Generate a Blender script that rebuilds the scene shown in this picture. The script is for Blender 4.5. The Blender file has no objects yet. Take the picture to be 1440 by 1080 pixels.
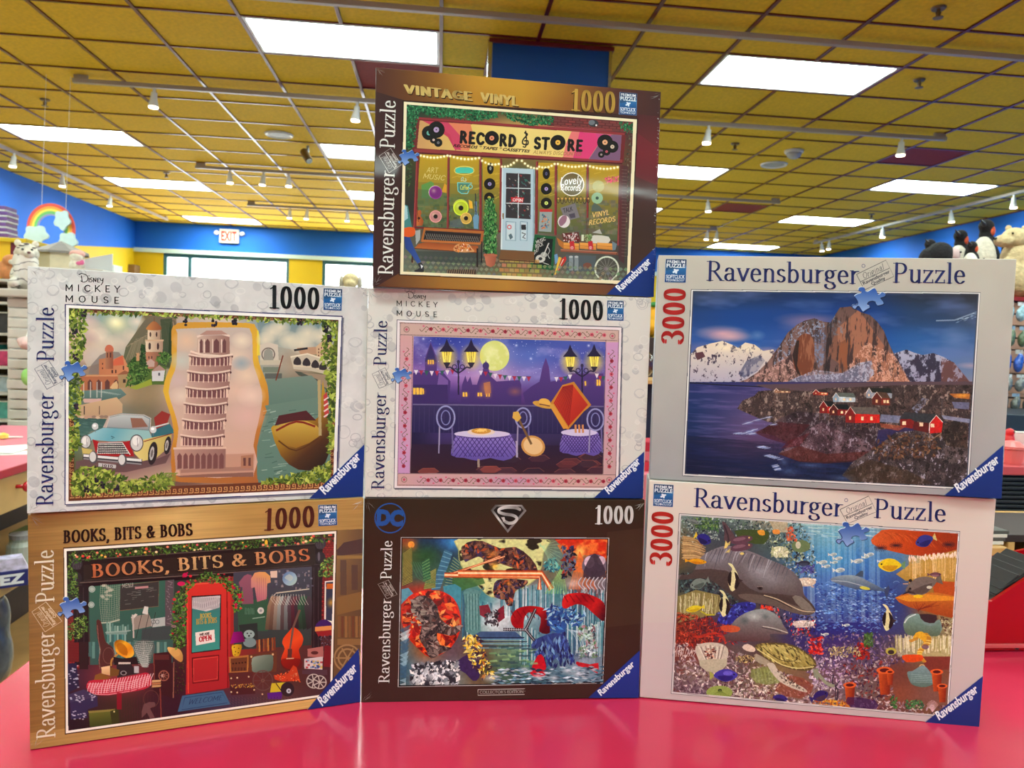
import bpy, bmesh, math, random
import numpy as np
from mathutils import Vector, Matrix

random.seed(7)
SC = bpy.context.scene
COL = SC.collection

# ------------------------------------------------------------------ camera
FPX = 1049.6                      # focal length in pixels of the 1440 x 1080 frame
PITCH, ROLL, YAW, EYE = -.0524,.0365,.0996,1.395
def camera_axes():
    cy, sy = math.cos(YAW), math.sin(YAW)
    f = Vector((sy*math.cos(PITCH), cy*math.cos(PITCH), math.sin(PITCH)))
    r = Vector((cy, -sy, 0)); u = r.cross(f)
    return math.cos(ROLL)*r + math.sin(ROLL)*u, -math.sin(ROLL)*r + math.cos(ROLL)*u, f
CR, CU, CF = camera_axes()
cam_data = bpy.data.cameras.new('camera'); cam = bpy.data.objects.new('camera', cam_data); COL.objects.link(cam)
cam.matrix_world = Matrix(((CR.x, CU.x, -CF.x, 0),(CR.y, CU.y, -CF.y, 0),(CR.z, CU.z, -CF.z, EYE),(0,0,0,1)))
cam_data.sensor_width = 36; cam_data.lens = 36*FPX/1440
cam_data.clip_start = .02; cam_data.clip_end = 200
cam_data.dof.use_dof = True; cam_data.dof.focus_distance = .97; cam_data.dof.aperture_fstop = 11
SC.camera = cam

# ------------------------------------------------------------------ world, light, exposure
world = bpy.data.worlds.new('world'); SC.world = world; world.use_nodes = True
bg = world.node_tree.nodes['Background']
bg.inputs['Color'].default_value = (.93,.97,1,1); bg.inputs['Strength'].default_value = 3.2
SC.view_settings.view_transform = 'Standard'; SC.view_settings.look = 'None'
SC.view_settings.gamma = 1; SC.view_settings.use_curve_mapping = False
SC.view_settings.exposure = 1.5
PANEL = 9.6                        # radiance of the ceiling light diffusers
SC.cycles.max_bounces = 7; SC.cycles.diffuse_bounces = 4; SC.cycles.glossy_bounces = 3
SC.cycles.transmission_bounces = 4; SC.cycles.transparent_max_bounces = 6
SC.cycles.caustics_reflective = False; SC.cycles.caustics_refractive = False
SC.cycles.sample_clamp_indirect = 4

def px_ray(x, y):
    return CF + CR*((x-720)/FPX) - CU*((y-540)/FPX)
def at(x, y, Y):                   # the point on the plane 'Y metres into the shop' seen at x, y in the photograph
    v = px_ray(x, y); return v*(Y/v.y) + Vector((0,0, EYE))
def at_z(x, y, z):
    v = px_ray(x, y); return v*((z-EYE)/v.z) + Vector((0,0, EYE))

# ------------------------------------------------------------------ helpers
def srgb(c):
    out = []
    for v in c[:3]:
        v = v/255
        out.append(v/12.92 if v <= .04045 else ((v+.055)/1.055)**2.4)
    return (*out, 1)
MATS = {}
def mat(name, rgb, rough=.6, metal=0, coat=0, noise=None, bump=0, emit=0, alpha=1, spec=.5, trans=0, scale=30, rough_coat=.1):
    """procedural principled material; noise = amount of colour variation, bump = relief"""
    if name in MATS: return MATS[name]
    m = bpy.data.materials.new(name); m.use_nodes = True; nt = m.node_tree; b = nt.nodes['Principled BSDF']
    c = srgb(rgb)
    b.inputs['Base Color'].default_value = c; b.inputs['Roughness'].default_value = rough; b.inputs['Metallic'].default_value = metal
    b.inputs['Coat Weight'].default_value = coat; b.inputs['Coat Roughness'].default_value = rough_coat
    b.inputs['Specular IOR Level'].default_value = spec; b.inputs['Alpha'].default_value = alpha
    b.inputs['Transmission Weight'].default_value = trans
    if emit: b.inputs['Emission Color'].default_value = c; b.inputs['Emission Strength'].default_value = emit
    if noise or bump:
        tc = nt.nodes.new('ShaderNodeTexCoord'); n = nt.nodes.new('ShaderNodeTexNoise'); n.inputs['Scale'].default_value = scale
        n.inputs['Detail'].default_value = 5; nt.links.new(tc.outputs['Object'], n.inputs['Vector'])
        if noise:
            r = nt.nodes.new('ShaderNodeMapRange'); r.inputs['From Min'].default_value = .3; r.inputs['From Max'].default_value = .7
            r.inputs['To Min'].default_value = 1-noise; r.inputs['To Max'].default_value = 1+noise
            mx = nt.nodes.new('ShaderNodeMix'); mx.data_type = 'RGBA'; mx.blend_type = 'MULTIPLY'; mx.inputs['Factor'].default_value = 1
            nt.links.new(n.outputs['Fac'], r.inputs['Value']); nt.links.new(r.outputs['Result'], mx.inputs['B'])
            mx.inputs['A'].default_value = c; nt.links.new(mx.outputs['Result'], b.inputs['Base Color'])
        if bump:
            bp = nt.nodes.new('ShaderNodeBump'); bp.inputs['Strength'].default_value = bump; bp.inputs['Distance'].default_value = .01
            nt.links.new(n.outputs['Fac'], bp.inputs['Height']); nt.links.new(bp.outputs['Normal'], b.inputs['Normal'])
    MATS[name] = m; return m

def obj(name, bm, m=None, parent=None, smooth=False):
    me = bpy.data.meshes.new(name)
    if isinstance(bm, bmesh.types.BMesh):
        bm.normal_update(); bm.to_mesh(me); bm.free()
    else:
        me.from_pydata([tuple(v) for v in bm[0]],[], bm[1]); me.update()
    if smooth:
        me.polygons.foreach_set('use_smooth', [True]*len(me.polygons))
    o = bpy.data.objects.new(name, me); COL.objects.link(o)
    if m: me.materials.append(m)
    if parent: o.parent = parent
    return o
def tag(o, label=None, cat=None, group=None, kind=None):
    for k, v in (('label', label),('category', cat),('group', group),('kind', kind)):
        if v: o[k] = v
    return o
def thing(name, label, cat, loc=(0,0,0), rz=0, group=None):
    o = bpy.data.objects.new(name, None); COL.objects.link(o); o.empty_display_size = .05
    o.location = loc; o.rotation_euler = (0,0, rz)
    return tag(o, label, cat, group)
def copy_tree(o, parent=None):
    c = o.copy(); COL.objects.link(c)
    if parent is not None: c.parent = parent
    for ch in list(o.children): copy_tree(ch, c)
    return c
def BM(): return bmesh.new()
def box(bm, x0, x1, y0, y1, z0, z1, bevel=0, rot=None):
    M = Matrix.Translation(((x0+x1)/2,(y0+y1)/2,(z0+z1)/2))
    if rot is not None: M = M @ rot
    r = bmesh.ops.create_cube(bm, size=1, matrix=M @ Matrix.Diagonal((abs(x1-x0), abs(y1-y0), abs(z1-z0),1)))
    if bevel:
        es = list({e for v in r['verts'] for e in v.link_edges})
        bmesh.ops.bevel(bm, geom=es, offset=bevel, segments=2, affect='EDGES', profile=.5)
    return bm
def tube(bm, a, b, r0, r1=None, seg=10, caps=True):
    a, b = Vector(a), Vector(b); d = b-a; r1 = r0 if r1 is None else r1
    q = d.to_track_quat('Z', 'Y').to_matrix().to_4x4()
    bmesh.ops.create_cone(bm, cap_ends=caps, segments=seg, radius1=r0, radius2=r1, depth=d.length, matrix=Matrix.Translation((a+b)/2) @ q)
    return bm
def ball(bm, c, r, seg=14, rot=None):
    r = (r, r, r) if not hasattr(r, '__len__') else r
    M = Matrix.Translation(c)
    if rot is not None: M = M @ rot
    bmesh.ops.create_uvsphere(bm, u_segments=seg, v_segments=max(6, seg*2//3), radius=1, matrix=M @ Matrix.Diagonal((*r, 1)))
    return bm
def lathe(bm, prof, seg=24, c=(0,0,0)):
    rings = []
    for r, z in prof:
        rings.append([bm.verts.new((c[0]+r*math.cos(2*math.pi*k/seg), c[1]+r*math.sin(2*math.pi*k/seg), c[2]+z)) for k in range(seg)])
    for a, b in zip(rings, rings[1:]):
        for k in range(seg): bm.faces.new((a[k], a[(k+1) % seg], b[(k+1) % seg], b[k]))
    bm.faces.new(rings[0][::-1]); bm.faces.new(rings[-1]); return bm
def prism(bm, pts, d, axis='y', off=0):
    """an outline in the xz plane (axis y) or xy plane (axis z) given thickness d"""
    f = (lambda p, t: (p[0], t, p[1])) if axis == 'y' else (lambda p, t: (p[0], p[1], t))
    a = [bm.verts.new(f(p, off)) for p in pts]; b = [bm.verts.new(f(p, off+d)) for p in pts]
    bm.faces.new(a); bm.faces.new(b[::-1])
    for k in range(len(pts)):
        j = (k+1) % len(pts); bm.faces.new((a[j], a[k], b[k], b[j]))
    bmesh.ops.recalc_face_normals(bm, faces=bm.faces); return bm
def blob(name, balls, m, parent=None, voxel=.006, sub=0):
    """one continuous soft body grown from overlapping ellipsoids (voxel remesh + smoothing)"""
    bm = BM()
    for bl in balls: ball(bm, bl[0], bl[1],16, bl[2] if len(bl) > 2 else None)
    o = obj(name, bm, m, parent)
    r = o.modifiers.new('remesh', 'REMESH'); r.mode = 'VOXEL'; r.voxel_size = voxel; r.use_smooth_shade = True
    s = o.modifiers.new('smooth', 'SMOOTH'); s.factor = .7; s.iterations = 5
    return o
# ------------------------------------------------------------------ lettering: strokes drawn with a broad pen
def arc(cx, cy, rx, ry, a0, a1, n=9):
    return [(cx+rx*math.cos(math.radians(a0+(a1-a0)*k/(n-1))), cy+ry*math.sin(math.radians(a0+(a1-a0)*k/(n-1)))) for k in range(n)]
def SF(x, y, w=.13): return ('s', [(x-w, y),(x+w, y)])
# glyph = advance, strokes; a stroke is a list of points, or ('s', points) for a thin serif (left out of sans styles)
GL = {
 'R': (.74,[[(.15,0),(.15,1)],[(.15,.98),(.32,.98)]+arc(.32,.74,.2,.24,90,-90)+[(.15,.5)],[(.34,.48),(.64,.03)], SF(.15,.02), SF(.1,.98,.09), SF(.67,.02,.09)]),
 'P': (.66,[[(.15,0),(.15,1)],[(.15,.98),(.34,.98)]+arc(.34,.72,.2,.26,90,-90)+[(.15,.46)], SF(.15,.02), SF(.1,.98,.09)]),
 'B': (.70,[[(.15,0),(.15,1)],[(.15,.98),(.32,.98)]+arc(.32,.76,.17,.22,90,-90)+[(.15,.54)],[(.3,.54)]+arc(.34,.28,.21,.26,90,-90)+[(.15,.02)], SF(.1,.02,.09), SF(.1,.98,.09)]),
 'D': (.78,[[(.15,0),(.15,1)],[(.15,.98),(.28,.98)]+arc(.3,.5,.34,.48,90,-90,13)+[(.15,.02)], SF(.1,.02,.09), SF(.1,.98,.09)]),
 'O': (.84,[arc(.42,.5,.31,.48,90,450,25)]),
 'C': (.74,[arc(.44,.5,.32,.48,40,320,19),('s', [(.68,.98),(.68,.72)])]),
 'G': (.8,[arc(.44,.5,.32,.48,45,350,19),[(.7,.42),(.48,.42)],[(.7,.42),(.7,.05)]]),
 'K': (.76,[[(.15,0),(.15,1)],[(.17,.42),(.6,.98)],[(.28,.56),(.66,.03)], SF(.15,.02), SF(.15,.98), SF(.6,.98,.1), SF(.68,.02,.1)]),
 'S': (.64,[arc(.32,.74,.2,.24,30,240,12)+arc(.32,.26,.22,.24,65,-150,13)[1:],('s', [(.52,.97),(.5,.72)]),('s', [(.1,.3),(.08,.03)])]),
 'I': (.34,[[(.17,0),(.17,1)], SF(.17,.02), SF(.17,.98)]),
 'T': (.68,[[(.34,0),(.34,1)],[(.06,.98),(.62,.98)], SF(.34,.02),('s', [(.05,.98),(.05,.76)]),('s', [(.63,.98),(.63,.76)])]),
 'E': (.62,[[(.15,0),(.15,1)],[(.15,.98),(.52,.98)],[(.15,.5),(.45,.5)],[(.15,.02),(.54,.02)]]),
 'L': (.58,[[(.15,0),(.15,1)],[(.15,.02),(.52,.02)], SF(.15,.98)]),
 'A': (.78,[[(.08,0),(.39,1)],[(.39,1),(.7,0)],[(.19,.34),(.59,.34)]]),
 'V': (.76,[[(.08,1),(.38,.02)],[(.38,.02),(.68,1)], SF(.08,.98), SF(.68,.98)]),
 'Y': (.72,[[(.07,1),(.36,.48)],[(.36,.48),(.65,1)],[(.36,.48),(.36,0)]]),
 'N': (.8,[[(.14,0),(.14,1)],[(.14,1),(.65,0)],[(.65,0),(.65,1)]]),
 'M': (.92,[[(.13,0),(.13,1)],[(.13,1),(.46,.25)],[(.46,.25),(.79,1)],[(.79,1),(.79,0)]]),
 'U': (.78,[[(.14,1),(.14,.35)]+arc(.39,.33,.25,.32,180,360,11)+[(.64,.35),(.64,1)]]),
 'W': (1.04,[[(.07,1),(.28,.02)],[(.28,.02),(.52,.8)],[(.52,.8),(.76,.02)],[(.76,.02),(.97,1)]]),
 'X': (.72,[[(.08,0),(.64,1)],[(.08,1),(.64,0)]]),
 '&': (.84,[[(.74,.06),(.62,.04),(.2,.7)]+arc(.36,.78,.16,.19,200,-20,10)+[(.44,.6),(.2,.44)]+arc(.3,.25,.2,.24,130,290,9)+[(.5,.1),(.66,.42)],('s', [(.56,.46),(.78,.46)])]),
 ',': (.3,[[(.15,.06),(.16,-.02),(.08,-.2)]]),
 "'": (.25,[[(.12,1),(.1,.8)]]),
 '0': (.6,[arc(.3,.5,.18,.47,90,450,25)]),
 '1': (.5,[[(.28,0),(.28,1)],('s', [(.1,.86),(.28,.97)]), SF(.28,.02,.19)]),
 '3': (.62,[arc(.28,.75,.2,.23,150,-80,11), arc(.28,.27,.23,.26,80,-150,12),[(.1,.8),(.11,.78)],[(.08,.2),(.1,.22)]]),
 'a': (.56,[[(.1,.5),(.13,.6)]+arc(.24,.5,.15,.17,120,0,6)+[(.39,.1),(.44,.02),(.52,.05)], arc(.23,.2,.15,.18,80,280,11)+[(.38,.12)],[(.39,.4),(.22,.36)]]),
 'v': (.56,[[(.07,.66),(.28,.02)],[(.28,.02),(.49,.66)], SF(.08,.66,.08), SF(.49,.66,.07)]),
 'e': (.54,[[(.1,.37),(.44,.37)]+arc(.27,.38,.175,.28,0,180,9)+arc(.29,.32,.2,.31,180,320,9)]),
 'n': (.6,[[(.14,0),(.14,.66)],[(.16,.5)]+arc(.3,.48,.16,.19,150,0,8)+[(.46,0)], SF(.14,.02,.1), SF(.1,.66,.06), SF(.46,.02,.1)]),
 's': (.44,[arc(.22,.5,.13,.155,30,245,10)+arc(.21,.18,.15,.165,60,-150,11)[1:]]),
 'b': (.6,[[(.14,0),(.14,1.04)], arc(.3,.33,.19,.33,140,-140,15), SF(.09,1.04,.06)]),
 'u': (.6,[[(.14,.66),(.14,.2)]+arc(.28,.2,.14,.18,180,310,7)+[(.45,.16)],[(.46,.66),(.46,.0)], SF(.09,.66,.06), SF(.42,.66,.05), SF(.52,.02,.06)]),
 'r': (.42,[[(.14,0),(.14,.66)],[(.16,.48),(.24,.62),(.38,.63)], SF(.14,.02,.11), SF(.1,.66,.06)]),
 'g': (.56,[arc(.25,.46,.155,.2,0,360,15),[(.36,.62),(.52,.66)],[(.14,.3),(.1,.16),(.2,.08),(.4,.04)]+arc(.27,-.13,.2,.15,50,-210,12)]),
 'z': (.5,[[(.08,.63),(.42,.63)],[(.4,.62),(.08,.04)],[(.08,.03),(.43,.03)],('s', [(.08,.66),(.07,.5)]),('s', [(.44,.18),(.44,.02)])]),
 'l': (.32,[[(.16,0),(.16,1.04)], SF(.16,.02,.1), SF(.11,1.04,.06)]),
 'i': (.3,[[(.15,0),(.15,.62)],[(.15,.84),(.15,.86)]]),
 'y': (.54,[[(.08,.64),(.27,.04)],[(.46,.64),(.2,-.22),(.08,-.26)]]),
 'o': (.56,[arc(.28,.32,.19,.31,90,450,17)]),
 'c': (.5,[arc(.28,.32,.19,.31,45,315,12)]),
 'd': (.58,[[(.44,0),(.44,1.02)], arc(.27,.32,.18,.31,40,320,13)]),
 't': (.4,[[(.18,.9),(.18,.12),(.32,.02)],[(.05,.64),(.34,.64)]]),
 'f': (.4,[[(.16,0),(.16,.85)]+arc(.28,.86,.12,.15,180,60,5),[(.04,.62),(.32,.62)]]),
 'h': (.58,[[(.13,0),(.13,1.02)],[(.15,.5)]+arc(.29,.48,.15,.17,150,0,7)+[(.44,0)]]),
 'm': (.86,[[(.12,0),(.12,.64)],[(.14,.5)]+arc(.27,.48,.14,.16,150,0,6)+[(.41,0)],[(.43,.5)]+arc(.56,.48,.14,.16,150,0,6)+[(.7,0)]]),
 '.': (.28,[[(.14,.03),(.14,.05)]]),
 '*': (.4,[[(.2,.42),(.2,.44)]]),
 ' ': (.36,[]),
}
def hull(pts):
    pts = sorted(set((round(x, 6), round(y, 6)) for x, y in pts))
    def half(ps):
        o = []
        for p in ps:
            while len(o) > 1 and (o[-1][0]-o[-2][0])*(p[1]-o[-2][1]) - (o[-1][1]-o[-2][1])*(p[0]-o[-2][0]) <= 0: o.pop()
            o.append(p)
        return o[:-1]
    return half(pts)+half(pts[::-1])
def pen_polys(stroke, pw, ph, K=10):
    nib = [(pw/2*math.cos(2*math.pi*k/K+.3), ph/2*math.sin(2*math.pi*k/K+.3)) for k in range(K)]
    if len(stroke) == 1: stroke = stroke*2
    return [hull([(x+u, y+v) for x, y in (a, b) for u, v in nib]) for a, b in zip(stroke, stroke[1:])]
def stroke_text(s, pw=.12, ph=.045, serif=.035, track=0, wx=1, slant=0):
    """polygons of a line of text, cap height 1, and its width"""
    x = 0; out = []
    for ch in s:
        adv, strokes = GL[ch]
        for st in strokes:
            thin = isinstance(st, tuple)
            if thin and not serif: continue
            pts = [(x+px*wx+slant*py, py) for px, py in (st[1] if thin else st)]
            out += pen_polys(pts, serif*1.3 if thin else pw, serif if thin else ph)
        x += adv*wx+track
    return out, x-track
def warp(polys, w, p0, p1, q0, q1=None):
    """lay text polygons on the quad: baseline p0 to p1, cap line from q0 (to q1)"""
    q1 = q1 or (q0[0]+p1[0]-p0[0], q0[1]+p1[1]-p0[1]); out = []
    for P in polys:
        o = []
        for x, y in P:
            t = x/w
            bx, by = p0[0]+t*(p1[0]-p0[0]), p0[1]+t*(p1[1]-p0[1])
            tx, ty = q0[0]+t*(q1[0]-q0[0]), q0[1]+t*(q1[1]-q0[1])
            o.append((bx+y*(tx-bx), by+y*(ty-by)))
        out.append(o)
    return out
def sans_text(s, bold=0, slant=0, track=1):
    """outline of a line of text in the built-in sans face as triangles, cap height 1, and its width"""
    cu = bpy.data.curves.new('t', 'FONT'); cu.body = s; cu.size = 1; cu.offset = bold; cu.shear = slant; cu.space_character = track; cu.resolution_u = 3
    o = bpy.data.objects.new('t', cu); COL.objects.link(o)
    dg = bpy.context.evaluated_depsgraph_get(); dg.update(); me = o.evaluated_get(dg).to_mesh()
    v = [(p.co.x, p.co.y) for p in me.vertices]; polys = [[v[i] for i in p.vertices] for p in me.polygons]
    o.evaluated_get(dg).to_mesh_clear(); bpy.data.objects.remove(o); bpy.data.curves.remove(cu)
    if not v: return [],1
    x0 = min(p[0] for p in v); x1 = max(p[0] for p in v); k = 1/.70
    return [[((x-x0)*k, y*k) for x, y in P] for P in polys],(x1-x0)*k
# ------------------------------------------------------------------ a small painter for the printed pictures on the boxes
def homography(src, dst):
    A, b = [],[]
    for (x, y),(u, v) in zip(src, dst):
        A.append([x, y, 1,0,0,0,-u*x, -u*y]); b.append(u)
        A.append([0,0,0, x, y, 1,-v*x, -v*y]); b.append(v)
    h = np.linalg.solve(np.array(A, float), np.array(b, float)); return np.append(h, 1).reshape(3,3)
def resize(a, H, W):
    h, w = a.shape[:2]; y = np.linspace(0, h-1.001, H); x = np.linspace(0, w-1.001, W)
    iy, ix = y.astype(int), x.astype(int); fy, fx = (y-iy),(x-ix)
    fy, fx = fy*fy*(3-2*fy), fx*fx*(3-2*fx)
    fy, fx = fy.reshape(-1,1), fx.reshape(1,-1)
    if a.ndim == 3: fy, fx = fy[..., None], fx[..., None]
    return (a[iy][:, ix]*(1-fy)*(1-fx)+a[iy+1][:, ix]*fy*(1-fx)+a[iy][:, ix+1]*(1-fy)*fx+a[iy+1][:, ix+1]*fy*fx)
NR = np.random.default_rng(5)
def fbm(H, W, cx, cy=None, octs=4, gain=.55):
    cy = cy or cx; out = 0; amp = 1; tot = 0
    for o in range(octs):
        gh, gw = max(2, int(H/cy*2**o)+2), max(2, int(W/cx*2**o)+2)
        if gh > H or gw > W: break
        out = out+amp*resize(NR.random((gh, gw)), H, W); tot += amp; amp *= gain
    return out/tot
def smooth(pts, n=5, closed=True):
    N = len(pts); out = []
    for i in range(N if closed else N-1):
        g = (lambda k: pts[(i+k) % N]) if closed else (lambda k: pts[min(max(i+k, 0), N-1)])
        p0, p1, p2, p3 = g(-1), g(0), g(1), g(2)
        for k in range(n):
            t = k/n
            out.append(tuple(.5*(2*p1[d]+(p2[d]-p0[d])*t+(2*p0[d]-5*p1[d]+4*p2[d]-p3[d])*t*t+(3*p1[d]-p0[d]-3*p2[d]+p3[d])*t**3) for d in (0,1)))
    if not closed: out.append(pts[-1])
    return out
class Canvas:
    S = 3                                             # canvas pixels per millimetre of print
    def __init__(s, wmm, hmm, quad):
        s.wmm, s.hmm = wmm, hmm; s.W, s.H = int(wmm*s.S), int(hmm*s.S)
        s.im = np.zeros((s.H, s.W, 3), np.float32)
        s.M = homography(quad, [(0,0),(s.W, 0),(s.W, s.H),(0, s.H)]); s.view(0,0,1); s.clip = None
    def view(s, x0, y0, k): s.v = (x0, y0, k); return s
    def T(s, pts):
        p = np.array([(s.v[0]+x/s.v[2], s.v[1]+y/s.v[2],1) for x, y in pts]) @ s.M.T
        return p[:, :2]/p[:, 2:]
    def mm(s, pts):                                   # digitised points -> millimetres on the box front, origin bottom centre
        p = s.T(pts)/s.S; return [(x-s.wmm/2, s.hmm-y) for x, y in p]
    def raster(s, P):
        x0, y0 = np.floor(P.min(0)).astype(int); x1, y1 = np.ceil(P.max(0)).astype(int)+1
        x0, y0, x1, y1 = max(x0,0), max(y0,0), min(x1, s.W), min(y1, s.H)
        if x1 <= x0 or y1 <= y0: return None
        X = np.arange(x0, x1)+.5; acc = 0; n = 2 if (x1-x0)*(y1-y0) < 60000 else 1
        for sub in range(n):
            Y = np.arange(y0, y1)+(sub+.5)/n; m = np.zeros((y1-y0, x1-x0), bool)
            for i in range(len(P)):
                ax, ay = P[i-1]; bx, by = P[i]
                if ay == by: continue
                c = (ay > Y) != (by > Y)
                if not c.any(): continue
                xi = ax+(Y-ay)*(bx-ax)/(by-ay)
                m ^= c[:, None] & (X[None, :] < xi[:, None])
            acc = acc+m
        return x0, y0, x1, y1, acc.astype(np.float32)/n
    def color(s, col, r):
        x0, y0, x1, y1 = r[:4]
        if isinstance(col, np.ndarray): return col[y0:y1, x0:x1]
        if isinstance(col[0], str):
            k, a, b = col[0], col[1], col[2]
            if k == 'v': t = np.linspace(0,1, y1-y0)[:, None, None]*np.ones((1, x1-x0,1))
            elif k == 'h': t = np.linspace(0,1, x1-x0)[None, :, None]*np.ones((y1-y0,1,1))
            else:                                      # 'l': p, q, stops
                (px, py),(qx, qy) = s.T([a, b]); X, Y = np.meshgrid(np.arange(x0, x1), np.arange(y0, y1))
                t = np.clip(((X-px)*(qx-px)+(Y-py)*(qy-py))/((qx-px)**2+(qy-py)**2),0,1)[..., None]
                st = np.array(col[3], float); f = t[..., 0]*(len(st)-1)
                return np.stack([np.interp(f, np.arange(len(st)), st[:, c]) for c in range(3)],-1)
            return np.array(a, float)*(1-t)+np.array(b, float)*t
        return np.array(col, float)[None, None, :]
    def put(s, r, col, a=1.0):
        if r is None: return
        x0, y0, x1, y1, m = r; m = m*a
        if s.clip is not None: m = m*s.clip[y0:y1, x0:x1]
        d = s.im[y0:y1, x0:x1]; d += (s.color(col, r)-d)*m[..., None]
    def poly(s, pts, col, a=1.0, sm=0, tex=None):
        if sm: pts = smooth(pts, sm)
        r = s.raster(s.T(pts))
        if r is None: return
        if tex is not None: r = (*r[:4], r[4]*tex[r[1]:r[3], r[0]:r[2]])
        s.put(r, col, a)
    def set_clip(s, pts=None):
        s.clip = None
        if pts is None: return
        r = s.raster(s.T(pts)); m = np.zeros((s.H, s.W), np.float32); m[r[1]:r[3], r[0]:r[2]] = r[4]; s.clip = m
    def rect(s, x0, y0, x1, y1, col, a=1.0): s.poly([(x0, y0),(x1, y0),(x1, y1),(x0, y1)], col, a)
    def ell(s, cx, cy, rx, ry=None, col=(0,0,0), a=1.0, rot=0, n=22):
        ry = rx if ry is None else ry; c, q = math.cos(math.radians(rot)), math.sin(math.radians(rot))
        s.poly([(cx+rx*math.cos(t)*c-ry*math.sin(t)*q, cy+rx*math.cos(t)*q+ry*math.sin(t)*c) for t in (2*math.pi*k/n for k in range(n))], col, a)
    def ring(s, cx, cy, r, w, col, a=1.0, ry=None):
        s.line([(cx+r*math.cos(t), cy+(ry or r)*math.sin(t)) for t in (2*math.pi*k/26 for k in range(27))], w, col, a)
    def line(s, pts, w, col, a=1.0, w1=None, sm=0):
        if sm: pts = smooth(pts, sm, False)
        w1 = w if w1 is None else w1; L, R = [],[]; n = len(pts)
        for i, (x, y) in enumerate(pts):
            ax, ay = pts[max(i-1,0)]; bx, by = pts[min(i+1, n-1)]; dx, dy = bx-ax, by-ay; l = math.hypot(dx, dy) or 1
            h = (w+(w1-w)*i/max(n-1,1))/2; L.append((x-dy/l*h, y+dx/l*h)); R.append((x+dy/l*h, y-dx/l*h))
        for i in range(n-1): s.poly([L[i], L[i+1], R[i+1], R[i]], col, a)
    def glow(s, cx, cy, rx, ry, col, a=1.0, p=1.5):
        P = s.T([(cx, cy),(cx+rx, cy),(cx, cy+ry)]); r1, r2 = math.dist(P[0], P[1]), math.dist(P[0], P[2])
        x0, x1 = max(int(P[0][0]-r1),0), min(int(P[0][0]+r1)+1, s.W); y0, y1 = max(int(P[0][1]-r2),0), min(int(P[0][1]+r2)+1, s.H)
        if x1 <= x0 or y1 <= y0: return
        X, Y = np.meshgrid(np.arange(x0, x1), np.arange(y0, y1))
        d = np.clip(1-np.sqrt(((X-P[0][0])/r1)**2+((Y-P[0][1])/r2)**2),0,1)**p
        s.put((x0, y0, x1, y1, d.astype(np.float32)), col, a)
    def text(s, T, p0, p1, q0, q1=None, col=(0,0,0), a=1.0):
        for P in warp(T[0], T[1], p0, p1, q0, q1): s.poly(P, col, a)
    def scatter(s, pts, n, size, cols, a=1.0, asp=.45, ang=(0,180), dens=None):
        """leaves, petals, chips: small lens shapes strewn inside an outline"""
        xs = [p[0] for p in pts]; ys = [p[1] for p in pts]; x0, x1, y0, y1 = min(xs), max(xs), min(ys), max(ys)
        for _ in range(n):
            for t in range(6):
                x, y = random.uniform(x0, x1), random.uniform(y0, y1); c = False
                for i in range(len(pts)):
                    ax, ay = pts[i-1]; bx, by = pts[i]
                    if (ay > y) != (by > y) and x < ax+(y-ay)*(bx-ax)/(by-ay): c = not c
                if c: break
            else: continue
            z = size*random.uniform(.6,1.35); g = math.radians(random.uniform(*ang)); u, v = math.cos(g)*z, math.sin(g)*z
            c = random.choice(cols); k = random.uniform(.8,1.18); c = tuple(min(255, q*k) for q in c)
            s.poly([(x-u, y-v),(x-v*asp, y+u*asp),(x+u, y+v),(x+v*asp, y-u*asp)], c, a)
    def grid(s, x0, y0, x1, y1, rows):
        """soft under-painting: rows of colours blended over a rectangle"""
        g = resize(np.array(rows, float),160,160); P = s.T([(x0, y0),(x1, y0),(x1, y1),(x0, y1)])
        r = s.raster(P)
        if r is None: return
        Hi = homography([tuple(p) for p in P],[(0,0),(159,0),(159,159),(0,159)])
        X, Y = np.meshgrid(np.arange(r[0], r[2])+.5, np.arange(r[1], r[3])+.5)
        w = Hi[2,0]*X+Hi[2,1]*Y+Hi[2,2]; u = (Hi[0,0]*X+Hi[0,1]*Y+Hi[0,2])/w; v = (Hi[1,0]*X+Hi[1,1]*Y+Hi[1,2])/w
        s.put(r, s._full(g[np.clip(v, 0,159).astype(int), np.clip(u, 0,159).astype(int)], r))
    def _full(s, sub, r):
        f = np.zeros((s.H, s.W, 3), np.float32); f[r[1]:r[3], r[0]:r[2]] = sub; return f
    def grain(s, amp=.1, cx=8, cy=None, pts=None, octs=3):
        n = 1+(fbm(s.H, s.W, cx, cy, octs)-.5)*2*amp
        if pts is not None:
            r = s.raster(s.T(pts)); m = np.zeros((s.H, s.W)); m[r[1]:r[3], r[0]:r[2]] = r[4]; n = 1+(n-1)*m
        s.im *= n[..., None]
    def image(s, name):
        im = bpy.data.images.new(name, s.W, s.H); a = np.ones((s.H, s.W, 4), np.float32)
        a[..., :3] = np.clip((s.im-9)*1.05,0,255)[::-1]/255; im.pixels.foreach_set(a.ravel()); im.update(); im.pack(); return im
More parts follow.
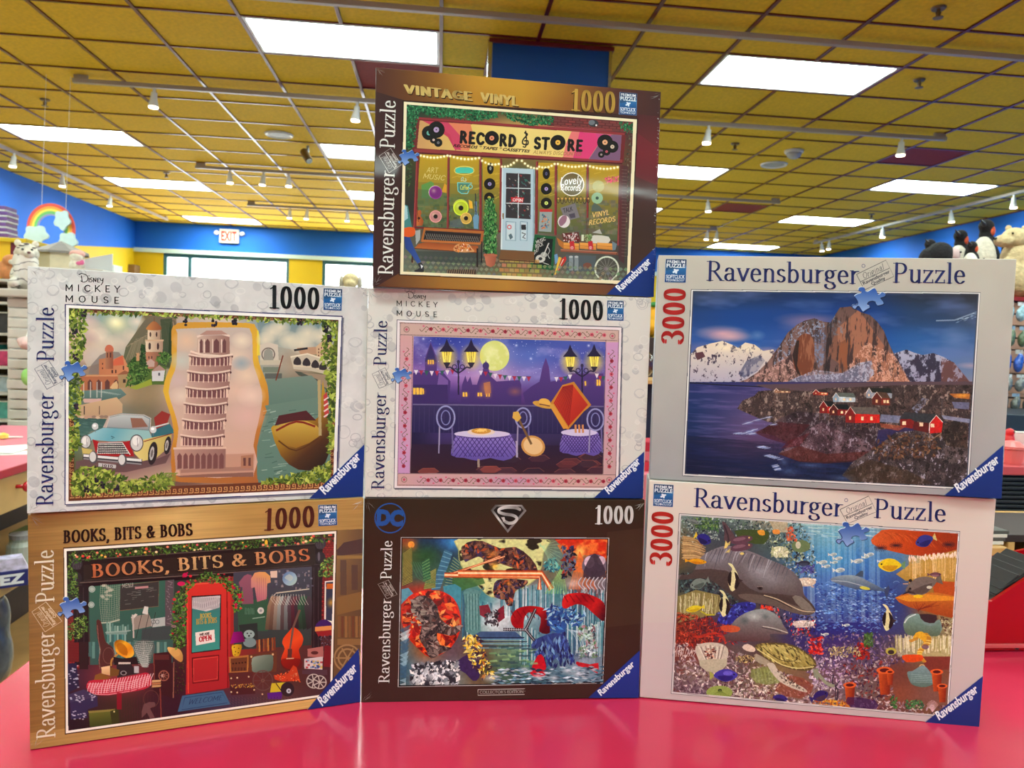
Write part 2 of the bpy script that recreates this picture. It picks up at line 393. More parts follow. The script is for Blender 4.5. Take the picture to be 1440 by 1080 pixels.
# ------------------------------------------------------------------ the shop room
HC = 1.95; ZC = EYE+HC; XL, XR, YB, YF = -5.45,7.40,14.0,-9.6
ux = lambda u: HC*(-.0233+.3165*u)
vy = lambda v: HC*(2.4755+.302*v)
M_TILE = mat('ceiling_tile', (236,192,34),.9, noise=.10, bump=.25, scale=38)
M_TILE_R = mat('ceiling_tile_maroon', (140,34,40),.8, noise=.1, scale=38)
M_RAIL = mat('grid_rail', (98,18,24),.35, coat=.28, rough_coat=.12, spec=.15)
M_WHITE = mat('white_enamel', (226,226,226),.35); M_TRACK = mat('track_white', (170,156,150),.4); M_GREY = mat('grey_plastic', (140,138,140),.4)
M_CHROME = mat('chrome', (200,200,205),.2, metal=1); M_BRASS = mat('aged_brass', (120,96,70),.4, metal=.5); M_BLACK = mat('black_plastic', (22,20,24),.35); M_DIFF = mat('diffuser', (230,252,244),.5, emit=PANEL)
M_LENS = mat('lamp_lens', (255,236,205),.4, emit=5)
M_BLUE = mat('blue_paint', (0,98,204),.7, noise=.04, scale=2); M_YEL = mat('yellow_paint', (214,176,0),.6, noise=.04, scale=2); M_NAVY = mat('navy_paint', (2,80,170),.45, noise=.05, scale=3)
M_PALE = mat('pale_trim', (206,226,220),.4)

def structure(name, bm, m, parent=None):
    o = obj(name, bm, m, parent)
    if not parent: o['kind'] = 'structure'
    return o
structure('floor', box(BM(), XL-.1, XR+.1, YF-.1, YB+.1,-.1,0), mat('floor_tile', (128,124,120),.5, noise=.08, scale=4))
ceiling = structure('ceiling', box(BM(), XL-.1, XR+.1, YF-.1, YB+.1, ZC+.035, ZC+.12), mat('plenum', (90,70,30),.9))
LIGHTS = [(u, v) for u in (-7,-2,3,8) for v in (-13,-9,-4,0,5,9,14)]+[(-6,-20),(-1,-20),(4,-20),(6,-20)]
taken = {(u+k, v) for u, v in LIGHTS for k in (0,1)}
RED = {(-1,1),(7,3),(6,8),(-4,-5),(0,16)}
tile_mesh = {}
rest = BM(); TW, TD = HC*.3165, HC*.302
for v in range(-26,16):
    for u in range(-9,13):
        if (u, v) in taken: continue
        x0, x1, y0, y1 = max(ux(u), XL), min(ux(u+1), XR), max(vy(v), YF), min(vy(v+1), YB)
        if x1-x0 < .03 or y1-y0 < .03: continue
        m = M_TILE_R if (u, v) in RED else M_TILE
        if -1 <= v <= 13:
            k = (round(x1-x0,3), round(y1-y0,3), m.name)
            if k not in tile_mesh:
                bm = box(BM(),-(x1-x0)/2+.004,(x1-x0)/2-.004,-(y1-y0)/2+.004,(y1-y0)/2-.004,.004,.03)
                tile_mesh[k] = obj('tile', bm, m, ceiling); o = tile_mesh[k]
            else:
                o = tile_mesh[k].copy(); COL.objects.link(o)
            o.location = ((x0+x1)/2,(y0+y1)/2, ZC)
        else:
            box(rest, x0+.004, x1-.004, y0+.004, y1-.004, ZC+.004, ZC+.03)
tag(obj('tile_field', rest, M_TILE, ceiling), kind='stuff')
for u in range(-8,13):
    ys = [YF]                                          # runners stop at the light panels
    for a, b in sorted(p for p in taken if p[0] == u and (u-1, p[1]) in taken and (u-1, p[1]) in LIGHTS): ys += [vy(b), vy(b+1)]
    ys.append(YB); bm = BM()
    for y0, y1 in zip(ys[::2], ys[1::2]): box(bm, ux(u)-.012, ux(u)+.012, y0, y1, ZC-.006, ZC+.006,.002)
    obj('grid_rail', bm, M_RAIL, ceiling)
for v in range(-26,16): obj('grid_rail', box(BM(), XL, XR, vy(v)-.010, vy(v)+.010, ZC-.0045, ZC+.0045,.0015), M_RAIL, ceiling)

# walls
wl = structure('wall_left', box(BM(), XL-.1, XL, YF, YB, 0, ZC+.03), M_YEL)
bm = BM(); prism(bm, [(9.0,2.32),(9.9,2.42),(11.93,2.65),(14.0,2.87),(14.0, ZC+.0),(YF, ZC),(YF, 2.32)],.012, 'z'); bm.transform(Matrix(((0,0,1, XL),(1,0,0,0),(0,1,0,0),(0,0,0,1))))
obj('painted_band', bm, M_BLUE, wl)
structure('wall_right', box(BM(), XR, XR+.1, YF, YB, 0, ZC+.03), M_BLUE)
wb = structure('wall_back', box(BM(), XL, XR, YB, YB+.15,2.88, ZC+.03), M_BLUE)
obj('header', box(BM(), XL, XR, YB-.04, YB+.12,2.81,2.88), M_PALE, wb)
for x0, x1 in ((XL, -4.95),(-2.75,-2.16),(.35, XR)): obj('pier', box(BM(), x0, x1, YB, YB+.15,.0,2.81), M_YEL, wb)
obj('sill_wall', box(BM(), XL, XR, YB+.01, YB+.14,0,.75), M_YEL, wb)
M_GLASS = mat('glass', (235,245,245),.03, alpha=.08); M_FRAME = mat('window_frame', (40,92,100),.35)
for n, (x0, x1, mul) in enumerate(((-4.95,-2.75,-4.5),(-2.16,.35,-.6))):
    w = structure('window_%d' % (n+1), box(BM(), x0, x1, YB+.02, YB+.10,2.745,2.81), M_FRAME)
    for x in (x0+.025, mul, x1-.025): obj('frame_post', box(BM(), x-.03, x+.03, YB+.02, YB+.1,.8,2.745), M_FRAME, w)
    obj('sill', box(BM(), x0, x1, YB-.06, YB+.12,.75,.80), M_PALE, w)
    for a, b in ((x0+.055, mul-.03),(mul+.03, x1-.055)): obj('pane', box(BM(), a, b, YB+.055, YB+.06,.8,2.745), M_GLASS, w)
M_FW = mat('front_wall', (214,216,222),.7)
# the wall behind the camera
wf = structure('wall_front', box(BM(), XL, XR, YF-.1, YF, 2.4, ZC+.03), M_FW)
obj('lower_wall', box(BM(), XL, XR, YF-.1, YF, 0,2.4), M_FW, wf)
# navy column with bright corner guards
co = structure('wall_column', box(BM(),.285,1.05,4.87,5.45,0, ZC-.01), M_NAVY)
for x in (.270,1.055): obj('corner_guard', box(BM(), x-.017, x+.012 if x < 1 else x+.004,4.855,4.90,0, ZC-.012,.004), M_CHROME, co)
obj('top_trim', box(BM(),.26,1.07,4.85,5.47, ZC-.03, ZC-.006), mat('maroon_paint', (110,20,34),.4), co)

# ceiling lights
def ceiling_light(u, v, label, first=None):
    if first is None:
        t = thing('ceiling_light', label, 'ceiling light', group='recessed fluorescent ceiling panels')
        w, d = TW*2, TD
        bm = BM()
        for a in ((-w/2+.006, w/2-.006,-d/2+.006,-d/2+.032),(-w/2+.006, w/2-.006, d/2-.032, d/2-.006),(-w/2+.006,-w/2+.032,-d/2+.032, d/2-.032),(w/2-.032, w/2-.006,-d/2+.032, d/2-.032)): box(bm, *a, -.002,.03)
        obj('frame', bm, M_WHITE, t); obj('diffuser', box(BM(),-w/2+.032, w/2-.032,-d/2+.032, d/2-.032,.004,.012), M_DIFF, t)
    else:
        t = copy_tree(first); t['label'] = label
    t.location = ((ux(u)+ux(u+2))/2,(vy(v)+vy(v+1))/2, ZC); return t
first = None
SIDE = {-6: 'left', -1: 'middle', 4: 'right of the middle', 6: 'next to its neighbour', -7: 'far left', -2: 'left of centre', 3: 'right of the navy column', 8: 'near the right wall'}; DEPTH = {-20: 'row near the shop front',-13: 'farthest behind the counter', -9: 'second row behind', -4: 'just behind the viewer', 0: 'nearest row in view', 5: 'second row', 9: 'third row', 14: 'last row by the windows'}
for u, v in LIGHTS:
    t = ceiling_light(u, v, 'white glowing ceiling panel, %s, %s' % (SIDE[u], DEPTH[v]), first); first = first or t

# track lights
def track(name_label, a, b, heads, z=ZC-.05, aim=0):
    a, b = Vector((*a, z)), Vector((*b, z)); t = thing('track_light', name_label, 'track light', tuple(a), group='white track lights under the ceiling')
    d = (b-a); n = d.normalized(); ang = math.atan2(n.y, n.x); R = Matrix.Rotation(ang, 4, 'Z')
    bm = box(BM(),0, d.length, -.018,.018,-.012,.020,.003); bm.transform(R); obj('rail', bm, M_TRACK, t)
    for s in (.06, d.length-.06): bm = box(BM(), s-.05, s+.05,-.012,.012,.0205,.05); bm.transform(R); obj('hanger', bm, M_TRACK, t)
    for hx, hy in heads:
        s = (Vector((hx, hy, z))-a).dot(n); p = n*s; tilt = random.uniform(-.15,.15)
        bm = BM(); tube(bm, p+Vector((0,0,-.01)), p+Vector((0,0,-.05)),.012, seg=8); tube(bm, p+Vector((0,0,-.045)), p+Vector((tilt*.05,0,-.095)),.022,.026,12); tube(bm, p+Vector((tilt*.05,0,-.095)), p+Vector((tilt*.1,0,-.155)),.026,.040,14)
        h = obj('lamp_head', bm, M_WHITE, t); q = p+Vector((tilt*.1,0,-.157)); obj('lens', tube(BM(), q, q+Vector((0,0,-.006)),.034,.034,14), M_LENS, h)
        if aim:                                        # these heads are turned to the blue wall
            ld = bpy.data.lights.new('spot', 'SPOT'); ld.energy = 9 if aim < 0 else 34; ld.spot_size = 1.9; ld.spot_blend = 1; ld.shadow_soft_size = .03; ld.color = (1,.93,.84)
            lo = bpy.data.objects.new('lamp_beam', ld); COL.objects.link(lo); lo.parent = h; lo.location = q+Vector((0,0,-.02)); lo.rotation_euler = Vector((aim, 0,-.55)).to_track_quat('-Z', 'Y').to_euler()
    return t
track('short white track light over the left aisle, nearest', (-2.86,6.16),(-.15,6.17),[(-2.26,6.16),(-.707,6.17)])
track('white track light with three heads over the middle left', (-2.84,9.0),(-.5,9.01),[(-2.458,9),(-2.077,9),(-1.794,9)])
track('thin track light close to the back windows', (-2.85,11.37),(-.6,11.39),[(-2.24,11.37),(-1.99,11.38),(-1.41,11.38)])
track('long track light running along the left blue wall', (-4.68,7.6),(-4.64,13.3),[(-4.67,8.76),(-4.67,9.8),(-4.65,11.13)], aim=-.8)
track('long bare white track crossing nearest overhead', (-1.35,4.43),(4.2,4.44),[])
track('white track light with two heads before the maroon tile', (.6,6.18),(4.29,6.14),[(2.19,6.16),(3.89,6.15)])
track('short track light behind the navy column, single head', (1.9,9.1),(4.2,9.1),[(3.27,9.1)])
track('short track light with paired heads near the back', (2.6,11.4),(4.25,11.36),[(4.10,11.37),(4.25,11.36)])
track('long track light running along the right blue wall', (6.40,6.9),(6.27,12.2),[(6.37,7.9),(6.33,8.9),(6.30,10.3),(6.27,11.72),(6.27,11.95)], aim=.9)
# sprinklers, speakers, cameras
def sprinkler(x, y, label, first=None):
    t = thing('sprinkler', label, 'sprinkler', (x, y, ZC), group='brass ceiling sprinklers')
    obj('flange', lathe(BM(),[(.004,-.008),(.035,-.008),(.04,.003),(.01,.003)],16), M_BRASS, t)
    bm = BM(); tube(bm, (0,0,-.008),(0,0,-.05),.009, seg=8); tube(bm, (.014,0,-.02),(.006,0,-.052),.004, seg=6); tube(bm, (-.014,0,-.02),(-.006,0,-.052),.004, seg=6); obj('body', bm, M_BRASS, t)
    obj('deflector', lathe(BM(),[(.002,-.056),(.026,-.055),(.028,-.051),(.002,-.050)],12), M_BRASS, t)
for x, y, l in ((-3.42,6.88, 'far left above the rainbow'),(-3.385,9.65, 'beside the third left light panel'),(2.70,4.0, 'at the top right corner'),(3.28,5.02, 'right of the nearest right panel'),(2.695,6.85, 'by the dome camera'),(5.79,9.72, 'near the right wall')): sprinkler(x, y, 'small metal ceiling sprinkler '+l)
for x, y, l in ((-1.6,7.53, 'white round ceiling speaker left of the puzzle boxes'),(3.37,7.49, 'grey round ceiling speaker right of the puzzle boxes')):
    t = thing('ceiling_speaker', l, 'speaker', (x, y, ZC)); obj('rim', lathe(BM(),[(.105,-.004),(.128,-.014),(.135,0),(.105,0)],32), M_WHITE, t); obj('grille', lathe(BM(),[(.001,-.010),(.09,-.008),(.107,-.003),(.107,0)],32), mat('speaker_grille', (170,172,176),.5, noise=.2, scale=300), t)
t = thing('dome_camera', 'white dome camera on the ceiling beside the grey speaker', 'camera', (3.32,6.95, ZC)); obj('base', lathe(BM(),[(.02,-.025),(.085,-.022),(.09,0),(.02,0)],24), M_WHITE, t); obj('dome', ball(BM(),(0,0,-.03),(.07,.07,.05),20), mat('smoked_dome', (190,190,196),.1), t, True)
p = at(433,206,7.9); t = thing('security_camera', 'bronze bullet security camera under the ceiling near the round speaker', 'camera', (p.x, 7.9, ZC))
obj('bracket', tube(BM(),(0,0,0),(0,0,-.09),.014), M_GREY, t); obj('housing', tube(BM(),(-.04,.02,-.06),(.03,-.09,-.17),.042,.036,16), mat('camera_bronze', (110,88,66),.35, metal=.4), t); obj('lens', tube(BM(),(.03,-.09,-.17),(.034,-.096,-.177),.03,.03,14), M_CHROME, t)
# exit sign
t = thing('exit_sign', 'white illuminated exit sign with two lamp heads on the blue wall', 'sign', (-3.80, YB, 3.155))
obj('housing', box(BM(),-.17,.17,-.07,0,-.125,.125,.012), mat('exit_face', (206,196,176),.5), t)
polys, w = sans_text('EXIT', .045,0,1.1); vs, fs = [],[]
for P in polys:
    fs.append(list(range(len(vs), len(vs)+len(P)))); vs += [(x/w*.27-.135,-.0715, y*.16-.08) for x, y in P]
obj('lettering', (vs, fs), mat('exit_red', (200,34,14),.6, emit=.08), t)
for s in (-1,1):
    h = obj('lamp_head', ball(BM(),(s*.225,-.04,.055),(.045,.035,.04),14), M_WHITE, t, True); obj('arm', tube(BM(),(s*.16,-.03,.06),(s*.2,-.03,.06),.015), M_WHITE, h)
# ------------------------------------------------------------------ print shared by the box fronts
QUAD = dict(books=[(38,723),(512,700),(505,987),(43,1056)], dc=[(513,701),(905.4,703),(899.6,981.7),(507,989)],
            ocean=[(913,675.5),(1401.6,701),(1376,1023),(900,981)], italy=[(38,373),(517,406),(512,699.5),(38,723)],
            night=[(518,406),(917,419),(904,702),(512,700.6)], fjord=[(925.5,358),(1429.5,365),(1409,702),(914,674)],
            vinyl=[(529,94.6),(928.7,128.6),(920,418.6),(523.6,404)])
JIG = [(365,40),(405,40),(415,70),(440,75),(490,45),(510,65),(525,100),(545,95),(560,82),(590,95),(585,115),(560,125),(545,135),(575,178),(530,195),(515,190),(505,165),(475,155),(440,165),(430,190),(450,200),(455,215),(420,235),(395,252),(375,230),(360,205),(345,205),(325,228),(300,210),(310,190),(340,190),(350,170),(335,140),(320,115),(350,95),(375,90),(380,75),(355,65)]
def jigsaw(c, cx, cy, k):
    P = smooth([(cx+(x-445)*k, cy+(y-148)*k) for x, y in JIG],3)
    c.poly([(x+7*k, y+8*k) for x, y in P],(20,20,40),.35)
    c.poly([(x-3*k, y-5*k) for x, y in P],(225,235,250))
    ys = [p[1] for p in P]; c.poly(P, ('v', (48,88,168),(150,180,226))); c.line(P[60:100],7*k, (22,44,100),.8)
    return P
def stamp(c, TL, TR, BR, BL, ink, w=1.0):
    L = lambda a, b, t: (a[0]+(b[0]-a[0])*t, a[1]+(b[1]-a[1])*t)
    c.line([TL, TR, BR, BL, TL], w, ink); c.line([L(TL, BL, .48), L(TR, BR, .48)], w, ink)
    U = lambda u, v: L(L(TL, TR, u), L(BL, BR, u), v)
    c.text(stroke_text('Original', .07,.05,0, slant=.25), U(.12,.42), U(.84,.42), U(.12,.08), col=ink)
    c.text(sans_text('Ravensburger', .02), U(.05,.72), U(.95,.72), U(.05,.53), col=ink)
    c.text(sans_text('Quality', .02), U(.27,.94), U(.73,.94), U(.27,.77), col=ink)
    return [TL, TR, BR, BL]
def badge(c, TL, TR, BR, BL):
    L = lambda a, b, t: (a[0]+(b[0]-a[0])*t, a[1]+(b[1]-a[1])*t)
    U = lambda u, v: L(L(TL, TR, u), L(BL, BR, u), v)
    c.poly([TL, TR, BR, BL],('v', (26,48,86),(64,140,190))); c.poly([U(0,.52), U(1,.3), U(1,1), U(0,1)],('v', (50,118,176),(20,62,122)))
    W = (235,240,245)
    for s, y0, y1, x0, x1 in (('PREMIUM', .17,.05,.07,.93),('PUZZLE', .36,.2,.05,.95),('SOFTCLICK', .83,.68,.05,.95),('TECHNOLOGY', .95,.86,.05,.95)):
        c.text(sans_text(s, .035), U(x0, y0), U(x1, y0), U(x0, y1), U(x1, y1), col=W)
    for dx, dy, r in ((0,0,.09),(.1,-.04,.045),(-.1,.05,.05),(.03,.08,.045),(-.06,-.06,.04)):
        p = U(.5+dx, .51+dy*1.0); q = U(.5+dx+r, .51+dy); c.ell(p[0], p[1], math.dist(p, q), None, (215,230,245))
    c.line([TL, TR, BR, BL, TL], math.dist(TL, TR)*.02,(150,175,205))
    return [TL, TR, BR, BL]
def flash(c, A, B, C, t0, t1, u0, blue=(30,60,140)):
    """blue corner triangle with the maker's name"""
    c.poly([A, B, C],('v', blue, tuple(v*.86 for v in blue)))
    c.text(sans_text('Ravensburger', .035), t0, t1, u0, col=(240,243,250)); return [A, B, C]
def brand_up(c, x, yR, yr, yP, ye, h, s0, s1, dx=0):
    """the maker's name and the word Puzzle, reading upward along the left side; lettering polygons are returned"""
    a = stroke_text('Ravensburger', .115,.05,.035, track=.0, wx=.95); b = stroke_text('Puzzle', .115,.05,.035, wx=.95)
    sm = s0+(s1-s0)*.58
    P = warp(*a, (x, yR),(x+dx*.6, yr),(x-h, yR+s0*h),(x-h+dx*.6, yr+sm*h)) + warp(*b, (x+dx*.66, yP),(x+dx, ye),(x-h+dx*.66, yP+sm*h),(x-h+dx, ye+s1*h))
    return P
def count_text(s, p0, p1, q0, q1=None, pw=.175, ph=.06):
    T = stroke_text(s, pw, ph, .05, track=.02, wx=.93); return warp(*T, p0, p1, q0, q1)
LEAF = [(40,74,34),(62,104,44),(84,128,56),(34,58,30),(110,140,60)]
def art_books(c):
    c.view(30,690,2.843); full = [(15,85),(1385,20),(1370,860),(20,1050)]
    c.poly(full, ('l', (20,600),(1380,500),[(140,104,58),(168,130,76),(190,152,92),(206,166,100),(188,150,88),(160,124,74)]))
    c.poly([(15,85),(1385,20),(1380,200),(20,240)],('l', (20,90),(900,60),[(150,112,62),(196,158,98),(218,182,118),(176,138,80)]),.8)
    c.poly([(20,975),(1300,800),(1300,900),(20,1060)],('l', (20,975),(1200,850),[(176,138,84),(206,166,100),(226,180,112)]),.85)
    c.grain(.09,220,5, octs=3)
    # the ghosted right margin
    R = [(1262,160),(1385,155),(1370,860),(1240,860)]; c.set_clip(R)
    c.grid(1240,20,1385,870,[[(150,120,74),(116,88,60)],[(140,108,66),(106,80,58)],[(122,92,60),(98,74,56)],[(112,84,56),(104,76,54)],[(104,78,54),(92,68,52)]])
    c.poly([(1262,240),(1290,210),(1385,190),(1385,250),(1262,265)],(80,58,56)); c.rect(1262,262,1385,275,(150,118,66)); c.poly([(1262,430),(1385,400),(1385,470),(1262,500)],(134,100,60))
    for k in range(9): c.rect(1264+k*14,505,1274+k*14,590,[(130,92,58),(112,70,50),(146,106,66)][k % 3])
    c.rect(1262,595,1385,620,(140,106,68)); c.rect(1275,280,1300,420,(96,74,60)); c.rect(1320,300,1345,400,(92,68,58))
    for r_ in (52,36): c.ring(1302,672, r_, 7,(160,128,88))
    for k in range(6): c.line([(1302,672),(1302+45*math.cos(k*1.05),672+45*math.sin(k*1.05))],6,(158,126,86))
    c.set_clip()
    # picture with its white keyline
    c.poly([(166,230),(1264,160),(1244,824),(176,978)],(60,40,30),.8); F = [(170,234),(1260,164),(1240,820),(180,973)]
    c.poly(F, (246,240,228)); I = [(181,244),(1252,174),(1232,812),(190,962)]; c.poly(I, (48,30,34)); c.pic = c.mm(F); c.set_clip(I)
    c.grid(170,160,1260,980,[[(46,56,34),(52,62,36),(58,58,34),(56,62,34),(58,70,38),(66,44,36)],[(44,38,36),(44,40,38),(48,42,38),(46,42,38),(44,40,38),(70,34,34)],
        [(40,38,38),(60,96,84),(52,66,60),(180,60,50),(84,76,84),(60,42,48)],[(52,60,44),(56,92,84),(70,84,78),(170,50,46),(54,74,62),(70,46,50)],[(58,38,44),(84,56,48),(70,50,50),(150,48,44),(90,56,50),(84,44,46)],
        [(62,40,58),(140,60,64),(60,32,42),(110,48,48),(90,54,48),(70,42,48)],[(48,32,44),(70,50,44),(58,34,46),(70,58,78),(92,66,66),(76,52,58)],[(38,28,36),(52,42,36),(54,34,44),(66,52,62),(84,60,62),(80,56,60)]])
    # brick sides
    for x0, x1, y0, y1 in ((186,232,480,720),(1200,1252,190,560)):
        c.rect(x0, y0, x1, y1,(96,36,36))
        for r_ in range(int((y1-y0)/9)):
            for k in range(5): c.rect(x0+k*13+(r_ % 2)*6, y0+r_*9, x0+k*13+11+(r_ % 2)*6, y0+r_*9+7,(136+random.randint(-18,18),46,44))
    # fascia, capitals
    c.poly([(205,262),(1205,192),(1205,300),(215,385)],(34,30,30)); c.poly([(248,300),(1175,222),(1178,302),(250,362)],(46,40,36))
    for y in (0,14): c.line([(205,268+y),(1205,197+y)],4,(92,80,74) if y else (62,54,52))
    c.line([(215,372),(1200,306)],5,(106,92,84)); c.line([(250,362),(1178,300)],2,(76,66,60)); c.poly([(215,376),(850,332),(850,345),(215,392)],(26,22,26))
    for x, y in ((222,290),(1196,208)):
        c.ell(x, y+5,22,24,(58,56,62)); c.ell(x, y+62,20,24,(44,42,48)); c.ell(x-6, y+58,5,18,(100,98,108)); c.rect(x-24, y+88, x+22, y+96,(60,56,58))
        for k in range(5): c.line([(x-16+k*8, y-14),(x-12+k*6, y+26)],2,(86,84,92))
    c.poly([(205,385),(268,378),(270,700),(215,700)],(34,28,32)); c.poly([(1160,300),(1205,298),(1195,640),(1160,640)],(40,32,36))
    for x in (222,248): c.line([(x, 390),(x+4,690)],3,(62,52,56))
    for x in (1170,1188): c.line([(x, 310),(x-2,630)],3,(66,54,58))
    T = stroke_text('BOOKS, BITS & BOBS', .2,.075,.055, track=.05, wx=1.12); Q = warp(*T, (282,350),(1156,282),(280,298),(1152,234))
    for P in Q: c.poly([(x-3, y+4) for x, y in P],(16,12,12))
    for P in Q:
        t = min(max((P[0][0]-282)/880,0),1); k = abs(t-.5)*2; col = (206-20*k, 170-62*k, 118-48*k); c.poly(P, ('v', tuple(v*1.1 for v in col), tuple(v*.86 for v in col)))
    # left window
    W1 = [(272,386),(612,358),(606,690),(276,700)]; c.poly(W1,('v', (56,104,88),(58,92,88)))
    c.view(90,730,6.355)
    c.poly([(505,600),(850,560),(845,785),(500,825)],(60,62,60)); c.line([(505,600),(850,560),(845,785),(500,825)],6,(120,104,82))
    for k in range(26): x, y = random.uniform(530,780), random.uniform(610,770); c.line([(x, y),(x+random.uniform(20,60), y-5)],3,(160,164,158),.7)
    c.text(stroke_text('MENU', .12,.08,0),(520,622),(620,612),(520,585), col=(190,190,180)); c.poly([(635,612),(755,602),(755,622),(635,632)],(190,140,140))
    for x, y, r in ((250,632,30),(245,772,28)): c.ell(x, y, r, r, (176,190,180)); c.ring(x, y, r*.7,3,(90,120,110))
    for k in range(11): c.line([(330+k*17,590),(320+k*18+6*math.sin(k),760),(340+k*15,930)],3,(196,196,172),.75)
    for k in range(18): c.line([(325,605+k*19),(420,612+k*19),(500,600+k*18)],2.5,(190,190,168),.6)
    for k in range(14): c.ell(340+random.uniform(0,90),610+random.uniform(-20,120),18,12,(206,200,180),.6)
    c.line([(330,935),(410,930),(500,905)],12,(206,206,186),.8)
    for k in range(9): h = random.uniform(40,95); c.poly([(380+k*23,1015-h),(398+k*23,1013-h),(400+k*23,1015),(382+k*23,1015)],[(120,160,146),(150,184,170),(90,134,124)][k % 3])
    c.line([(370,1022),(600,1002)],9,(150,170,160))
    for k in range(8): c.rect(385+k*22,1035,402+k*22,1110,[(80,140,136),(130,170,160),(60,110,110)][k % 3])
    c.poly([(600,880),(760,850),(800,960),(620,1000)],(150,140,130)); c.poly([(780,900),(910,880),(905,960),(785,975)],(176,184,180)); c.poly([(700,850),(720,785),(755,790),(750,860)],(214,212,204))
    c.poly([(600,885),(640,850),(660,860),(620,900)],(210,206,196)); c.line([(615,860),(625,1070)],14,(190,186,176))
    for x in (670,735,790): c.line([(x+30,840),(x-25,1075)],4,(40,40,40))
    for a in (0,1): c.ring(800+a*35,925,17,4,(70,80,80))
    c.poly([(700,990),(980,955),(975,1080),(690,1100)],(64,74,76),.9); c.poly([(905,555),(985,548),(970,960),(905,965)],(92,82,88))
    for k in range(18): c.line([(915+random.uniform(0,50),560+k*22),(915+random.uniform(0,60),575+k*22)],7,(150,140,146),.7)
    # cello case and shelf below
    c.view(90,880,6.752)
    for k in range(22): c.rect(235+k*34,160,262+k*34,300+20*math.sin(k),[(70,120,116),(110,160,150),(54,96,96),(150,176,160)][k % 4],.75)
    c.rect(150,160,232,420,(50,36,38)); c.rect(400,60,600,90,(150,176,166),.7)
    c.poly([(310,-40),(350,-35),(375,60),(400,160),(470,220),(480,330),(440,420),(350,430),(330,330),(345,230),(318,120)],(86,52,48), sm=3)
    c.line([(318,0),(330,150),(350,240),(335,330),(345,420)],7,(140,104,92)); c.ring(425,290,52,6,(120,84,74), ry=75)
    c.poly([(850,270),(1020,250),(1035,690),(850,640)],(62,34,38)); c.rect(865,280,1000,330,(92,48,46)); c.line([(855,270),(860,520)],12,(120,62,54))
    # fishing net
    c.poly([(655,200),(740,140),(850,160),(862,240),(830,330),(790,405),(745,390),(690,300)],(96,104,100),.8, sm=2)
    for k in range(12):
        c.line([(655+k*17,150+abs(k-6)*9),(700+k*9,290),(745+k*5,400)],3.5,(216,222,214),.85); c.line([(660+k*4,150+k*20),(750,160+k*21),(855-k*4,155+k*20)],3,(216,222,214),.75)
    # gramophone horn, typewriter, box
    c.poly([(480,170),(520,140),(575,150),(640,190),(668,260),(650,300),(600,315),(540,290),(495,250)],('l', (480,150),(650,310),[(150,84,20),(236,172,50),(226,140,30),(250,200,80)]), sm=3)
    c.poly([(500,190),(545,170),(600,220),(600,290),(530,260)],(172,96,22),.7, sm=2); c.line([(515,275),(455,330),(450,390)],16,(190,140,70), sm=2)
    c.poly([(470,300),(560,320),(690,300),(710,370),(480,380)],(40,34,36)); c.rect(520,352,635,372,(206,196,184)); c.poly([(500,375),(640,370),(700,460),(510,500)],(52,46,50)); c.ell(568,455,30,22,(150,148,150)); c.ell(568,455,20,14,(40,38,42))
    c.rect(668,390,712,455,(190,186,188)); c.poly([(440,400),(530,425),(520,480),(440,490)],(120,84,44)); c.poly([(357,400),(440,385),(440,480),(360,460)],('v', (242,206,158),(206,160,112))); c.poly([(285,530),(300,475),(350,455),(455,495),(400,520)],(138,92,46))
    # gingham cloth
    cl = [(215,590),(240,530),(340,520),(500,505),(700,470),(770,450),(820,470),(835,560),(760,610),(600,640),(440,665),(330,665),(250,640)]
    c.poly(cl, (196,44,66), sm=2)
    for k in range(24):
        x = 225+k*26; yb = 655-max(0, k-4)*4.2; yt = 540-k*3.6 if k > 4 else 545
        c.line([(x+30, yt),(x+8+6*math.sin(k*1.3),(yt+yb)/2),(x, yb)],10,(240,214,214),.72)
    for k in range(6): c.line([(225+k*6,560+k*19),(420,560+k*20),(640,535+k*18),(825-k*10,480+k*20)],8,(244,206,208),.62)
    for k in range(9): c.line([(240+k*66,600),(235+k*66,655-k*4)],9,(140,20,44),.5)
    # blue gingham chair and cushion
    c.poly([(35,365),(120,360),(150,590),(45,640)],(42,42,72)); c.poly([(45,660),(190,610),(330,680),(240,720),(60,740)],(66,60,92)); c.poly([(60,735),(320,680),(325,770),(230,800),(225,880),(70,895)],(54,50,84))
    for k in range(60):
        x, y = random.choice([(random.uniform(40,130), random.uniform(370,590)),(random.uniform(55,290), random.uniform(650,725)),(random.uniform(75,215), random.uniform(810,890))]); c.rect(x, y, x+18, y+11,(206,206,224),.75)
    c.poly([(240,820),(440,800),(460,945),(250,965)],('v', (108,112,50),(64,74,36))); c.poly([(235,815),(490,795),(495,815),(240,835)],(140,130,70)); c.poly([(445,815),(520,790),(530,930),(460,950)],(60,64,34)); c.ell(480,820,9,9,(220,200,130))
    for k in range(16): c.line([(540+k*26,640+random.uniform(0,40)),(560+k*24,940)],5,(92,44,52),.4)
    c.rect(505,640,550,800,(150,28,46),.8); c.ring(830,700,72,8,(96,60,54), ry=80); c.line([(915,600),(925,880)],12,(128,64,56)); c.line([(1045,350),(1040,690)],11,(150,100,84))
    c.ell(950,480,58,60,(74,40,40)); c.ring(950,480,46,8,(170,110,90)); c.ell(942,480,18,16,(210,190,180))
    for k in range(8): c.line([(950,480),(950+48*math.cos(k*.785),480+48*math.sin(k*.785))],5,(150,96,80))
    for k, q in enumerate(((210,172,120),(180,120,80),(200,160,110))): c.poly([(840,522+k*24),(925,518+k*24),(920,538+k*24),(835,544+k*24)], q)
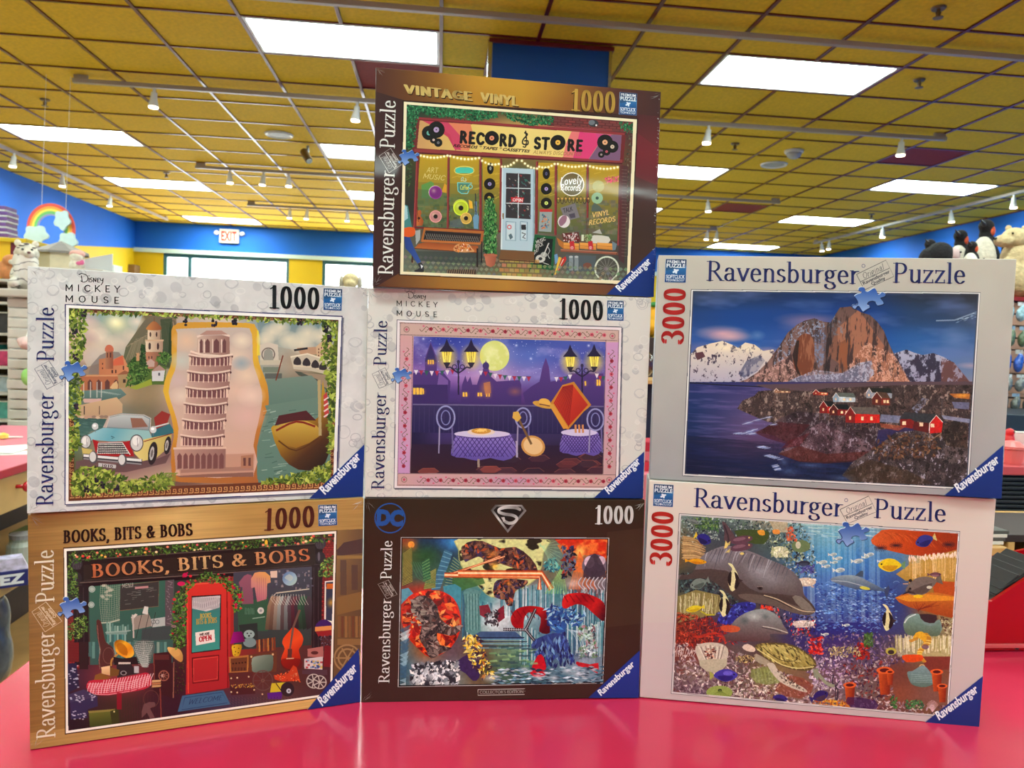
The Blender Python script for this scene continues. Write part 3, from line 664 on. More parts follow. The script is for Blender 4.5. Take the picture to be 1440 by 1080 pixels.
    c.poly([(985,210),(1040,215),(1100,230),(1130,290),(1120,350),(1070,330),(1000,260)],('l', (990,220),(1120,340),[(228,182,112),(190,140,78)]), sm=3); c.ell(1060,262,44,34,(214,166,98), rot=30)
    c.poly([(760,750),(860,730),(865,770),(820,790),(870,885),(820,890),(790,830),(740,880)],(118,84,84),.85, sm=2)
    c.scatter([(1050,350),(1140,350),(1150,650),(1040,650)],90,9,[(60,70,36),(44,52,30),(84,60,40)], asp=.5)
    # foliage tub, ivy
    c.scatter([(28,0),(190,-110),(240,-20),(200,110),(60,150),(28,130)],240,13, LEAF+[(150,180,90)])
    c.rect(40,165,145,350,(104,34,36))
    for k in range(12): c.line([(42,175+k*15),(144,172+k*15)],3,(140,60,54),.8)
    # door
    c.view(30,690,2.843); c.poly([(655,385),(690,372),(815,365),(838,400),(832,790),(658,818),(662,600)],('v', (214,60,50),(168,44,50)), sm=0)
    c.line([(655,395),(700,376),(820,368)],5,(232,92,72)); c.line([(822,375),(826,790)],4,(120,28,30)); c.line([(664,410),(668,812)],4,(232,84,64))
    c.poly([(681,424),(800,418),(796,640),(680,654)],(50,26,30)); c.poly([(684,430),(796,422),(793,636),(683,650)],('v', (58,120,118),(62,152,140)))
    c.poly([(684,430),(796,422),(793,470),(740,486),(684,474)],(206,200,200)); 
    for k in range(26): c.line([(686+k*4.2,430),(687+k*4.2,478-4*math.sin(k*.5))],1.6,(120,112,120),.8)
    c.text(stroke_text('BOOKS,', .2,.1,.06),(715,513),(764,509),(715,495), col=(214,174,60)); c.text(stroke_text('BITS & BOBS', .2,.1,.06),(699,538),(782,530),(699,517), col=(196,156,56))
    c.poly([(696,570),(772,558),(775,607),(699,622)],(236,224,216)); c.text(sans_text('WE ARE', .05),(712,584),(752,577),(712,575), col=(60,30,30)); c.text(stroke_text('OPEN', .26,.1,.06),(711,608),(762,599),(710,588), col=(176,34,44))
    c.line([(684,672),(790,660),(788,760),(686,772),(684,672)],4,(90,24,28)); c.line([(689,678),(785,667),(783,754),(690,766),(689,678)],2,(226,90,76))
    c.poly([(644,822),(808,800),(836,856),(626,886)],(66,104,138)); c.line([(654,830),(802,808),(824,850),(642,878),(654,830)],3,(44,74,110)); c.text(stroke_text('WELCOME', .1,.05,0, slant=.3),(664,858),(802,838),(668,836),(800,820), col=(36,60,96))
    # right window
    c.poly([(848,330),(1162,306),(1158,620),(850,640)],('v', (72,74,88),(52,66,62))); c.view(290,720,6)
    c.poly([(270,780),(520,720),(520,1010),(270,1010)],(52,92,70)); 
    for k in range(60): x, y = random.uniform(540,890), random.uniform(490,650); c.rect(x, y, x+random.uniform(8,22), y+random.uniform(10,28), random.choice([(96,96,116),(130,130,146),(66,66,84),(150,140,140)]),.8)
    c.poly([(540,505),(600,500),(600,560),(545,560)],(226,196,176)); c.ell(705,568,62,60,('l', (650,520),(760,620),[(90,120,160),(150,176,200),(180,210,190)])); c.poly([(660,560),(700,530),(735,560),(710,590),(690,580)],(190,200,190),.7, sm=2)
    c.poly([(275,600),(320,545),(350,530),(385,540),(400,780),(300,785),(305,640),(285,640)],('v', (150,92,110),(130,84,100)), sm=0)
    c.poly([(378,570),(410,518),(450,510),(500,512),(540,545),(545,600),(515,610),(510,740),(430,765),(410,640),(380,650)],('l', (380,740),(520,520),[(176,100,120),(206,140,130),(226,164,92)]))
    for k in range(5): c.line([(430+k*18,560),(435+k*16,755)],5,(160,96,110),.45)
    c.line([(590,690),(870,655)],10,(196,190,170)); c.line([(590,690),(540,740)],7,(170,164,150))
    for k, q in enumerate([(176,140,110),(150,116,98),(190,170,150),(170,180,176),(120,96,96),(150,160,160),(96,70,80),(110,50,64),(72,60,70),(60,110,80),(50,90,70),(80,70,78)]):
        x = 545+k*28; c.poly([(x, 720),(x+22,712),(x+40,760),(x+34,1000 if k < 7 else 980),(x-50+k*4,1000),(x-28,800)],('v', q, tuple(v*.55 for v in q)),.9)
    for k in range(13): c.line([(560+k*22,700),(545+k*24,740),(585+k*23,790)],4,(220,216,200),.8)
    c.ell(460,838,28,28,(206,204,196)); c.ell(460,838,12,12,(150,150,150)); c.line([(390,905),(495,890)],8,(140,170,150))
    for k in range(9): c.line([(330+k*9,815+random.uniform(-6,6)),(330+k*9,870)],4,(100,140,116),.8)
    c.poly([(1000,590),(1085,580),(1080,960),(995,930)],(236,226,214)); c.poly([(1010,600),(1085,592),(1080,930),(1008,915)],(54,62,82)); c.rect(1015,610,1085,655,(206,108,44)); c.glow(1050,770,50,60,(220,160,60),.9)
    c.view(290,860,6.545)
    c.poly([(300,130),(470,110),(480,330),(340,340)],(44,56,54)); c.ell(395,215,50,40,(150,172,168)); c.ell(400,290,60,45,(124,144,144)); c.ell(378,207,6,6,(20,20,24)); c.ell(412,207,6,6,(20,20,24)); c.ell(394,230,9,7,(20,20,24))
    c.poly([(250,195),(328,190),(358,282),(218,304)],('h', (170,30,130),(96,18,80))); c.poly([(238,318),(325,310),(318,370),(300,415),(250,415),(240,370)],('h', (226,190,50),(176,130,30)), sm=2)
    for x, y in ((258,335),(300,345),(270,375),(295,385),(265,405)): c.ell(x, y, 5,5,(40,30,20))
    for k in range(9): c.poly([(460+k*20,268-k*3),(476+k*20,266-k*3),(478+k*20,378-k*2),(462+k*20,380-k*2)],[(120,60,40),(190,120,60),(84,44,40),(150,84,50)][k % 4])
    c.poly([(208,425),(395,405),(385,560),(215,570)],(176,116,60)); c.poly([(225,440),(378,425),(372,550),(230,560)],(112,66,44))
    for k in range(5): c.ell(248+k*28,485-k*3,8,8,(60,34,28)); c.rect(232+k*28,520,250+k*28,550,(84,50,40))
    c.poly([(390,405),(650,372),(645,560),(388,560)],(104,62,44)); c.poly([(420,440),(470,415),(590,402),(615,430),(610,530),(570,560),(440,565),(420,530)],('l', (420,420),(600,560),[(150,164,146),(108,124,110),(80,96,86)]), sm=2)
    for p in ((415,422),(612,400)): c.ell(*p, 10,10,(220,180,130))
    c.poly([(205,570),(430,560),(430,660),(215,680)],(92,48,46)); c.poly([(215,690),(450,670),(450,760),(230,775)],(78,40,42))
    c.scatter([(225,680),(440,665),(450,700),(240,710)],70,8,[(226,190,80),(190,140,60),(160,100,60)])
    for x, y in ((230,620),(285,615),(390,605),(230,745),(285,750),(440,725),(515,765)): c.ell(x, y, 8,8,(224,190,150))
    c.ring(520,640,90,10,(104,76,70)); c.ell(520,640,16,16,(150,110,90))
    for k in range(8): c.line([(520,640),(520+85*math.cos(k*.78),640+85*math.sin(k*.78))],6,(100,70,66))
    c.poly([(720,350),(700,300),(710,250),(760,190),(800,150),(860,190),(890,250),(880,310),(850,360),(865,430),(850,500),(780,540),(700,500),(690,430)],('l', (690,200),(880,520),[(214,70,30),(232,84,40),(190,50,26),(130,30,24)]), sm=3)
    c.poly([(735,545),(690,500),(700,440),(860,440),(880,500),(850,545)],(110,26,26),.6, sm=2); c.line([(860,-10),(800,150),(768,360)],22,(112,84,76), w1=16); c.poly([(750,350),(790,350),(785,430),(745,430)],(96,56,50)); c.line([(735,440),(805,435)],10,(214,176,140))
    c.poly([(930,350),(1075,325),(1075,430),(930,420)],(176,110,104)); c.ell(995,385,34,16,(90,44,44)); c.poly([(1085,320),(1150,318),(1150,520),(1075,510)],(120,36,40))
    c.poly([(900,440),(1070,420),(1065,540),(900,530)],(210,196,196))
    for k in range(26): c.rect(*(lambda x, y: (x, y, x+22, y+16))(random.uniform(902,1045), random.uniform(440,520)), random.choice([(176,44,50),(54,70,130),(214,180,90),(120,150,180)]),.85)
    c.poly([(1010,120),(1050,85),(1100,78),(1150,110),(1150,150),(1000,150)],(66,36,100)); c.poly([(1000,148),(1150,135),(1150,175),(1000,190)],(222,146,84)); c.poly([(1005,190),(1155,175),(1155,230),(1030,235)],(150,40,44))
    c.poly([(880,545),(1110,540),(1110,590),(880,580)],(86,60,70)); c.scatter([(1040,230),(1150,225),(1150,320),(1060,320)],60,9,[(70,60,74),(120,110,126),(44,36,46)])
    for cx, cy, r in ((985,645,68),(1040,655,64)):
        c.ell(cx, cy, r, r, (74,50,56)); c.ring(cx, cy, r-5,10,(196,184,176))
        for k in range(7): c.line([(cx, cy),(cx+r*.9*math.cos(k*.9), cy+r*.9*math.sin(k*.9))],10,(196,186,178))
    c.poly([(620,590),(720,590),(760,560),(800,500),(830,520),(860,640),(700,650),(630,630)],(196,70,40)); c.scatter([(620,600),(820,520),(860,650),(640,640)],50,11,[(236,96,50),(160,44,30),(210,130,90)])
    c.poly([(600,665),(735,655),(700,740),(585,750)],(206,184,50)); c.line([(640,665),(690,735)],8,(60,40,40)); c.poly([(560,755),(700,740),(690,810),(565,810)],(92,40,130)); c.ell(745,720,62,66,(52,40,46)); c.ell(757,735,22,22,(190,186,200)); c.ell(757,735,8,8,(80,80,90))
    # herringbone floor
    for k in range(30):
        for j in range(4):
            x, y = 210+k*28,800+j*24-k*4; 
            if 780 < y < 900: c.line([(x, y),(x+16, y+14)],3,(120,90,88),.7); c.line([(x+16, y+14),(x+30, y-2)],3,(60,40,46),.7)
    # flowers and leaves over everything
    c.view(30,690,2.843)
    c.scatter([(186,250),(1248,178),(1248,205),(1100,215),(960,232),(700,240),(560,258),(400,262),(260,282),(190,300)],900,7, LEAF)
    c.scatter([(595,590),(610,430),(650,370),(740,325),(830,345),(885,410),(880,480),(850,490),(840,420),(800,372),(700,370),(664,410),(658,620),(620,640)],900,6.5, LEAF+[(90,150,60)])
    c.scatter([(186,300),(225,330),(230,430),(186,440)],160,6, LEAF); c.scatter([(1205,280),(1250,260),(1250,350),(1180,345)],150,6, LEAF+[(140,180,80)])
    for k in range(90):
        x = random.uniform(190,1240); y = 262-(x-190)*.07+random.uniform(-10,18); q = random.choice([(224,130,100),(230,170,80),(210,90,100),(236,200,150),(200,70,60)]); r = random.uniform(3,7)
        if random.random() < .6: c.ell(x, y, r, r*.8, q); c.ell(x-1, y-1, r*.4, r*.4, tuple(min(255, v*1.25) for v in q))
    for k in range(46):
        x, y = random.choice([(random.uniform(600,655), random.uniform(380,620)),(random.uniform(640,840), random.uniform(330,372)),(random.uniform(845,885), random.uniform(380,480))]); r = random.uniform(3,7); c.ell(x, y, r, r*.8, random.choice([(190,30,80),(206,50,60),(170,30,50)]))
    c.ell(640,375,16,9,(206,34,96)); c.ell(655,340,10,9,(196,30,80)); c.ell(980,208,6,10,(240,190,60)); c.ell(610,545,10,6,(176,120,150),.6)
    c.set_clip()
    return dict(frame=F, picture=I)
def print_books(c):
    d = art_books(c); c.view(30,690,2.843)
    d['title'] = warp(*stroke_text('BOOKS, BITS & BOBS', .22,.1,.09, track=.06, wx=.9),(168,211),(686,180),(168,162),(684,132)); d['title_col'] = (44,26,20)
    d['count'] = count_text('1000', (966,162),(1175,147),(970,76),(1175,60)); d['count_col'] = (84,36,26)
    d['brand'] = brand_up(c, 138,988,565,447,236,74,.13,.07, dx=-10); d['brand_col'] = (240,228,205)
    d['badge'] = badge(c, (1189,60),(1263,57),(1263,140),(1189,144)); d['stamp'] = stamp(c, (95,568),(42,488),(98,448),(163,525),(240,225,200),2.2)
    d['flash'] = flash(c, (1347,634),(1356,846),(1142,876),(1200,862),(1342,716),(1180,832))
    d['flash'] = [(1354,636),(1352,846),(1140,877)]; d['jig'] = jigsaw(c, 204,473,.4)
    return d
def record(c, x, y, r, lab, ry=None, body=(24,22,24)):
    ry = ry or r; c.ell(x, y, r, ry, body)
    for k in (.85,.7,.58): c.ring(x, y, r*k, r*.03,(70,66,66),.7, ry*k)
    c.ell(x, y, r*.34, ry*.34, lab); c.ell(x, y, r*.08, ry*.08,(20,20,20))
def art_vinyl(c):
    c.view(510,80,3.086); full = [(55,40),(1296,145),(1268,1050),(40,1005)]
    c.poly(full, ('l', (50,500),(1290,540),[(66,40,40),(60,38,38),(70,44,38),(66,40,40),(64,40,42)]))
    c.poly([(55,40),(1296,145),(1290,260),(180,190),(50,150)],('l', (60,90),(1290,180),[(82,46,38),(118,76,36),(176,128,48),(184,138,52),(140,92,44),(86,50,44),(70,40,42)]))
    c.glow(620,120,480,90,(198,152,60),.6); c.poly([(160,940),(1160,990),(1160,1055),(40,1010)],('l', (60,960),(1160,1010),[(90,54,40),(156,110,50),(176,128,56),(130,84,46),(100,62,50)]))
    c.poly([(1190,250),(1290,260),(1270,840),(1150,960)],('l', (1230,260),(1200,900),[(84,40,44),(110,44,50),(78,48,48),(66,48,44),(72,50,42)]))
    c.poly([(1190,330),(1285,400),(1280,560),(1185,520)],(122,40,54),.5)
    F = [(180,196),(1188,272),(1158,990),(162,946)]; c.poly([(174,190),(1194,268),(1162,996),(156,950)],(40,22,20),.7); c.poly(F, (236,224,190)); I = [(192,209),(1172,283),(1146,974),(176,934)]; c.poly(I, (50,30,34)); c.pic = c.mm(F); c.set_clip(I)
    c.grid(165,200,1180,985,[[(30,66,50),(34,62,46),(44,60,46),(76,40,44),(70,44,44)],[(60,60,50),(150,70,66),(190,150,90),(160,70,84),(84,50,54)],[(64,66,44),(140,124,44),(120,100,60),(150,124,50),(90,60,50)],
        [(56,56,46),(84,100,64),(80,96,76),(96,98,70),(84,60,54)],[(50,50,48),(80,84,66),(110,104,90),(86,84,70),(80,50,50)],[(84,84,76),(110,72,50),(110,110,104),(100,80,62),(84,70,62)],[(100,108,96),(80,88,84),(100,84,66),(84,86,82),(70,66,62)],[(116,122,102),(110,112,90),(140,124,80),(112,112,96),(96,96,86)]])
    # brick lintel
    c.poly([(800,240),(1175,275),(1172,320),(800,300)],(96,46,50))
    for r_ in range(4):
        for k in range(12): c.poly([(815+k*32+(r_ % 2)*14,262+r_*11+k*2.4),(842+k*32+(r_ % 2)*14,264+r_*11+k*2.4),(842+k*32+(r_ % 2)*14,272+r_*11+k*2.4),(815+k*32+(r_ % 2)*14,270+r_*11+k*2.4)],(122+random.randint(-14,14),62,62))
    # fascia
    c.poly([(232,262),(1140,330),(1130,460),(215,412)],(112,42,48)); c.line([(240,268),(1135,336)],8,(146,56,62)); c.line([(225,408),(1125,454)],14,(140,60,62)); c.line([(225,418),(1125,464)],6,(88,32,42))
    Sg = [(248,278),(1122,340),(1115,452),(236,398)]; c.poly(Sg, ('l', (240,330),(1120,400),[(196,150,100),(220,190,110),(228,204,128),(226,200,124),(206,150,110)]))
    c.poly([(260,279),(378,287),(420,400),(402,408),(370,350),(300,300)],(190,62,92)); c.poly([(300,282),(370,287),(430,340),(440,408),(400,404),(380,340)],(196,70,100)); c.poly([(372,287),(468,293),(480,340),(462,410),(425,406),(420,340)],(216,128,96))
    c.poly([(905,325),(1000,332),(930,440),(868,436),(880,380)],(222,120,120)); c.poly([(940,327),(1050,336),(980,444),(912,440)],(214,66,120)); c.poly([(1050,336),(1122,341),(1115,452),(980,445),(1010,400)],(124,92,122)); c.poly([(1010,334),(1080,338),(1030,385)],(196,74,128))
    for x, y, r, l in ((288,332,31,(104,170,160)),(320,318,36,(176,150,190)),(308,362,16,(220,190,180)),(328,374,18,(120,120,130)),(1050,372,34,(226,170,130)),(1082,391,26,(214,196,176)),(1057,412,17,(196,96,110)),(1034,425,14,(170,150,150))): record(c, x, y, r, l)
    K = (34,30,32)
    def fat(s, x0, y0, x1, y1, h, pw=.27): c.text(stroke_text(s, pw, pw*.95,0, track=.13, wx=.9),(x0, y0),(x1, y1),(x0+3, y0-h), col=K)
    fat('REC', 420,372,524,381,46); record(c, 560,354,31,(222,140,110)); fat('RD', 592,385,664,390,46)
    c.line([(700,330),(714,338),(696,360),(694,378),(714,382),(716,366),(700,366)],6, K, sm=4); c.line([(706,322),(710,360),(706,392),(694,390)],5, K, sm=3)
    fat('ST', 742,398,806,401,46); record(c, 846,373,33,(226,180,80)); fat('RE', 886,406,950,409,44)
    c.text(sans_text('RECORDS * TAPES * CASSETTES', .03,.25),(392,392),(724,417),(394,380), col=(40,26,26)); c.text(stroke_text('ALWAYS DISCOUNTED', .11,.11,0, slant=.12),(738,421),(946,431),(740,407), col=(150,110,60))
    # windows
    P1 = [(216,420),(600,440),(600,750),(216,750)]
    for q in ([(250,424),(368,430),(364,745),(228,740)],[(380,430),(504,438),(504,750),(376,745)],[(520,440),(598,446),(590,770),(520,760)],[(760,460),(832,462),(830,770),(757,765)],[(846,462),(968,468),(968,780),(842,770)],[(982,470),(1112,474),(1104,800),(980,790)]):
        c.poly(q, ('v', (178,144,38),(86,96,70))); c.poly([q[0], q[1],((q[1][0]+q[2][0])/2,(q[1][1]*.62+q[2][1]*.38)),((q[0][0]+q[3][0])/2, q[0][1]*.62+q[3][1]*.38)],('v', (190,156,44),(176,148,50)),.6)
    for k in range(170):
        x, y = random.uniform(232,500), random.uniform(590,745); c.rect(x, y, x+random.uniform(8,28), y+random.uniform(6,16), random.choice([(70,92,62),(100,124,84),(56,70,56),(120,120,84),(86,110,96)]),.55)
    for k in range(120):
        x, y = random.uniform(850,1100), random.uniform(620,780); c.rect(x, y, x+random.uniform(10,34), y+random.uniform(8,22), random.choice([(96,104,88),(120,118,96),(80,90,92),(140,128,100),(110,96,96)]),.45)
    for k in range(50): x, y = random.choice([(random.uniform(380,490), random.uniform(450,600)),(random.uniform(850,1100), random.uniform(480,600)),(random.uniform(525,590), random.uniform(470,640)),(random.uniform(765,825), random.uniform(480,650))]); c.line([(x, y),(x+30, y-8)],4,(210,180,70),.5)
    c.view(560,140,7.2); c.poly([(235,870),(330,830),(360,850),(360,1000),(240,1000)],(84,150,84),.8); c.poly([(180,910),(490,930),(490,1080),(180,1080)],(86,108,76),.6); c.rect(530,960,820,1080,(104,116,70),.6)
    W = (226,214,150); c.text(stroke_text('ART', .08,.08,0, slant=.1),(285,740),(400,748),(290,688), col=W); c.text(stroke_text('MUSIC', .08,.08,0, slant=.15),(245,800),(465,822),(255,752), col=W)
    c.rect(578,690,760,750,(80,190,170)); c.ring(668,722,100,7,(226,220,120), ry=42)
    for a, b in (((600,845),(745,850)),((600,845),(605,930)),((605,930),(640,955)),((640,955),(700,955)),((700,955),(725,900))): c.line([a, b],8,(120,206,206))
    c.poly([(604,850),(725,850),(722,925),(640,952),(608,925)],(66,130,130),.8); c.ring(730,885,20,8,(120,206,206)); c.text(stroke_text('Coffee', .14,.12,0),(625,915),(715,917),(625,872), col=(230,220,90)); c.line([(640,830),(640,800),(660,790),(655,825),(685,830),(680,800)],6,(170,216,206), sm=3)
    for p, r, q in (((375,942),68,(120,48,124)),((632,1090),78,(176,190,56))): c.ell(*p, r, r, (232,220,200) if r < 70 else (196,206,90)); c.ell(*p, r*.88, r*.88, q)
    for k in range(12): a = random.uniform(0,6.3); c.ell(375+38*math.cos(a),942+38*math.sin(a),10,10,(196,130,196),.8)
    record(c, 932,700,33,(150,150,150),58); record(c, 925,858,58,(150,140,190),58); record(c, 920,1000,52,(206,180,80),56)
    c.poly([(440,940),(470,850),(490,870),(490,950)],(222,160,50),.8)
    c.view(560,270,8)
    for cx, cy, r, q, h in ((420,10,74,(120,48,124),0),(705,185,86,(178,196,54),28),(762,300,66,(196,160,80),24),(420,280,70,(190,130,130),24)):
        c.ell(cx, cy, r, r, tuple(min(255, v*1.2) for v in q)); c.ell(cx, cy, r*.85, r*.85, q); c.glow(cx-r*.3, cy-r*.3, r*.6, r*.6,(240,236,190),.5)
        if h: c.ell(cx, cy, h, h, (36,30,30))
    c.poly([(790,90),(830,110),(840,190),(800,190)],(226,176,60)); c.poly([(200,170),(214,168),(222,215),(250,205),(262,240),(252,275),(285,330),(270,385),(190,385),(186,300),(205,270)],('h', (206,120,60),(150,76,44)), sm=0); c.ell(232,300,16,14,(60,36,30)); c.line([(214,170),(226,340)],6,(66,44,36))
    c.poly([(860,110),(886,110),(886,240),(905,280),(900,420),(850,415),(840,290),(862,250)],(110,150,180)); c.line([(868,20),(874,260)],12,(60,56,60))
    c.poly([(580,330),(700,300),(740,400),(580,400)],(90,100,120),.6)
    # window bars
    c.view(510,80,3.086)
    for a, b, w in (((240,420),(226,745),14),((373,430),(369,748),9),((511,438),(511,752),10),((600,442),(597,760),10),((756,455),(753,770),11),((838,460),(836,775),10),((975,466),(975,700),8),((1122,470),(1112,820),16)):
        c.line([a, b], w, (122,46,50)); c.line([(a[0]-w*.25, a[1]),(b[0]-w*.25, b[1])], w*.25,(160,76,76))
    c.line([(228,742),(600,760)],8,(110,44,46))
    for seg in (((252,430),(368,430)),((380,432),(505,440)),((518,452),(590,466)),((604,478),(668,450)),((690,452),(756,486)),((765,478),(832,466)),((846,466),(968,472)),((985,476),(1105,480))):
        n = max(5, int(abs(seg[1][0]-seg[0][0])/14)); 
        for k in range(n+1):
            t = k/n; x = seg[0][0]+t*(seg[1][0]-seg[0][0]); y = seg[0][1]+t*(seg[1][1]-seg[0][1])+9*math.sin(math.pi*t); c.glow(x, y, 12,12,(250,230,140),.8); c.ell(x, y, 5,5,(252,244,206))
    # door
    c.poly([(604,482),(746,488),(744,846),(598,838)],(176,198,210)); c.line([(606,484),(602,838)],5,(214,224,228)); c.line([(742,490),(740,844)],5,(140,164,180))
    c.poly([(622,505),(728,510),(728,706),(620,700)],(60,56,60))
    for k in range(80): x, y = random.uniform(626,720), random.uniform(510,695); c.poly([(x, y),(x+random.uniform(4,14), y+3),(x+8, y+random.uniform(5,16))], random.choice([(60,120,110),(176,60,60),(190,180,176),(44,40,50),(90,70,60),(110,130,150)]),.8)
    for y in (570,636): c.line([(622, y),(728, y+3)],4,(206,216,220))
    c.line([(676,508),(674,702)],4,(206,216,220)); c.poly([(642,610),(700,612),(694,634),(646,630)],(190,44,50)); c.text(sans_text('OPEN', .04),(650,628),(694,630),(650,615), col=(236,220,220))
    for x0, x1 in ((622,664),(684,714)): c.line([(x0,716),(x1,718),(x1-1,800),(x0-1,798),(x0,716)],2.5,(110,136,156)); c.poly([(x0+5,722),(x1-5,724),(x1-6,794),(x0+4,792)],(196,210,218))
    c.ring(636,740,8,4,(206,80,90)); c.poly([(632,775),(644,768),(652,785),(640,795)],(90,110,120)); c.rect(688,730,708,752,(50,50,56)); c.line([(690,765),(706,770),(694,785),(706,790)],4,(60,60,66)); c.rect(606,680,612,705,(130,110,80))
    # records strip right, poster, sign, glass lettering
    for y, l, r in ((508,(90,90,130),24),(574,(170,150,200),25),(636,(210,220,120),24)): record(c, 796, y, 16 if y == 508 else 24, l, r)
    c.poly([(768,662),(822,662),(818,762),(764,758)],(150,160,160)); c.poly([(768,662),(822,662),(822,674),(768,674)],(190,60,60)); c.scatter([(775,685),(812,685),(808,750),(772,750)],40,6,[(196,96,60),(70,90,120),(206,130,80),(90,130,150)])
    c.view(730,140,7.2); c.ell(535,860,118,120,(96,84,60),.85); c.ring(535,860,116,10,(244,240,232)); c.text(stroke_text('Lovely', .13,.12,0, slant=.1),(410,870),(640,850),(410,795), col=(248,244,240)); c.text(stroke_text('Records', .13,.12,0, slant=.1),(415,920),(620,925),(420,860), col=(248,244,240))
    for k in range(9): c.ring(395+k*38,1020+8*math.sin(k*2),14,6,(60,50,40), ry=30); c.ell(395+k*38,1005,10,10,(206,160,90))
    c.ell(800,880,60,60,(190,200,150),.5); c.ell(788,1000,58,58,(150,186,150)); c.ell(788,1000,16,16,(60,80,70)); c.scatter([(860,790),(1000,780),(1000,830),(880,840)],60,14,[(206,80,110),(220,120,120)])
    c.view(730,270,7.2)
    c.poly([(415,165),(565,115),(612,260),(470,300)],(122,118,124)); c.text(stroke_text('TALK', .16,.14,0),(450,215),(545,190),(440,175), col=(60,54,64)); c.poly([(500,230),(560,215),(570,260),(520,270)],(80,76,90)); c.ell(452,302,62,64,(222,214,216)); c.poly([(400,300),(440,245),(480,250),(470,310),(420,350)],(150,110,130), sm=3)
    c.poly([(730,180),(760,110),(850,190),(740,200)],(80,96,100),.8, sm=2)
    G = (232,196,120); c.text(stroke_text('VINYL', .15,.13,0, slant=.1),(735,262),(910,230),(733,215), col=G); c.text(stroke_text('RECORDS', .15,.13,0, slant=.1),(700,338),(975,298),(705,290),(970,250), col=G)
    # cart, crates, wheel
    c.poly([(430,420),(600,410),(620,510),(450,510)],(96,50,48)); c.scatter([(450,430),(600,420),(600,505),(460,505)],60,16,[(190,176,176),(150,60,60),(110,40,44),(206,190,190)]); c.rect(630,435,655,500,(206,214,190)); c.scatter([(660,440),(740,430),(740,510),(660,510)],40,12,[(110,150,90),(150,170,120)])
    c.poly([(740,460),(760,440),(905,455),(905,520),(740,520)],(206,204,194), sm=2); c.poly([(740,415),(815,378),(840,430)],(176,176,170)); 
    for x0, x1 in ((450,605),(612,780),(788,945)): c.poly([(x0,515),(x1,525),(x1,592),(x0,578)],('v', (230,166,84),(200,130,60))); c.line([(x0,548),(x1,557)],3,(160,96,44))
    c.poly([(380,465),(450,515),(450,580),(400,540)],(176,112,56))
    for x in (535,722): c.poly([(x-25,505),(x+20,500),(x+30,585),(x-20,590)],(190,50,60)); c.ell(x, 570,16,18,(226,190,190),.9); c.ring(x, 572,10,4,(180,40,50))
    c.line([(420,595),(1000,628)],26,(140,84,66)); c.line([(420,588),(1000,618)],6,(190,130,104)); c.ring(1010,630,20,8,(90,60,50)); c.poly([(940,500),(990,530),(975,590),(945,595)],(110,130,140))
    c.poly([(470,640),(780,650),(760,800),(480,820)],(84,96,104),.8)
    for x, y in ((525,690),(580,690)): c.rect(x-20, y-30, x+20, y+110,(150,160,166),.7); c.ell(x, y-30,20,10,(196,204,206),.8)
    c.ell(888,782,122,125,(86,84,78),.6); 
    for k in range(14): c.line([(888,782),(888+115*math.cos(k*.45),782+118*math.sin(k*.45))],4,(170,174,164),.6)
    c.ring(888,782,118,17,(206,214,196), ry=122); c.ell(690,750,44,30,(130,76,60),.8); c.ring(510,745,30,6,(120,130,120))
    # chalkboard, umbrella
    c.poly([(155,435),(370,455),(345,800),(110,765)],(38,92,58)); c.poly([(180,465),(342,480),(322,750),(140,735)],(34,36,38)); c.line([(120,760),(105,810)],16,(36,84,54)); c.line([(340,790),(335,850)],16,(36,84,54))
    c.text(stroke_text('MUSIC', .16,.14,0),(175,530),(270,490),(165,500), col=(214,214,206)); c.text(stroke_text('ROCK', .16,.14,0),(165,575),(245,545),(160,540), col=(214,214,206)); c.text(stroke_text('DAY', .16,.14,0),(150,640),(200,600),(150,600), col=(214,214,206))
    c.ell(215,680,50,40,(196,196,190)); c.ell(250,640,34,28,(170,170,166)); c.ell(215,680,20,16,(60,60,60)); c.line([(245,650),(300,520)],12,(200,200,196)); c.line([(290,560),(310,600),(290,640),(310,680)],7,(190,190,186), sm=2); c.line([(240,720),(300,740)],6,(220,220,214))
    c.poly([(355,640),(385,630),(400,700),(365,740)],(110,150,190)); c.poly([(400,660),(430,670),(370,840),(355,850)],(222,180,70)); c.poly([(430,680),(470,655),(480,690),(372,845)],(190,54,50)); c.poly([(440,690),(455,680),(372,840)],(232,220,196))
    # grass line of cobbles
    c.view(510,80,3.086)
    for k in range(46):
        for j in range(6):
            x = 175+k*22+(j % 2)*11; y = 862+j*21+(x-175)*.035
            if 590 < x < 760: q = (178,156,92)
            else: q = (128,134,112)
            q = tuple(v*random.uniform(.82,1.12) for v in q)
            if x > 760 and y < 900: continue
            c.poly([(x, y+8),(x+10, y-1),(x+20, y+7),(x+10, y+17)] if not 590 < x < 760 else [(x, y),(x+19, y+1),(x+19, y+16),(x, y+15)], q, .8)
    # the bench, plant and passer-by stand in front
    c.poly([(215,845),(520,850),(515,905),(215,885)],(60,66,66),.55); c.rect(365,925,490,952,(70,56,50)); 
    for k in range(13): c.line([(370+k*9.5,925),(364+k*9.5,952)],3,(140,120,96))
    c.poly([(600,840),(744,848),(744,886),(590,880)],(118,84,56)); c.line([(594,882),(744,890)],5,(90,60,44))
    c.view(560,270,8)
    c.poly([(290,405),(960,445),(960,475),(920,470),(300,435)],(176,106,54)); c.poly([(290,405),(310,410),(275,570),(255,560)],(176,104,52)); c.poly([(935,450),(962,450),(945,590),(920,585)],(166,96,50)); c.poly([(310,440),(930,478),(912,570),(285,545)],(44,38,40))
    for k in range(24): x = 305+k*25; c.line([(x, 470+k*1.6),(x+34,550+k*1.4)],7,(120,116,110)); c.line([(x+34,472+k*1.6),(x, 548+k*1.4)],7,(96,92,90))
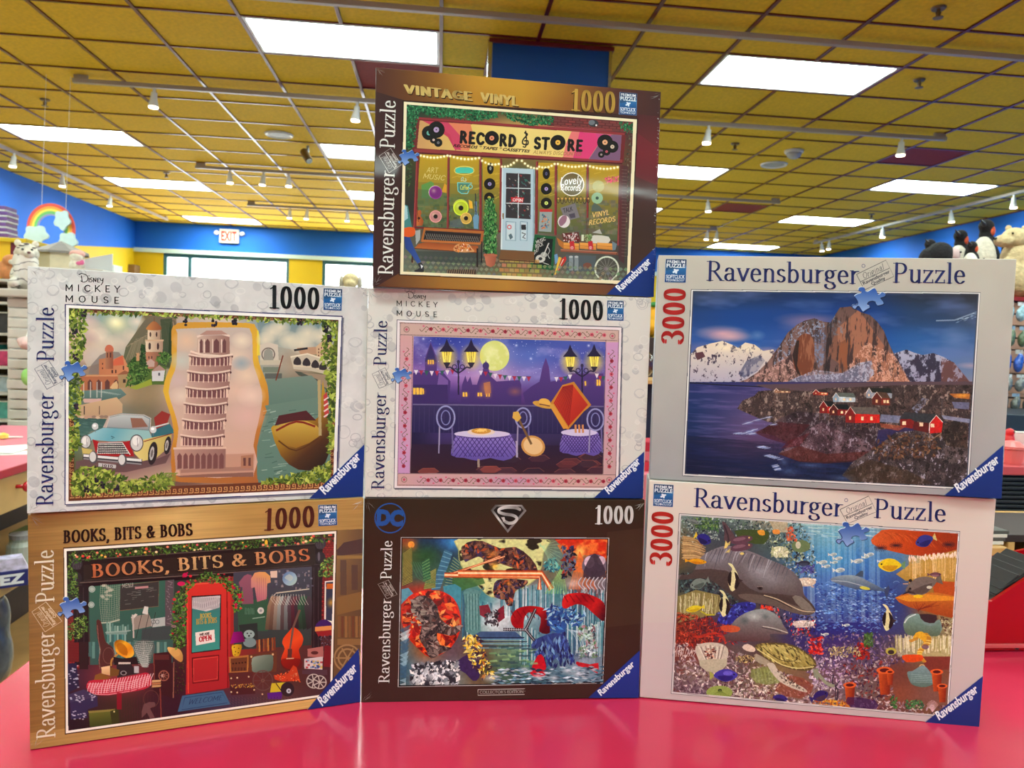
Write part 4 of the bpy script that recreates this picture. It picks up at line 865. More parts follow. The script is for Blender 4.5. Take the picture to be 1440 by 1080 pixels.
    c.poly([(268,540),(925,575),(920,600),(262,565)],(186,112,58)); c.poly([(225,590),(300,570),(900,610),(890,690),(180,640)],('v', (150,78,44),(190,112,60))); c.line([(180,640),(890,690)],9,(96,54,40)); c.line([(890,640),(888,850)],20,(46,38,38)); c.line([(940,560),(935,800)],14,(44,36,38)); c.line([(160,660),(155,800)],16,(70,40,36))
    c.poly([(620,640),(650,600),(700,585),(790,590),(830,640),(850,680),(650,680)],(206,150,100), sm=2); c.scatter([(630,640),(700,590),(790,595),(830,660),(650,670)],60,16,[(190,96,36),(230,200,180),(150,70,36),(206,120,50)])
    c.poly([(65,140),(110,160),(150,380),(160,420),(65,430)],(70,130,130)); c.poly([(70,150),(100,170),(110,300),(68,330)],(160,196,206)); c.poly([(65,410),(180,405),(190,470),(160,505),(65,505)],(214,92,40), sm=2); c.poly([(65,505),(130,515),(170,620),(255,790),(215,810),(140,700),(80,640)],('h', (44,66,130),(60,90,160))); c.poly([(215,810),(262,800),(290,860),(285,900),(180,900),(240,860)],(56,54,62)); c.poly([(250,820),(280,840),(260,870)],(226,226,230)); c.ell(235,895,55,18,(46,46,50),.8); c.poly([(190,440),(250,430),(245,540),(200,600),(195,520)],(160,164,164))
    c.poly([(965,700),(1110,700),(1085,830),(1040,852),(990,830)],('h', (196,120,92),(150,84,66))); c.line([(960,715),(1112,715)],26,(176,104,80))
    c.poly([(975,690),(965,300),(1000,110),(1060,100),(1100,300),(1095,690)],(30,62,40)); c.scatter([(960,690),(962,300),(990,80),(1070,80),(1112,300),(1105,690)],420,22,[(46,104,58),(80,140,76),(34,76,46),(120,160,100),(60,120,60)], asp=.4, ang=(40,140))
    # ivy
    c.view(510,80,3.086); IV = [(30,88,58),(44,112,72),(24,64,44),(70,140,96),(36,96,66)]
    c.scatter([(192,212),(250,216),(235,300),(222,400),(185,400)],330,7, IV); c.scatter([(240,214),(580,240),(590,262),(530,275),(470,280),(380,262),(300,262),(250,240)],620,7, IV)
    c.scatter([(600,244),(825,262),(830,290),(740,300),(650,280)],380,7, IV); c.scatter([(185,430),(215,430),(212,560),(182,560)],90,6,[(56,80,50),(80,96,56),(40,60,44)]); c.scatter([(1110,284),(1172,288),(1168,330),(1120,318)],90,7, IV); c.scatter([(1140,320),(1166,320),(1150,760),(1132,760)],90,6,[(90,84,70),(70,70,60),(110,96,80)])
    c.ell(1000,290,22,15,(60,64,70)); c.ell(992,286,14,11,(110,116,124)); c.ell(1012,298,4,4,(230,230,230))
    c.poly([(1112,470),(1150,475),(1135,900),(1110,880)],(84,50,54),.8)
    for k in range(26): c.line([(1122,490+k*15),(1145,492+k*15)],2,(140,120,110),.6)
    c.set_clip()
    return {}
def print_vinyl(c):
    d = art_vinyl(c); c.view(510,80,3.086)
    T1, T2 = stroke_text('VINTAGE', .3,.13,0, track=.07), stroke_text('VINYL', .3,.13,0, track=.07)
    for T, a, b, q in ((T1,(184,160),(474,192),(182,124)),(T2,(513,196),(672,214),(513,158))):
        for P in warp(*T, a, b, q): c.poly([(x+3, y+4) for x, y in P],(50,28,16))
    d['title'] = warp(*T1,(184,160),(474,192),(182,124)) + warp(*T2,(513,196),(672,214),(513,158)); d['title_col'] = (206,176,104)
    for P in count_text('1000', (899,236),(1096,251),(902,145),(1096,156)): c.poly([(x-3, y+3) for x, y in P],(60,36,16))
    d['count'] = count_text('1000', (899,233),(1096,248),(902,142),(1096,153), pw=.17); d['count_col'] = (196,156,70)
    d['brand'] = brand_up(c, 130,950,498,400,192,64,-.04,-.085, dx=14); d['brand_col'] = (236,232,228)
    d['badge'] = badge(c, (1114,154),(1188,160),(1186,256),(1110,250)); d['stamp'] = stamp(c, (115,505),(72,432),(122,398),(168,470),(236,232,228),2)
    flash(c, (1272,826),(1262,1048),(1058,1034),(1118,1022),(1254,892),(1095,1000)); d['flash'] = [(1274,826),(1262,1046),(1058,1034)]; d['jig'] = jigsaw(c, 200,440,.32)
    return d
def pale_ground(c, full, base):
    c.poly(full, base); xs = [p[0] for p in full]; ys = [p[1] for p in full]
    for k in range(620):                              # faint overlapping discs and swirls of the grey ground pattern
        x, y = random.uniform(min(xs), max(xs)), random.uniform(min(ys), max(ys)); r = random.uniform(10,26)
        q = random.choice([(166,166,171),(200,199,198),(180,180,184),(226,224,220)])
        if random.random() < .45: c.ell(x, y, r, r*.85, q, .5, rot=random.uniform(0,90))
        else: c.ring(x, y, r, 3.5, q, .65, ry=r*random.uniform(.6,1))
        if random.random() < .5: c.line([(x-r, y),(x, y+r*.8),(x+r, y)],4, q, .6, sm=4)
def keyline(c, F, off, ink=(34,40,96)):
    cx = sum(p[0] for p in F)/4; cy = sum(p[1] for p in F)/4
    g = lambda d: [(x+(d if x > cx else -d), y+(d if y > cy else -d)) for x, y in F]
    c.poly([(x+6, y+7) for x, y in g(off)],(60,60,80),.55); c.poly(g(off), ink); c.poly(g(off-3.5),(240,238,236)); return g
def script_disney(c, x, y, k, col):
    S = [[(0,4),(14,-2),(40,4),(52,16),(46,30),(26,36),(10,30)],[(14,8),(18,34)],[(58,18),(58,34)],[(56,8),(60,9)],[(76,18),(68,18),(66,24),(76,28),(74,34),(64,35)],
         [(84,36),(85,18),(96,34),(98,18)],[(118,19),(107,20),(107,27),(116,26)],[(107,27),(108,36),(119,36)],[(124,20),(126,28),(136,28),(140,20)],[(140,20),(137,38),(128,48)]]
    out = []
    for st in S: out += pen_polys([(x+px*k*.75, y+py*k) for px, py in (smooth(st, 3, False) if len(st) > 2 else st)],3.4*k, 2.6*k)
    return out
def art_italy(c):
    c.view(30,360,2.842); full = [(18,35),(1388,128),(1372,968),(18,1036)]; pale_ground(c, full, (212,211,210))
    F = [(190,208),(1266,260),(1248,932),(190,980)]; keyline(c, F, 16); c.poly(F, (60,50,40)); c.pic = c.mm(F); c.set_clip(F)
    c.grid(190,200,1266,990,[[(176,160,140),(200,190,170),(120,110,80),(196,176,160),(214,196,176),(120,140,150),(150,160,150),(80,90,50)],
        [(206,176,160),(214,204,186),(110,104,80),(190,176,168),(206,186,170),(150,160,160),(190,186,170),(90,96,56)],
        [(180,160,150),(150,110,84),(90,100,66),(200,180,160),(214,180,160),(160,160,150),(170,150,130),(84,92,52)],
        [(90,110,100),(190,160,130),(150,130,100),(196,170,150),(214,176,156),(110,130,120),(120,110,96),(80,90,56)],
        [(80,110,104),(120,130,120),(120,110,90),(170,140,130),(196,160,140),(120,140,124),(110,90,56),(84,84,50)],
        [(96,110,90),(160,140,120),(140,120,116),(150,110,104),(190,150,126),(110,130,120),(100,84,60),(80,84,56)],
        [(84,90,50),(120,90,84),(110,84,80),(120,90,84),(176,140,116),(96,124,110),(96,120,104),(84,96,60)],
        [(80,90,46),(80,84,44),(104,104,56),(110,84,60),(150,110,84),(120,110,80),(90,104,60),(96,100,56)]])
    # sky, clouds, mountain
    c.view(95,430,7.2)
    c.poly([(150,80),(760,100),(600,500),(200,620),(150,500)],('v', (120,150,156),(196,180,160)))
    c.glow(500,180,260,200,(236,226,170),.95); c.glow(480,160,110,90,(250,244,206),.9)
    for x, y, r, q in ((210,150,90,(206,180,176)),(260,260,110,(224,200,180)),(330,330,100,(232,216,196)),(200,350,100,(196,166,160)),(440,390,90,(226,210,190)),(560,380,110,(214,198,180)),(660,300,80,(222,206,186)),(700,160,70,(226,212,196)),(180,460,110,(216,186,160)),(340,440,100,(214,196,176)),(250,500,90,(206,190,180))):
        c.glow(x, y, r*1.4, r*1.15, q, .95,.7)
    c.grain(.06,60, octs=4)
    c.poly([(210,690),(240,600),(330,500),(420,460),(520,470),(600,560),(600,700)],(130,120,116),.8)
    c.poly([(560,560),(590,420),(700,260),(780,150),(870,90),(1100,90),(1110,640),(600,640)],('v', (120,106,90),(96,104,76))); 
    for k in range(30): c.line([(600+k*15,420-k*10+random.uniform(-20,20)),(660+k*15,380-k*8),(590+k*20,560-k*6)],9, random.choice([(150,130,104),(104,92,76),(170,150,124)]),.6)
    c.poly([(940,140),(1060,130),(1090,640),(900,600),(960,400)],(64,78,56),.8); c.poly([(1040,150),(1062,300),(1060,560),(1020,560),(1030,300)],(48,66,44))
    c.poly([(600,600),(700,540),(800,560),(1000,620),(990,800),(560,800)],(86,110,54))
    # red church and arcade
    Rk = (196,124,90); c.poly([(320,540),(390,530),(470,540),(560,500),(620,620),(620,700),(320,700)],('h', (190,120,84),(206,140,100))); c.poly([(440,610),(480,540),(560,505),(575,600)],(206,104,76)); c.poly([(388,460),(462,460),(464,640),(386,640)],('h', (176,120,90),(140,84,66))); c.poly([(380,460),(390,410),(420,395),(455,410),(468,460)],(196,110,84), sm=2)
    for x, y, w, h in ((398,475,12,50),(430,475,14,50),(448,650,14,34),(484,650,12,32),(352,580,10,16),(352,625,10,16),(560,610,16,40)): c.rect(x, y, x+w, y+h, (84,52,48))
    c.poly([(130,705),(520,705),(520,870),(130,870)],(178,110,78)); c.rect(130,700,530,716,(206,150,110))
    for k in range(4): c.poly([(205+k*88,850),(205+k*88,770),(228+k*88,745),(252+k*88,770),(252+k*88,850)],(104,66,60), sm=0)
    c.poly([(510,700),(570,660),(650,690),(650,830),(520,830)],(170,140,100)); c.poly([(505,700),(580,655),(655,690)],(150,96,70)); c.rect(565,745,590,780,(70,56,50)); c.poly([(430,830),(500,760),(510,850)],(214,176,130), sm=2)
    # bell tower
    c.poly([(812,240),(940,240),(940,350),(812,350)],('h', (226,206,176),(170,136,116))); c.poly([(790,360),(970,360),(965,470),(795,470)],('h', (230,208,180),(170,136,116))); c.poly([(795,470),(965,470),(900,640),(800,640)],('h', (190,130,100),(130,90,76)))
    c.poly([(800,245),(830,190),(870,160),(915,180),(950,245)],('h', (196,130,76),(140,84,56)), sm=3); c.line([(880,120),(880,165)],7,(120,84,60)); c.rect(785,345,975,362,(206,170,140))
    for x, y, w, h in ((832,268,16,50),(895,268,16,50),(820,375,26,72),(905,378,24,70),(820,510,10,30),(850,510,10,30)): c.ell(x+w/2, y+h/2, w/2, h/2,(70,50,50))
    c.poly([(800,570),(845,540),(885,570),(880,620),(800,620)],(190,160,150)); c.poly([(855,665),(990,655),(975,765),(860,765)],(206,204,206)); c.poly([(850,665),(930,600),(1000,655)],(176,140,130)); c.rect(920,680,940,710,(90,90,100))
    G = [(60,90,44),(84,120,56),(44,70,36),(110,140,70)]; c.scatter([(620,680),(700,600),(760,560),(800,600),(830,680),(760,800),(600,810)],260,20, G); c.scatter([(730,600),(750,400),(775,400),(800,620)],120,18,[(40,64,36),(56,84,44)]); c.scatter([(900,560),(930,480),(1000,470),(1050,520),(1000,600)],160,18, G); c.scatter([(600,610),(700,500),(720,560),(640,640)],80,16, G)
    c.poly([(620,830),(760,780),(850,740),(860,800),(700,850)],(150,160,60)); c.rect(700,480,730,560,(196,150,110))
    # harbour
    c.poly([(120,860),(540,840),(600,900),(500,960),(120,960)],('v', (110,136,130),(84,110,106))); c.poly([(150,940),(350,940),(330,985),(170,980)],(206,170,160))
    for x in (165,235,300,345): c.line([(x, 770),(x, 930)],12,(214,210,200),.75)
    for k in range(10): c.line([(300+k*22,870+k*4),(380+k*18,868+k*3)],4,(196,206,196),.6)
    c.view(95,560,7.2); c.poly([(80,80),(500,-10),(560,60),(560,300),(80,200)],('v', (206,172,134),(176,144,116))); c.poly([(75,195),(400,210),(350,330),(240,330),(150,430),(80,560)],('v', (66,96,92),(90,124,116)))
    for k in range(26): x, y = random.uniform(85,330), random.uniform(215,420); c.line([(x, y),(x+50, y+4)],4, random.choice([(120,150,140),(50,80,76)]),.6)
    for k in range(9): c.ell(150+k*40,190+6*math.sin(k*2),24,14, random.choice([(190,150,130),(150,124,110),(206,176,150)]))
    for x in (172,325): c.line([(x, 80),(x, 165)],9,(70,56,54))
    c.poly([(90,640),(500,560),(1060,540),(1060,780),(900,860),(400,960),(80,740)],('l', (500,600),(600,900),[(110,84,84),(150,116,112),(190,160,140)])); c.poly([(180,700),(900,620),(1050,560),(1000,660),(600,750),(250,750)],(92,66,70),.7)
    # roadster, empty
    c.poly([(420,180),(560,150),(780,165),(850,200),(850,330),(380,300)],(120,140,146)); c.poly([(430,195),(560,168),(770,180),(835,215),(825,320),(395,290)],('v', (190,196,196),(150,150,150))); c.poly([(640,200),(760,205),(820,290),(660,300)],(140,84,64),.8)
    c.poly([(880,200),(960,130),(1045,165),(1000,300),(900,320)],(150,54,48)); c.poly([(860,330),(1040,260),(1095,350),(850,420)],(60,110,120)); c.line([(860,300),(1030,255)],14,(206,214,210))
    c.poly([(150,400),(270,340),(360,300),(640,315),(830,330),(860,400),(780,440),(640,430),(450,440),(260,420),(180,460)],('l', (300,300),(600,450),[(150,196,204),(110,170,184),(150,190,190)]), sm=0)
    c.poly([(255,415),(330,445),(600,440),(640,430),(680,590),(300,590)],(170,36,40)); c.poly([(690,440),(860,400),(1060,360),(1055,480),(900,610),(760,640),(680,560)],('h', (226,206,130),(190,166,96))); c.poly([(145,500),(250,520),(250,590),(160,580)],(206,186,110)); c.line([(780,440),(1060,360)],8,(130,40,44))
    c.poly([(310,455),(560,452),(640,570),(300,560)],(60,56,60)); 
    for k in range(5): c.line([(322-k*2,470+k*22),(570+k*14,468+k*22)],9,(226,222,216)); 
    for k in range(14): c.line([(335+k*18,462),(325+k*21,570)],3,(70,66,70))
    c.line([(305,565),(315,455),(560,450),(640,575)],9,(226,224,220))
    for x, r in ((188,56),(704,70)): c.ell(x, 440 if x < 300 else 455, r, r*1.25,(90,84,86)); c.ell(x, 440 if x < 300 else 455, r*.86, r*1.1,(206,202,200)); c.ell(x-8,430, r*.5, r*.7,(240,236,232),.9); c.line([(x+8,400),(x+12,490)],8,(130,120,126),.6)
    for x, y in ((282,285),(872,320)): c.ell(x, y, 34,36,(206,206,206)); c.ell(x-6, y-8,18,14,(250,250,250)); c.line([(x, y+34),(x+4, y+60)],6,(120,120,124))
    c.line([(160,590),(760,650)],60,(60,56,62)); c.line([(165,580),(755,632)],26,(230,226,224)); c.line([(165,612),(755,670)],14,(150,144,148))
    for x, y in ((265,600),(560,630)): c.ell(x, y, 46,64,(90,86,90)); c.ell(x-6, y-6,34,52,(214,212,210))
    c.poly([(316,655),(496,675),(494,712),(316,692)],(196,190,190)); c.text(stroke_text('1010', .15,.12,0),(345,694),(465,704),(345,668), col=(70,50,56))
    for x, y, rx, ry in ((868,560,46,118),(1018,480,34,92)): c.ell(x, y, rx, ry, (48,40,44), rot=8); c.ell(x-8, y, rx*.5, ry*.6,(190,184,180), rot=8); c.ell(x-8, y, rx*.25, ry*.35,(120,110,110), rot=8)
    c.poly([(400,300),(360,295),(420,175),(430,180)],(190,170,160)); c.line([(395,295),(430,185),(560,160),(780,172),(848,205),(840,325)],8,(206,190,176)); c.line([(445,385),(480,400),(450,408)],6,(40,60,70))
    # golden frame with the leaning tower
    c.view(30,360,2.842)
    GO = [(600,300),(618,276),(660,266),(900,270),(935,284),(948,320),(946,400),(958,450),(985,520),(990,600),(975,640),(945,760),(945,890),(930,910),(640,905),(605,880),(602,770),(612,720),(600,640),(568,540),(585,470),(602,420)]
    c.poly(GO, ('l', (600,280),(960,900),[(206,150,60),(226,180,60),(190,124,56),(170,104,60)]), sm=2)
    GI = [(624,310),(640,292),(880,288),(915,300),(924,340),(926,420),(940,470),(962,540),(962,600),(946,680),(930,760),(930,880),(640,880),(620,860),(622,760),(630,690),(612,620),(590,545),(606,480),(622,430)]
    c.poly(GI, ('v', (196,180,170),(214,170,150)), sm=2); c.line([(948,300),(948,400)],12,(240,216,70),.8)
    for x, y, r, q in ((660,340,60,(226,190,160)),(640,420,50,(196,200,190)),(880,340,44,(236,220,196)),(860,400,60,(224,200,180)),(900,480,60,(232,206,180)),(880,430,40,(150,166,176)),(860,540,70,(226,190,170)),(920,560,60,(236,206,190)),(900,640,80,(222,180,170)),(640,560,50,(226,206,190)),(630,500,40,(206,180,176))): c.glow(x, y, r, r*.8, q, .9,.7)
    c.poly([(620,800),(935,790),(932,884),(640,884)],(196,150,130)); c.line([(640,860),(930,850)],16,(150,110,100),.6)
    # tower: lean to the right, arcades as rings of columns
    def lv(t): return (640+88*t, 770-455*t),(812+34*t, 768-452*t)
    (ax, ay),(bx, by) = lv(0); 
    c.poly([(640,765),(678,380),(845,395),(808,765)],('h', (206,170,156),(150,110,104))); c.poly([(705,320),(832,318),(834,400),(700,390)],('h', (206,176,160),(150,112,104)))
    for k in range(6):
        t0 = k/6; yl = 765-64*k; xl = 640+6.4*k; xr = 808+6.2*k
        c.poly([(xl+2, yl-46),(xr-2, yl-38),(xr-4, yl-6),(xl, yl-8)],(120,78,80)); 
        for j in range(13):
            u = .5-.5*math.cos(math.pi*(j+.5)/13); x = xl+u*(xr-xl); b = 8*math.sin(math.pi*u)
            c.line([(x, yl-6+b*.6),(x+1, yl-44+b)],4.2,(226,196,176)); c.ell(x+5, yl-42+b, 4,5,(96,60,64))
        P = [(xl-3+(xr-xl+6)*u, yl-50+11*math.sin(math.pi*u)) for u in (0,.15,.3,.5,.7,.85,1)]; c.line(P, 7,(226,200,184)); c.line([(x, y+6) for x, y in P],3,(130,90,88))
    for x, w in ((720,12),(745,18),(780,22),(812,14)): c.poly([(x-w/2,388),(x-w/2,345),(x, 332),(x+w/2,345),(x+w/2,388)],(112,74,74)); c.line([(x-w/2-4,388),(x-w/2-4,335)],4,(230,206,190))
    c.line([(703,325),(735,312),(790,310),(833,322)],8,(226,204,190)); c.line([(676,382),(720,396),(800,402),(846,396)],8,(230,206,190)); c.poly([(712,318),(740,300),(800,300),(826,316)],(180,140,128))
    c.poly([(612,770),(820,768),(818,850),(620,856)],('h', (190,150,136),(150,110,104))); c.line([(610,770),(822,768)],8,(222,190,170))
    for k in range(8): c.poly([(626+k*24,852),(626+k*24,800),(635+k*24,788),(644+k*24,800),(644+k*24,850)],(124,82,80))
    c.poly([(880,800),(930,795),(930,850),(880,850)],(176,124,100)); c.rect(890,808,900,840,(110,70,66)); c.rect(910,808,920,840,(110,70,66))
    # venice: sky, palaces, bridge, gondola
    c.view(290,440,6.75)
    c.poly([(480,90),(1250,100),(1180,420),(520,300)],('v', (110,136,146),(190,186,170)))
    for x, y, r in ((620,190,80),(700,140,80),(560,260,70),(960,200,90),(900,290,100),(1080,230,70),(1140,170,60),(780,260,80)): c.glow(x, y, r*1.3, r*1.1,(226,216,192),.95,.6)
    c.poly([(510,310),(590,285),(680,310),(690,470),(512,470)],(206,196,180)); c.ring(590,400,60,12,(120,110,104)); c.poly([(545,460),(550,370),(590,340),(630,370),(640,460)],(150,150,140)); c.rect(510,455,720,500,(196,186,166)); c.rect(540,520,700,570,(120,130,116)); c.rect(560,580,720,630,(96,100,96))
    c.poly([(860,340),(1060,330),(1060,400),(900,410)],(190,150,120)); c.poly([(1040,330),(1150,230),(1180,240),(1180,450),(1050,420)],(206,176,140))
    for j in range(4):
        for k in range(4): c.rect(1062+k*26,345+j*30-k*14,1072+k*26,362+j*30-k*14,(110,76,66))
    c.poly([(800,430),(960,400),(1180,470),(1180,600),(1000,560),(830,540)],(196,184,164)); c.line([(800,425),(960,396),(1180,465)],14,(226,214,192)); c.line([(830,510),(1000,520),(1180,570)],12,(214,200,176))
    for x, y in ((865,465),(952,475),(1035,495),(1108,515)): c.poly([(x-32, y+30),(x-32, y-10),(x, y-42),(x+32, y-10),(x+32, y+34)],(60,52,56), sm=2)
    c.poly([(840,560),(1180,600),(1180,760),(1000,640),(880,600)],(84,90,80)); c.poly([(900,570),(1060,640),(1100,700),(1180,740),(1180,600)],(176,150,124),.8)
    c.poly([(580,640),(1000,600),(1180,780),(1180,1000),(620,1000)],('v', (120,140,128),(90,120,110)))
    c.view(30,360,2.842); W = [(975,600),(1230,560),(1240,900),(950,930),(946,760),(990,640)]; c.poly(W, ('v', (110,134,122),(96,130,118)))
    for k in range(90): x, y = random.uniform(955,1200), random.uniform(620,910); c.line([(x, y),(x+random.uniform(16,44), y-random.uniform(2,8))], random.uniform(2,4), random.choice([(150,176,160),(66,96,90),(190,206,190)]),.65)
    c.poly([(1000,690),(1030,680),(1100,650),(1170,660),(1195,620),(1205,500),(1225,640),(1232,790),(1190,850),(1110,856),(1040,800)],('l', (1020,680),(1180,860),[(190,150,50),(150,110,40),(84,54,36),(50,36,32)]), sm=2)
    c.poly([(1010,690),(1100,655),(1180,680),(1196,720),(1100,770),(1040,740)],('v', (206,176,80),(150,110,44)), sm=2); c.line([(1020,700),(1100,664),(1176,684)],8,(130,44,36), sm=3); c.line([(1030,740),(1100,780),(1190,730)],5,(90,56,30), sm=3)
    c.poly([(1015,680),(1030,640),(1140,620),(1180,660),(1100,660)],(84,40,44)); c.poly([(1184,500),(1196,498),(1202,720),(1190,720)],(180,160,116)); c.poly([(1208,560),(1222,545),(1232,640),(1214,650)],(190,70,70)); 
    for k in range(4): c.line([(1210,580+k*22),(1228,568+k*22)],6,(226,206,200))
    c.line([(1046,400),(1018,500)],5,(120,60,44)); c.line([(1090,380),(1144,372)],8,(50,48,52))
    c.poly([(620,880),(760,872),(930,866),(930,884),(640,886)],(140,100,90))
    # greek key border, vines and grapes
    def key(a, b, n, w):
        dx, dy = (b[0]-a[0])/n, (b[1]-a[1])/n; l = math.hypot(dx, dy); nx, ny = -dy/l*w, dx/l*w
        for k in range(n):
            x, y = a[0]+dx*k, a[1]+dy*k; g = lambda u, v: (x+dx*u+nx*v, y+dy*u+ny*v)
            c.line([g(0,.9), g(.75,.9), g(.75,.25), g(.3,.25), g(.3,.6), g(.52,.6)], w*.16,(214,160,104))
    for q in ([(190,965),(1250,912),(1250,935),(190,985)],[(190,640),(212,640),(212,985),(190,985)],[(190,208),(1266,260),(1266,272),(190,222)],[(1240,640),(1258,640),(1250,935),(1236,935)]): c.poly(q, (96,50,36))
    c.poly([(190,938),(1250,895),(1250,932),(190,976)],(108,60,42)); key((194,944),(1240,902),46,26); key((214,640),(214,940),13,20); key((200,214),(1250,262),44,11); key((1254,640),(1250,900),11,14)
    V = [(110,130,46),(84,104,40),(150,166,70),(60,80,36),(176,186,90)]
    c.scatter([(190,210),(260,215),(262,300),(240,420),(250,560),(225,660),(190,650)],330,12, V); c.scatter([(190,212),(1262,262),(1262,285),(900,262),(500,240),(190,232)],300,10, V)
    c.scatter([(1205,270),(1262,272),(1256,760),(1225,800),(1230,560),(1200,420)],330,12, V); c.scatter([(200,880),(240,840),(330,850),(420,890),(440,945),(200,960)],330,13, V); c.scatter([(400,910),(560,870),(610,900),(600,930),(420,945)],200,12, V); c.scatter([(1160,860),(1240,820),(1240,905),(1100,910),(960,912),(1000,890)],300,11, V); c.scatter([(190,700),(225,640),(240,760),(190,820)],90,12, V)
    for k in range(16): c.line([(540+k*5,920),(560+k*4,880-random.uniform(0,12)),(585+k*3,868)],3,(120,140,60),.8)
    for gx, gy in ((652,262),(772,268),(852,262),(250,225),(215,300),(1230,330),(1215,292),(300,890),(330,912),(262,928),(215,400),(1110,262),(385,925),(220,600)):
        for k in range(12): c.ell(gx+random.uniform(-9,9), gy+random.uniform(-8,16),4.5,4.5, random.choice([(40,32,48),(60,46,66),(28,24,34)]))
    c.set_clip(); return {}
def print_italy(c):
    art_italy(c); d = {}; c.view(30,360,2.842); K = (22,22,26)
    d['title'] = script_disney(c, 230,72,.92, K) + warp(*stroke_text('MICKEY', .115,.115,0, track=.42),(174,139),(396,147),(174,114),(396,121)) + warp(*stroke_text('MOUSE', .115,.115,0, track=.5),(174,183),(392,191),(174,157),(392,166)); d['title_col'] = K
    d['count'] = count_text('1000', (986,212),(1192,220),(986,122),(1192,131)); d['count_col'] = K
    d['brand'] = brand_up(c, 128,998,548,420,204,68,.03,-.04, dx=2); d['brand_col'] = (38,44,104)
    d['badge'] = badge(c, (1206,134),(1280,138),(1278,223),(1206,219)); d['stamp'] = stamp(c, (102,532),(52,450),(110,418),(165,500),(70,76,96),2)
    flash(c, (1372,756),(1368,968),(1154,972),(1216,956),(1360,808),(1192,930)); d['flash'] = [(1372,756),(1368,965),(1154,974)]; d['jig'] = jigsaw(c, 208,462,.38)
    return d
def art_night(c):
    c.view(500,400,3.376); full = [(60,18),(1410,60),(1366,1022),(40,1018)]; pale_ground(c, full, (214,211,206))
    c.view(550,450,4.321); F = [(38,10),(1402,50),(1376,1035),(16,1026)]; keyline(c, [(42,14),(1398,54),(1372,1032),(20,1022)],8,(40,44,70)); c.poly(F, (232,222,226))
    B = [(54,22),(1388,66),(1362,1024),(34,1014)]; c.poly(B, ('v', (200,168,160),(204,164,160))); c.poly([(54,100),(140,110),(110,940),(36,940)],('v', (206,160,160),(196,150,196))); c.poly([(1305,140),(1385,140),(1362,940),(1285,940)],('v', (200,150,196),(196,160,160))); c.glow(720,980,420,60,(170,120,190),.5); c.glow(240,980,240,60,(190,140,190),.5)
    def edge(a, b, n, out):
        for k in range(n):
            t = (k+.5)/n; x, y = a[0]+(b[0]-a[0])*t, a[1]+(b[1]-a[1])*t; vert = abs(b[1]-a[1]) > abs(b[0]-a[0]); s = 1 if k % 2 else -1
            q = random.choice([(176,56,76),(160,44,70),(206,90,110)])
            P = [(-34,0),(-22,-14*s),(-4,4*s),(8,14*s),(22,2*s),(10,-8*s)]; P = [(v, u) if vert else (u, v) for u, v in P]
            c.line([(x+u, y+v) for u, v in P],3.4,(110,84,74), sm=3)
            for j in range(5): an = j*1.257; c.ell(x+(0 if vert else 34)+7*math.cos(an), y+(34 if vert else 0)+7*math.sin(an),5.5,5.5, q)
            c.ell(x+(0 if vert else 34), y+(34 if vert else 0),4,4,(110,40,40))
            for u, v, r in ((-10,18*s, 5),(4,-16*s, 4)): c.ell(x+(v if vert else u), y+(u if vert else v), r*1.3, r, (206,100,130) if r == 5 else (120,110,84))
    edge((170,62),(1300,98),15,0); edge((150,978),(1290,984),15,0); edge((95,170),(72,900),9,0); edge((1342,180),(1322,900),9,0)
    for a, b, n in (((54,26),(1384,68),150),((36,1008),(1360,1018),150),((56,30),(36,1008),110),((1384,70),(1360,1016),110),((60,98),(1380,130),150),((45,938),(1366,944),150),((132,110),(112,938),90),((1306,130),(1284,942),90)):
        for k in range(n): t = k/n; c.ell(a[0]+(b[0]-a[0])*t, a[1]+(b[1]-a[1])*t, 2.6,2.6,(54,40,60))
    for x, y in ((94,66),(1346,102),(76,975),(1322,975)): c.ring(x, y, 16,5,(150,116,110)); c.ell(x, y, 8,8,(190,90,110))
    I = [(138,108),(1304,138),(1282,940),(114,936)]; c.view(550,450,4.321); c.pic = c.mm(F); c.set_clip(I)
    c.grid(110,100,1310,945,[[(66,66,150),(50,66,160),(70,90,180),(60,80,160),(74,90,170),(70,84,168)],[(96,76,150),(84,84,170),(120,120,190),(90,110,190),(80,90,176),(86,90,170)],
        [(150,110,180),(150,110,186),(190,150,196),(130,120,190),(110,100,176),(110,90,160)],[(84,60,120),(80,56,124),(100,64,130),(90,60,130),(84,56,120),(84,60,116)],[(50,40,90),(46,38,84),(56,44,96),(54,42,90),(50,40,84),(50,40,84)],
        [(40,34,70),(70,56,110),(110,90,160),(60,50,96),(60,50,90),(50,40,76)],[(40,30,60),(50,36,64),(60,44,70),(56,40,64),(44,32,60),(40,30,56)],[(60,34,56),(110,60,60),(90,50,56),(90,50,60),(56,34,50),(50,34,46)]])
    n = fbm(c.H, c.W, 70,40,5)
    c.poly([(138,108),(1304,138),(1300,380),(130,340)],(170,160,220),.6, tex=np.clip((n-.5)*3,0,1).astype(np.float32))
    for k in range(170): x, y = random.uniform(140,1300), random.uniform(115,330); r = random.choice([1.5,1.5,2.5]); c.ell(x, y, r, r, (220,224,250),.8)
    for x, y in ((195,122),(848,240),(1200,160),(760,160)): c.glow(x, y, 18,18,(240,244,255),.9,2.5)
    c.glow(628,224,150,150,(180,180,210),.6); c.ell(628,224,90,92,(214,220,130), n=40); m = np.clip((fbm(c.H, c.W, 26,26,4)-.5)*3,0,1).astype(np.float32)
    c.poly([(628+88*math.cos(k*.2),224+90*math.sin(k*.2)) for k in range(32)],(240,240,196),.8, tex=m); c.glow(600,200,70,70,(244,246,200),.6)
    # town silhouettes
    V1, V2 = (96,66,136),(70,50,112)
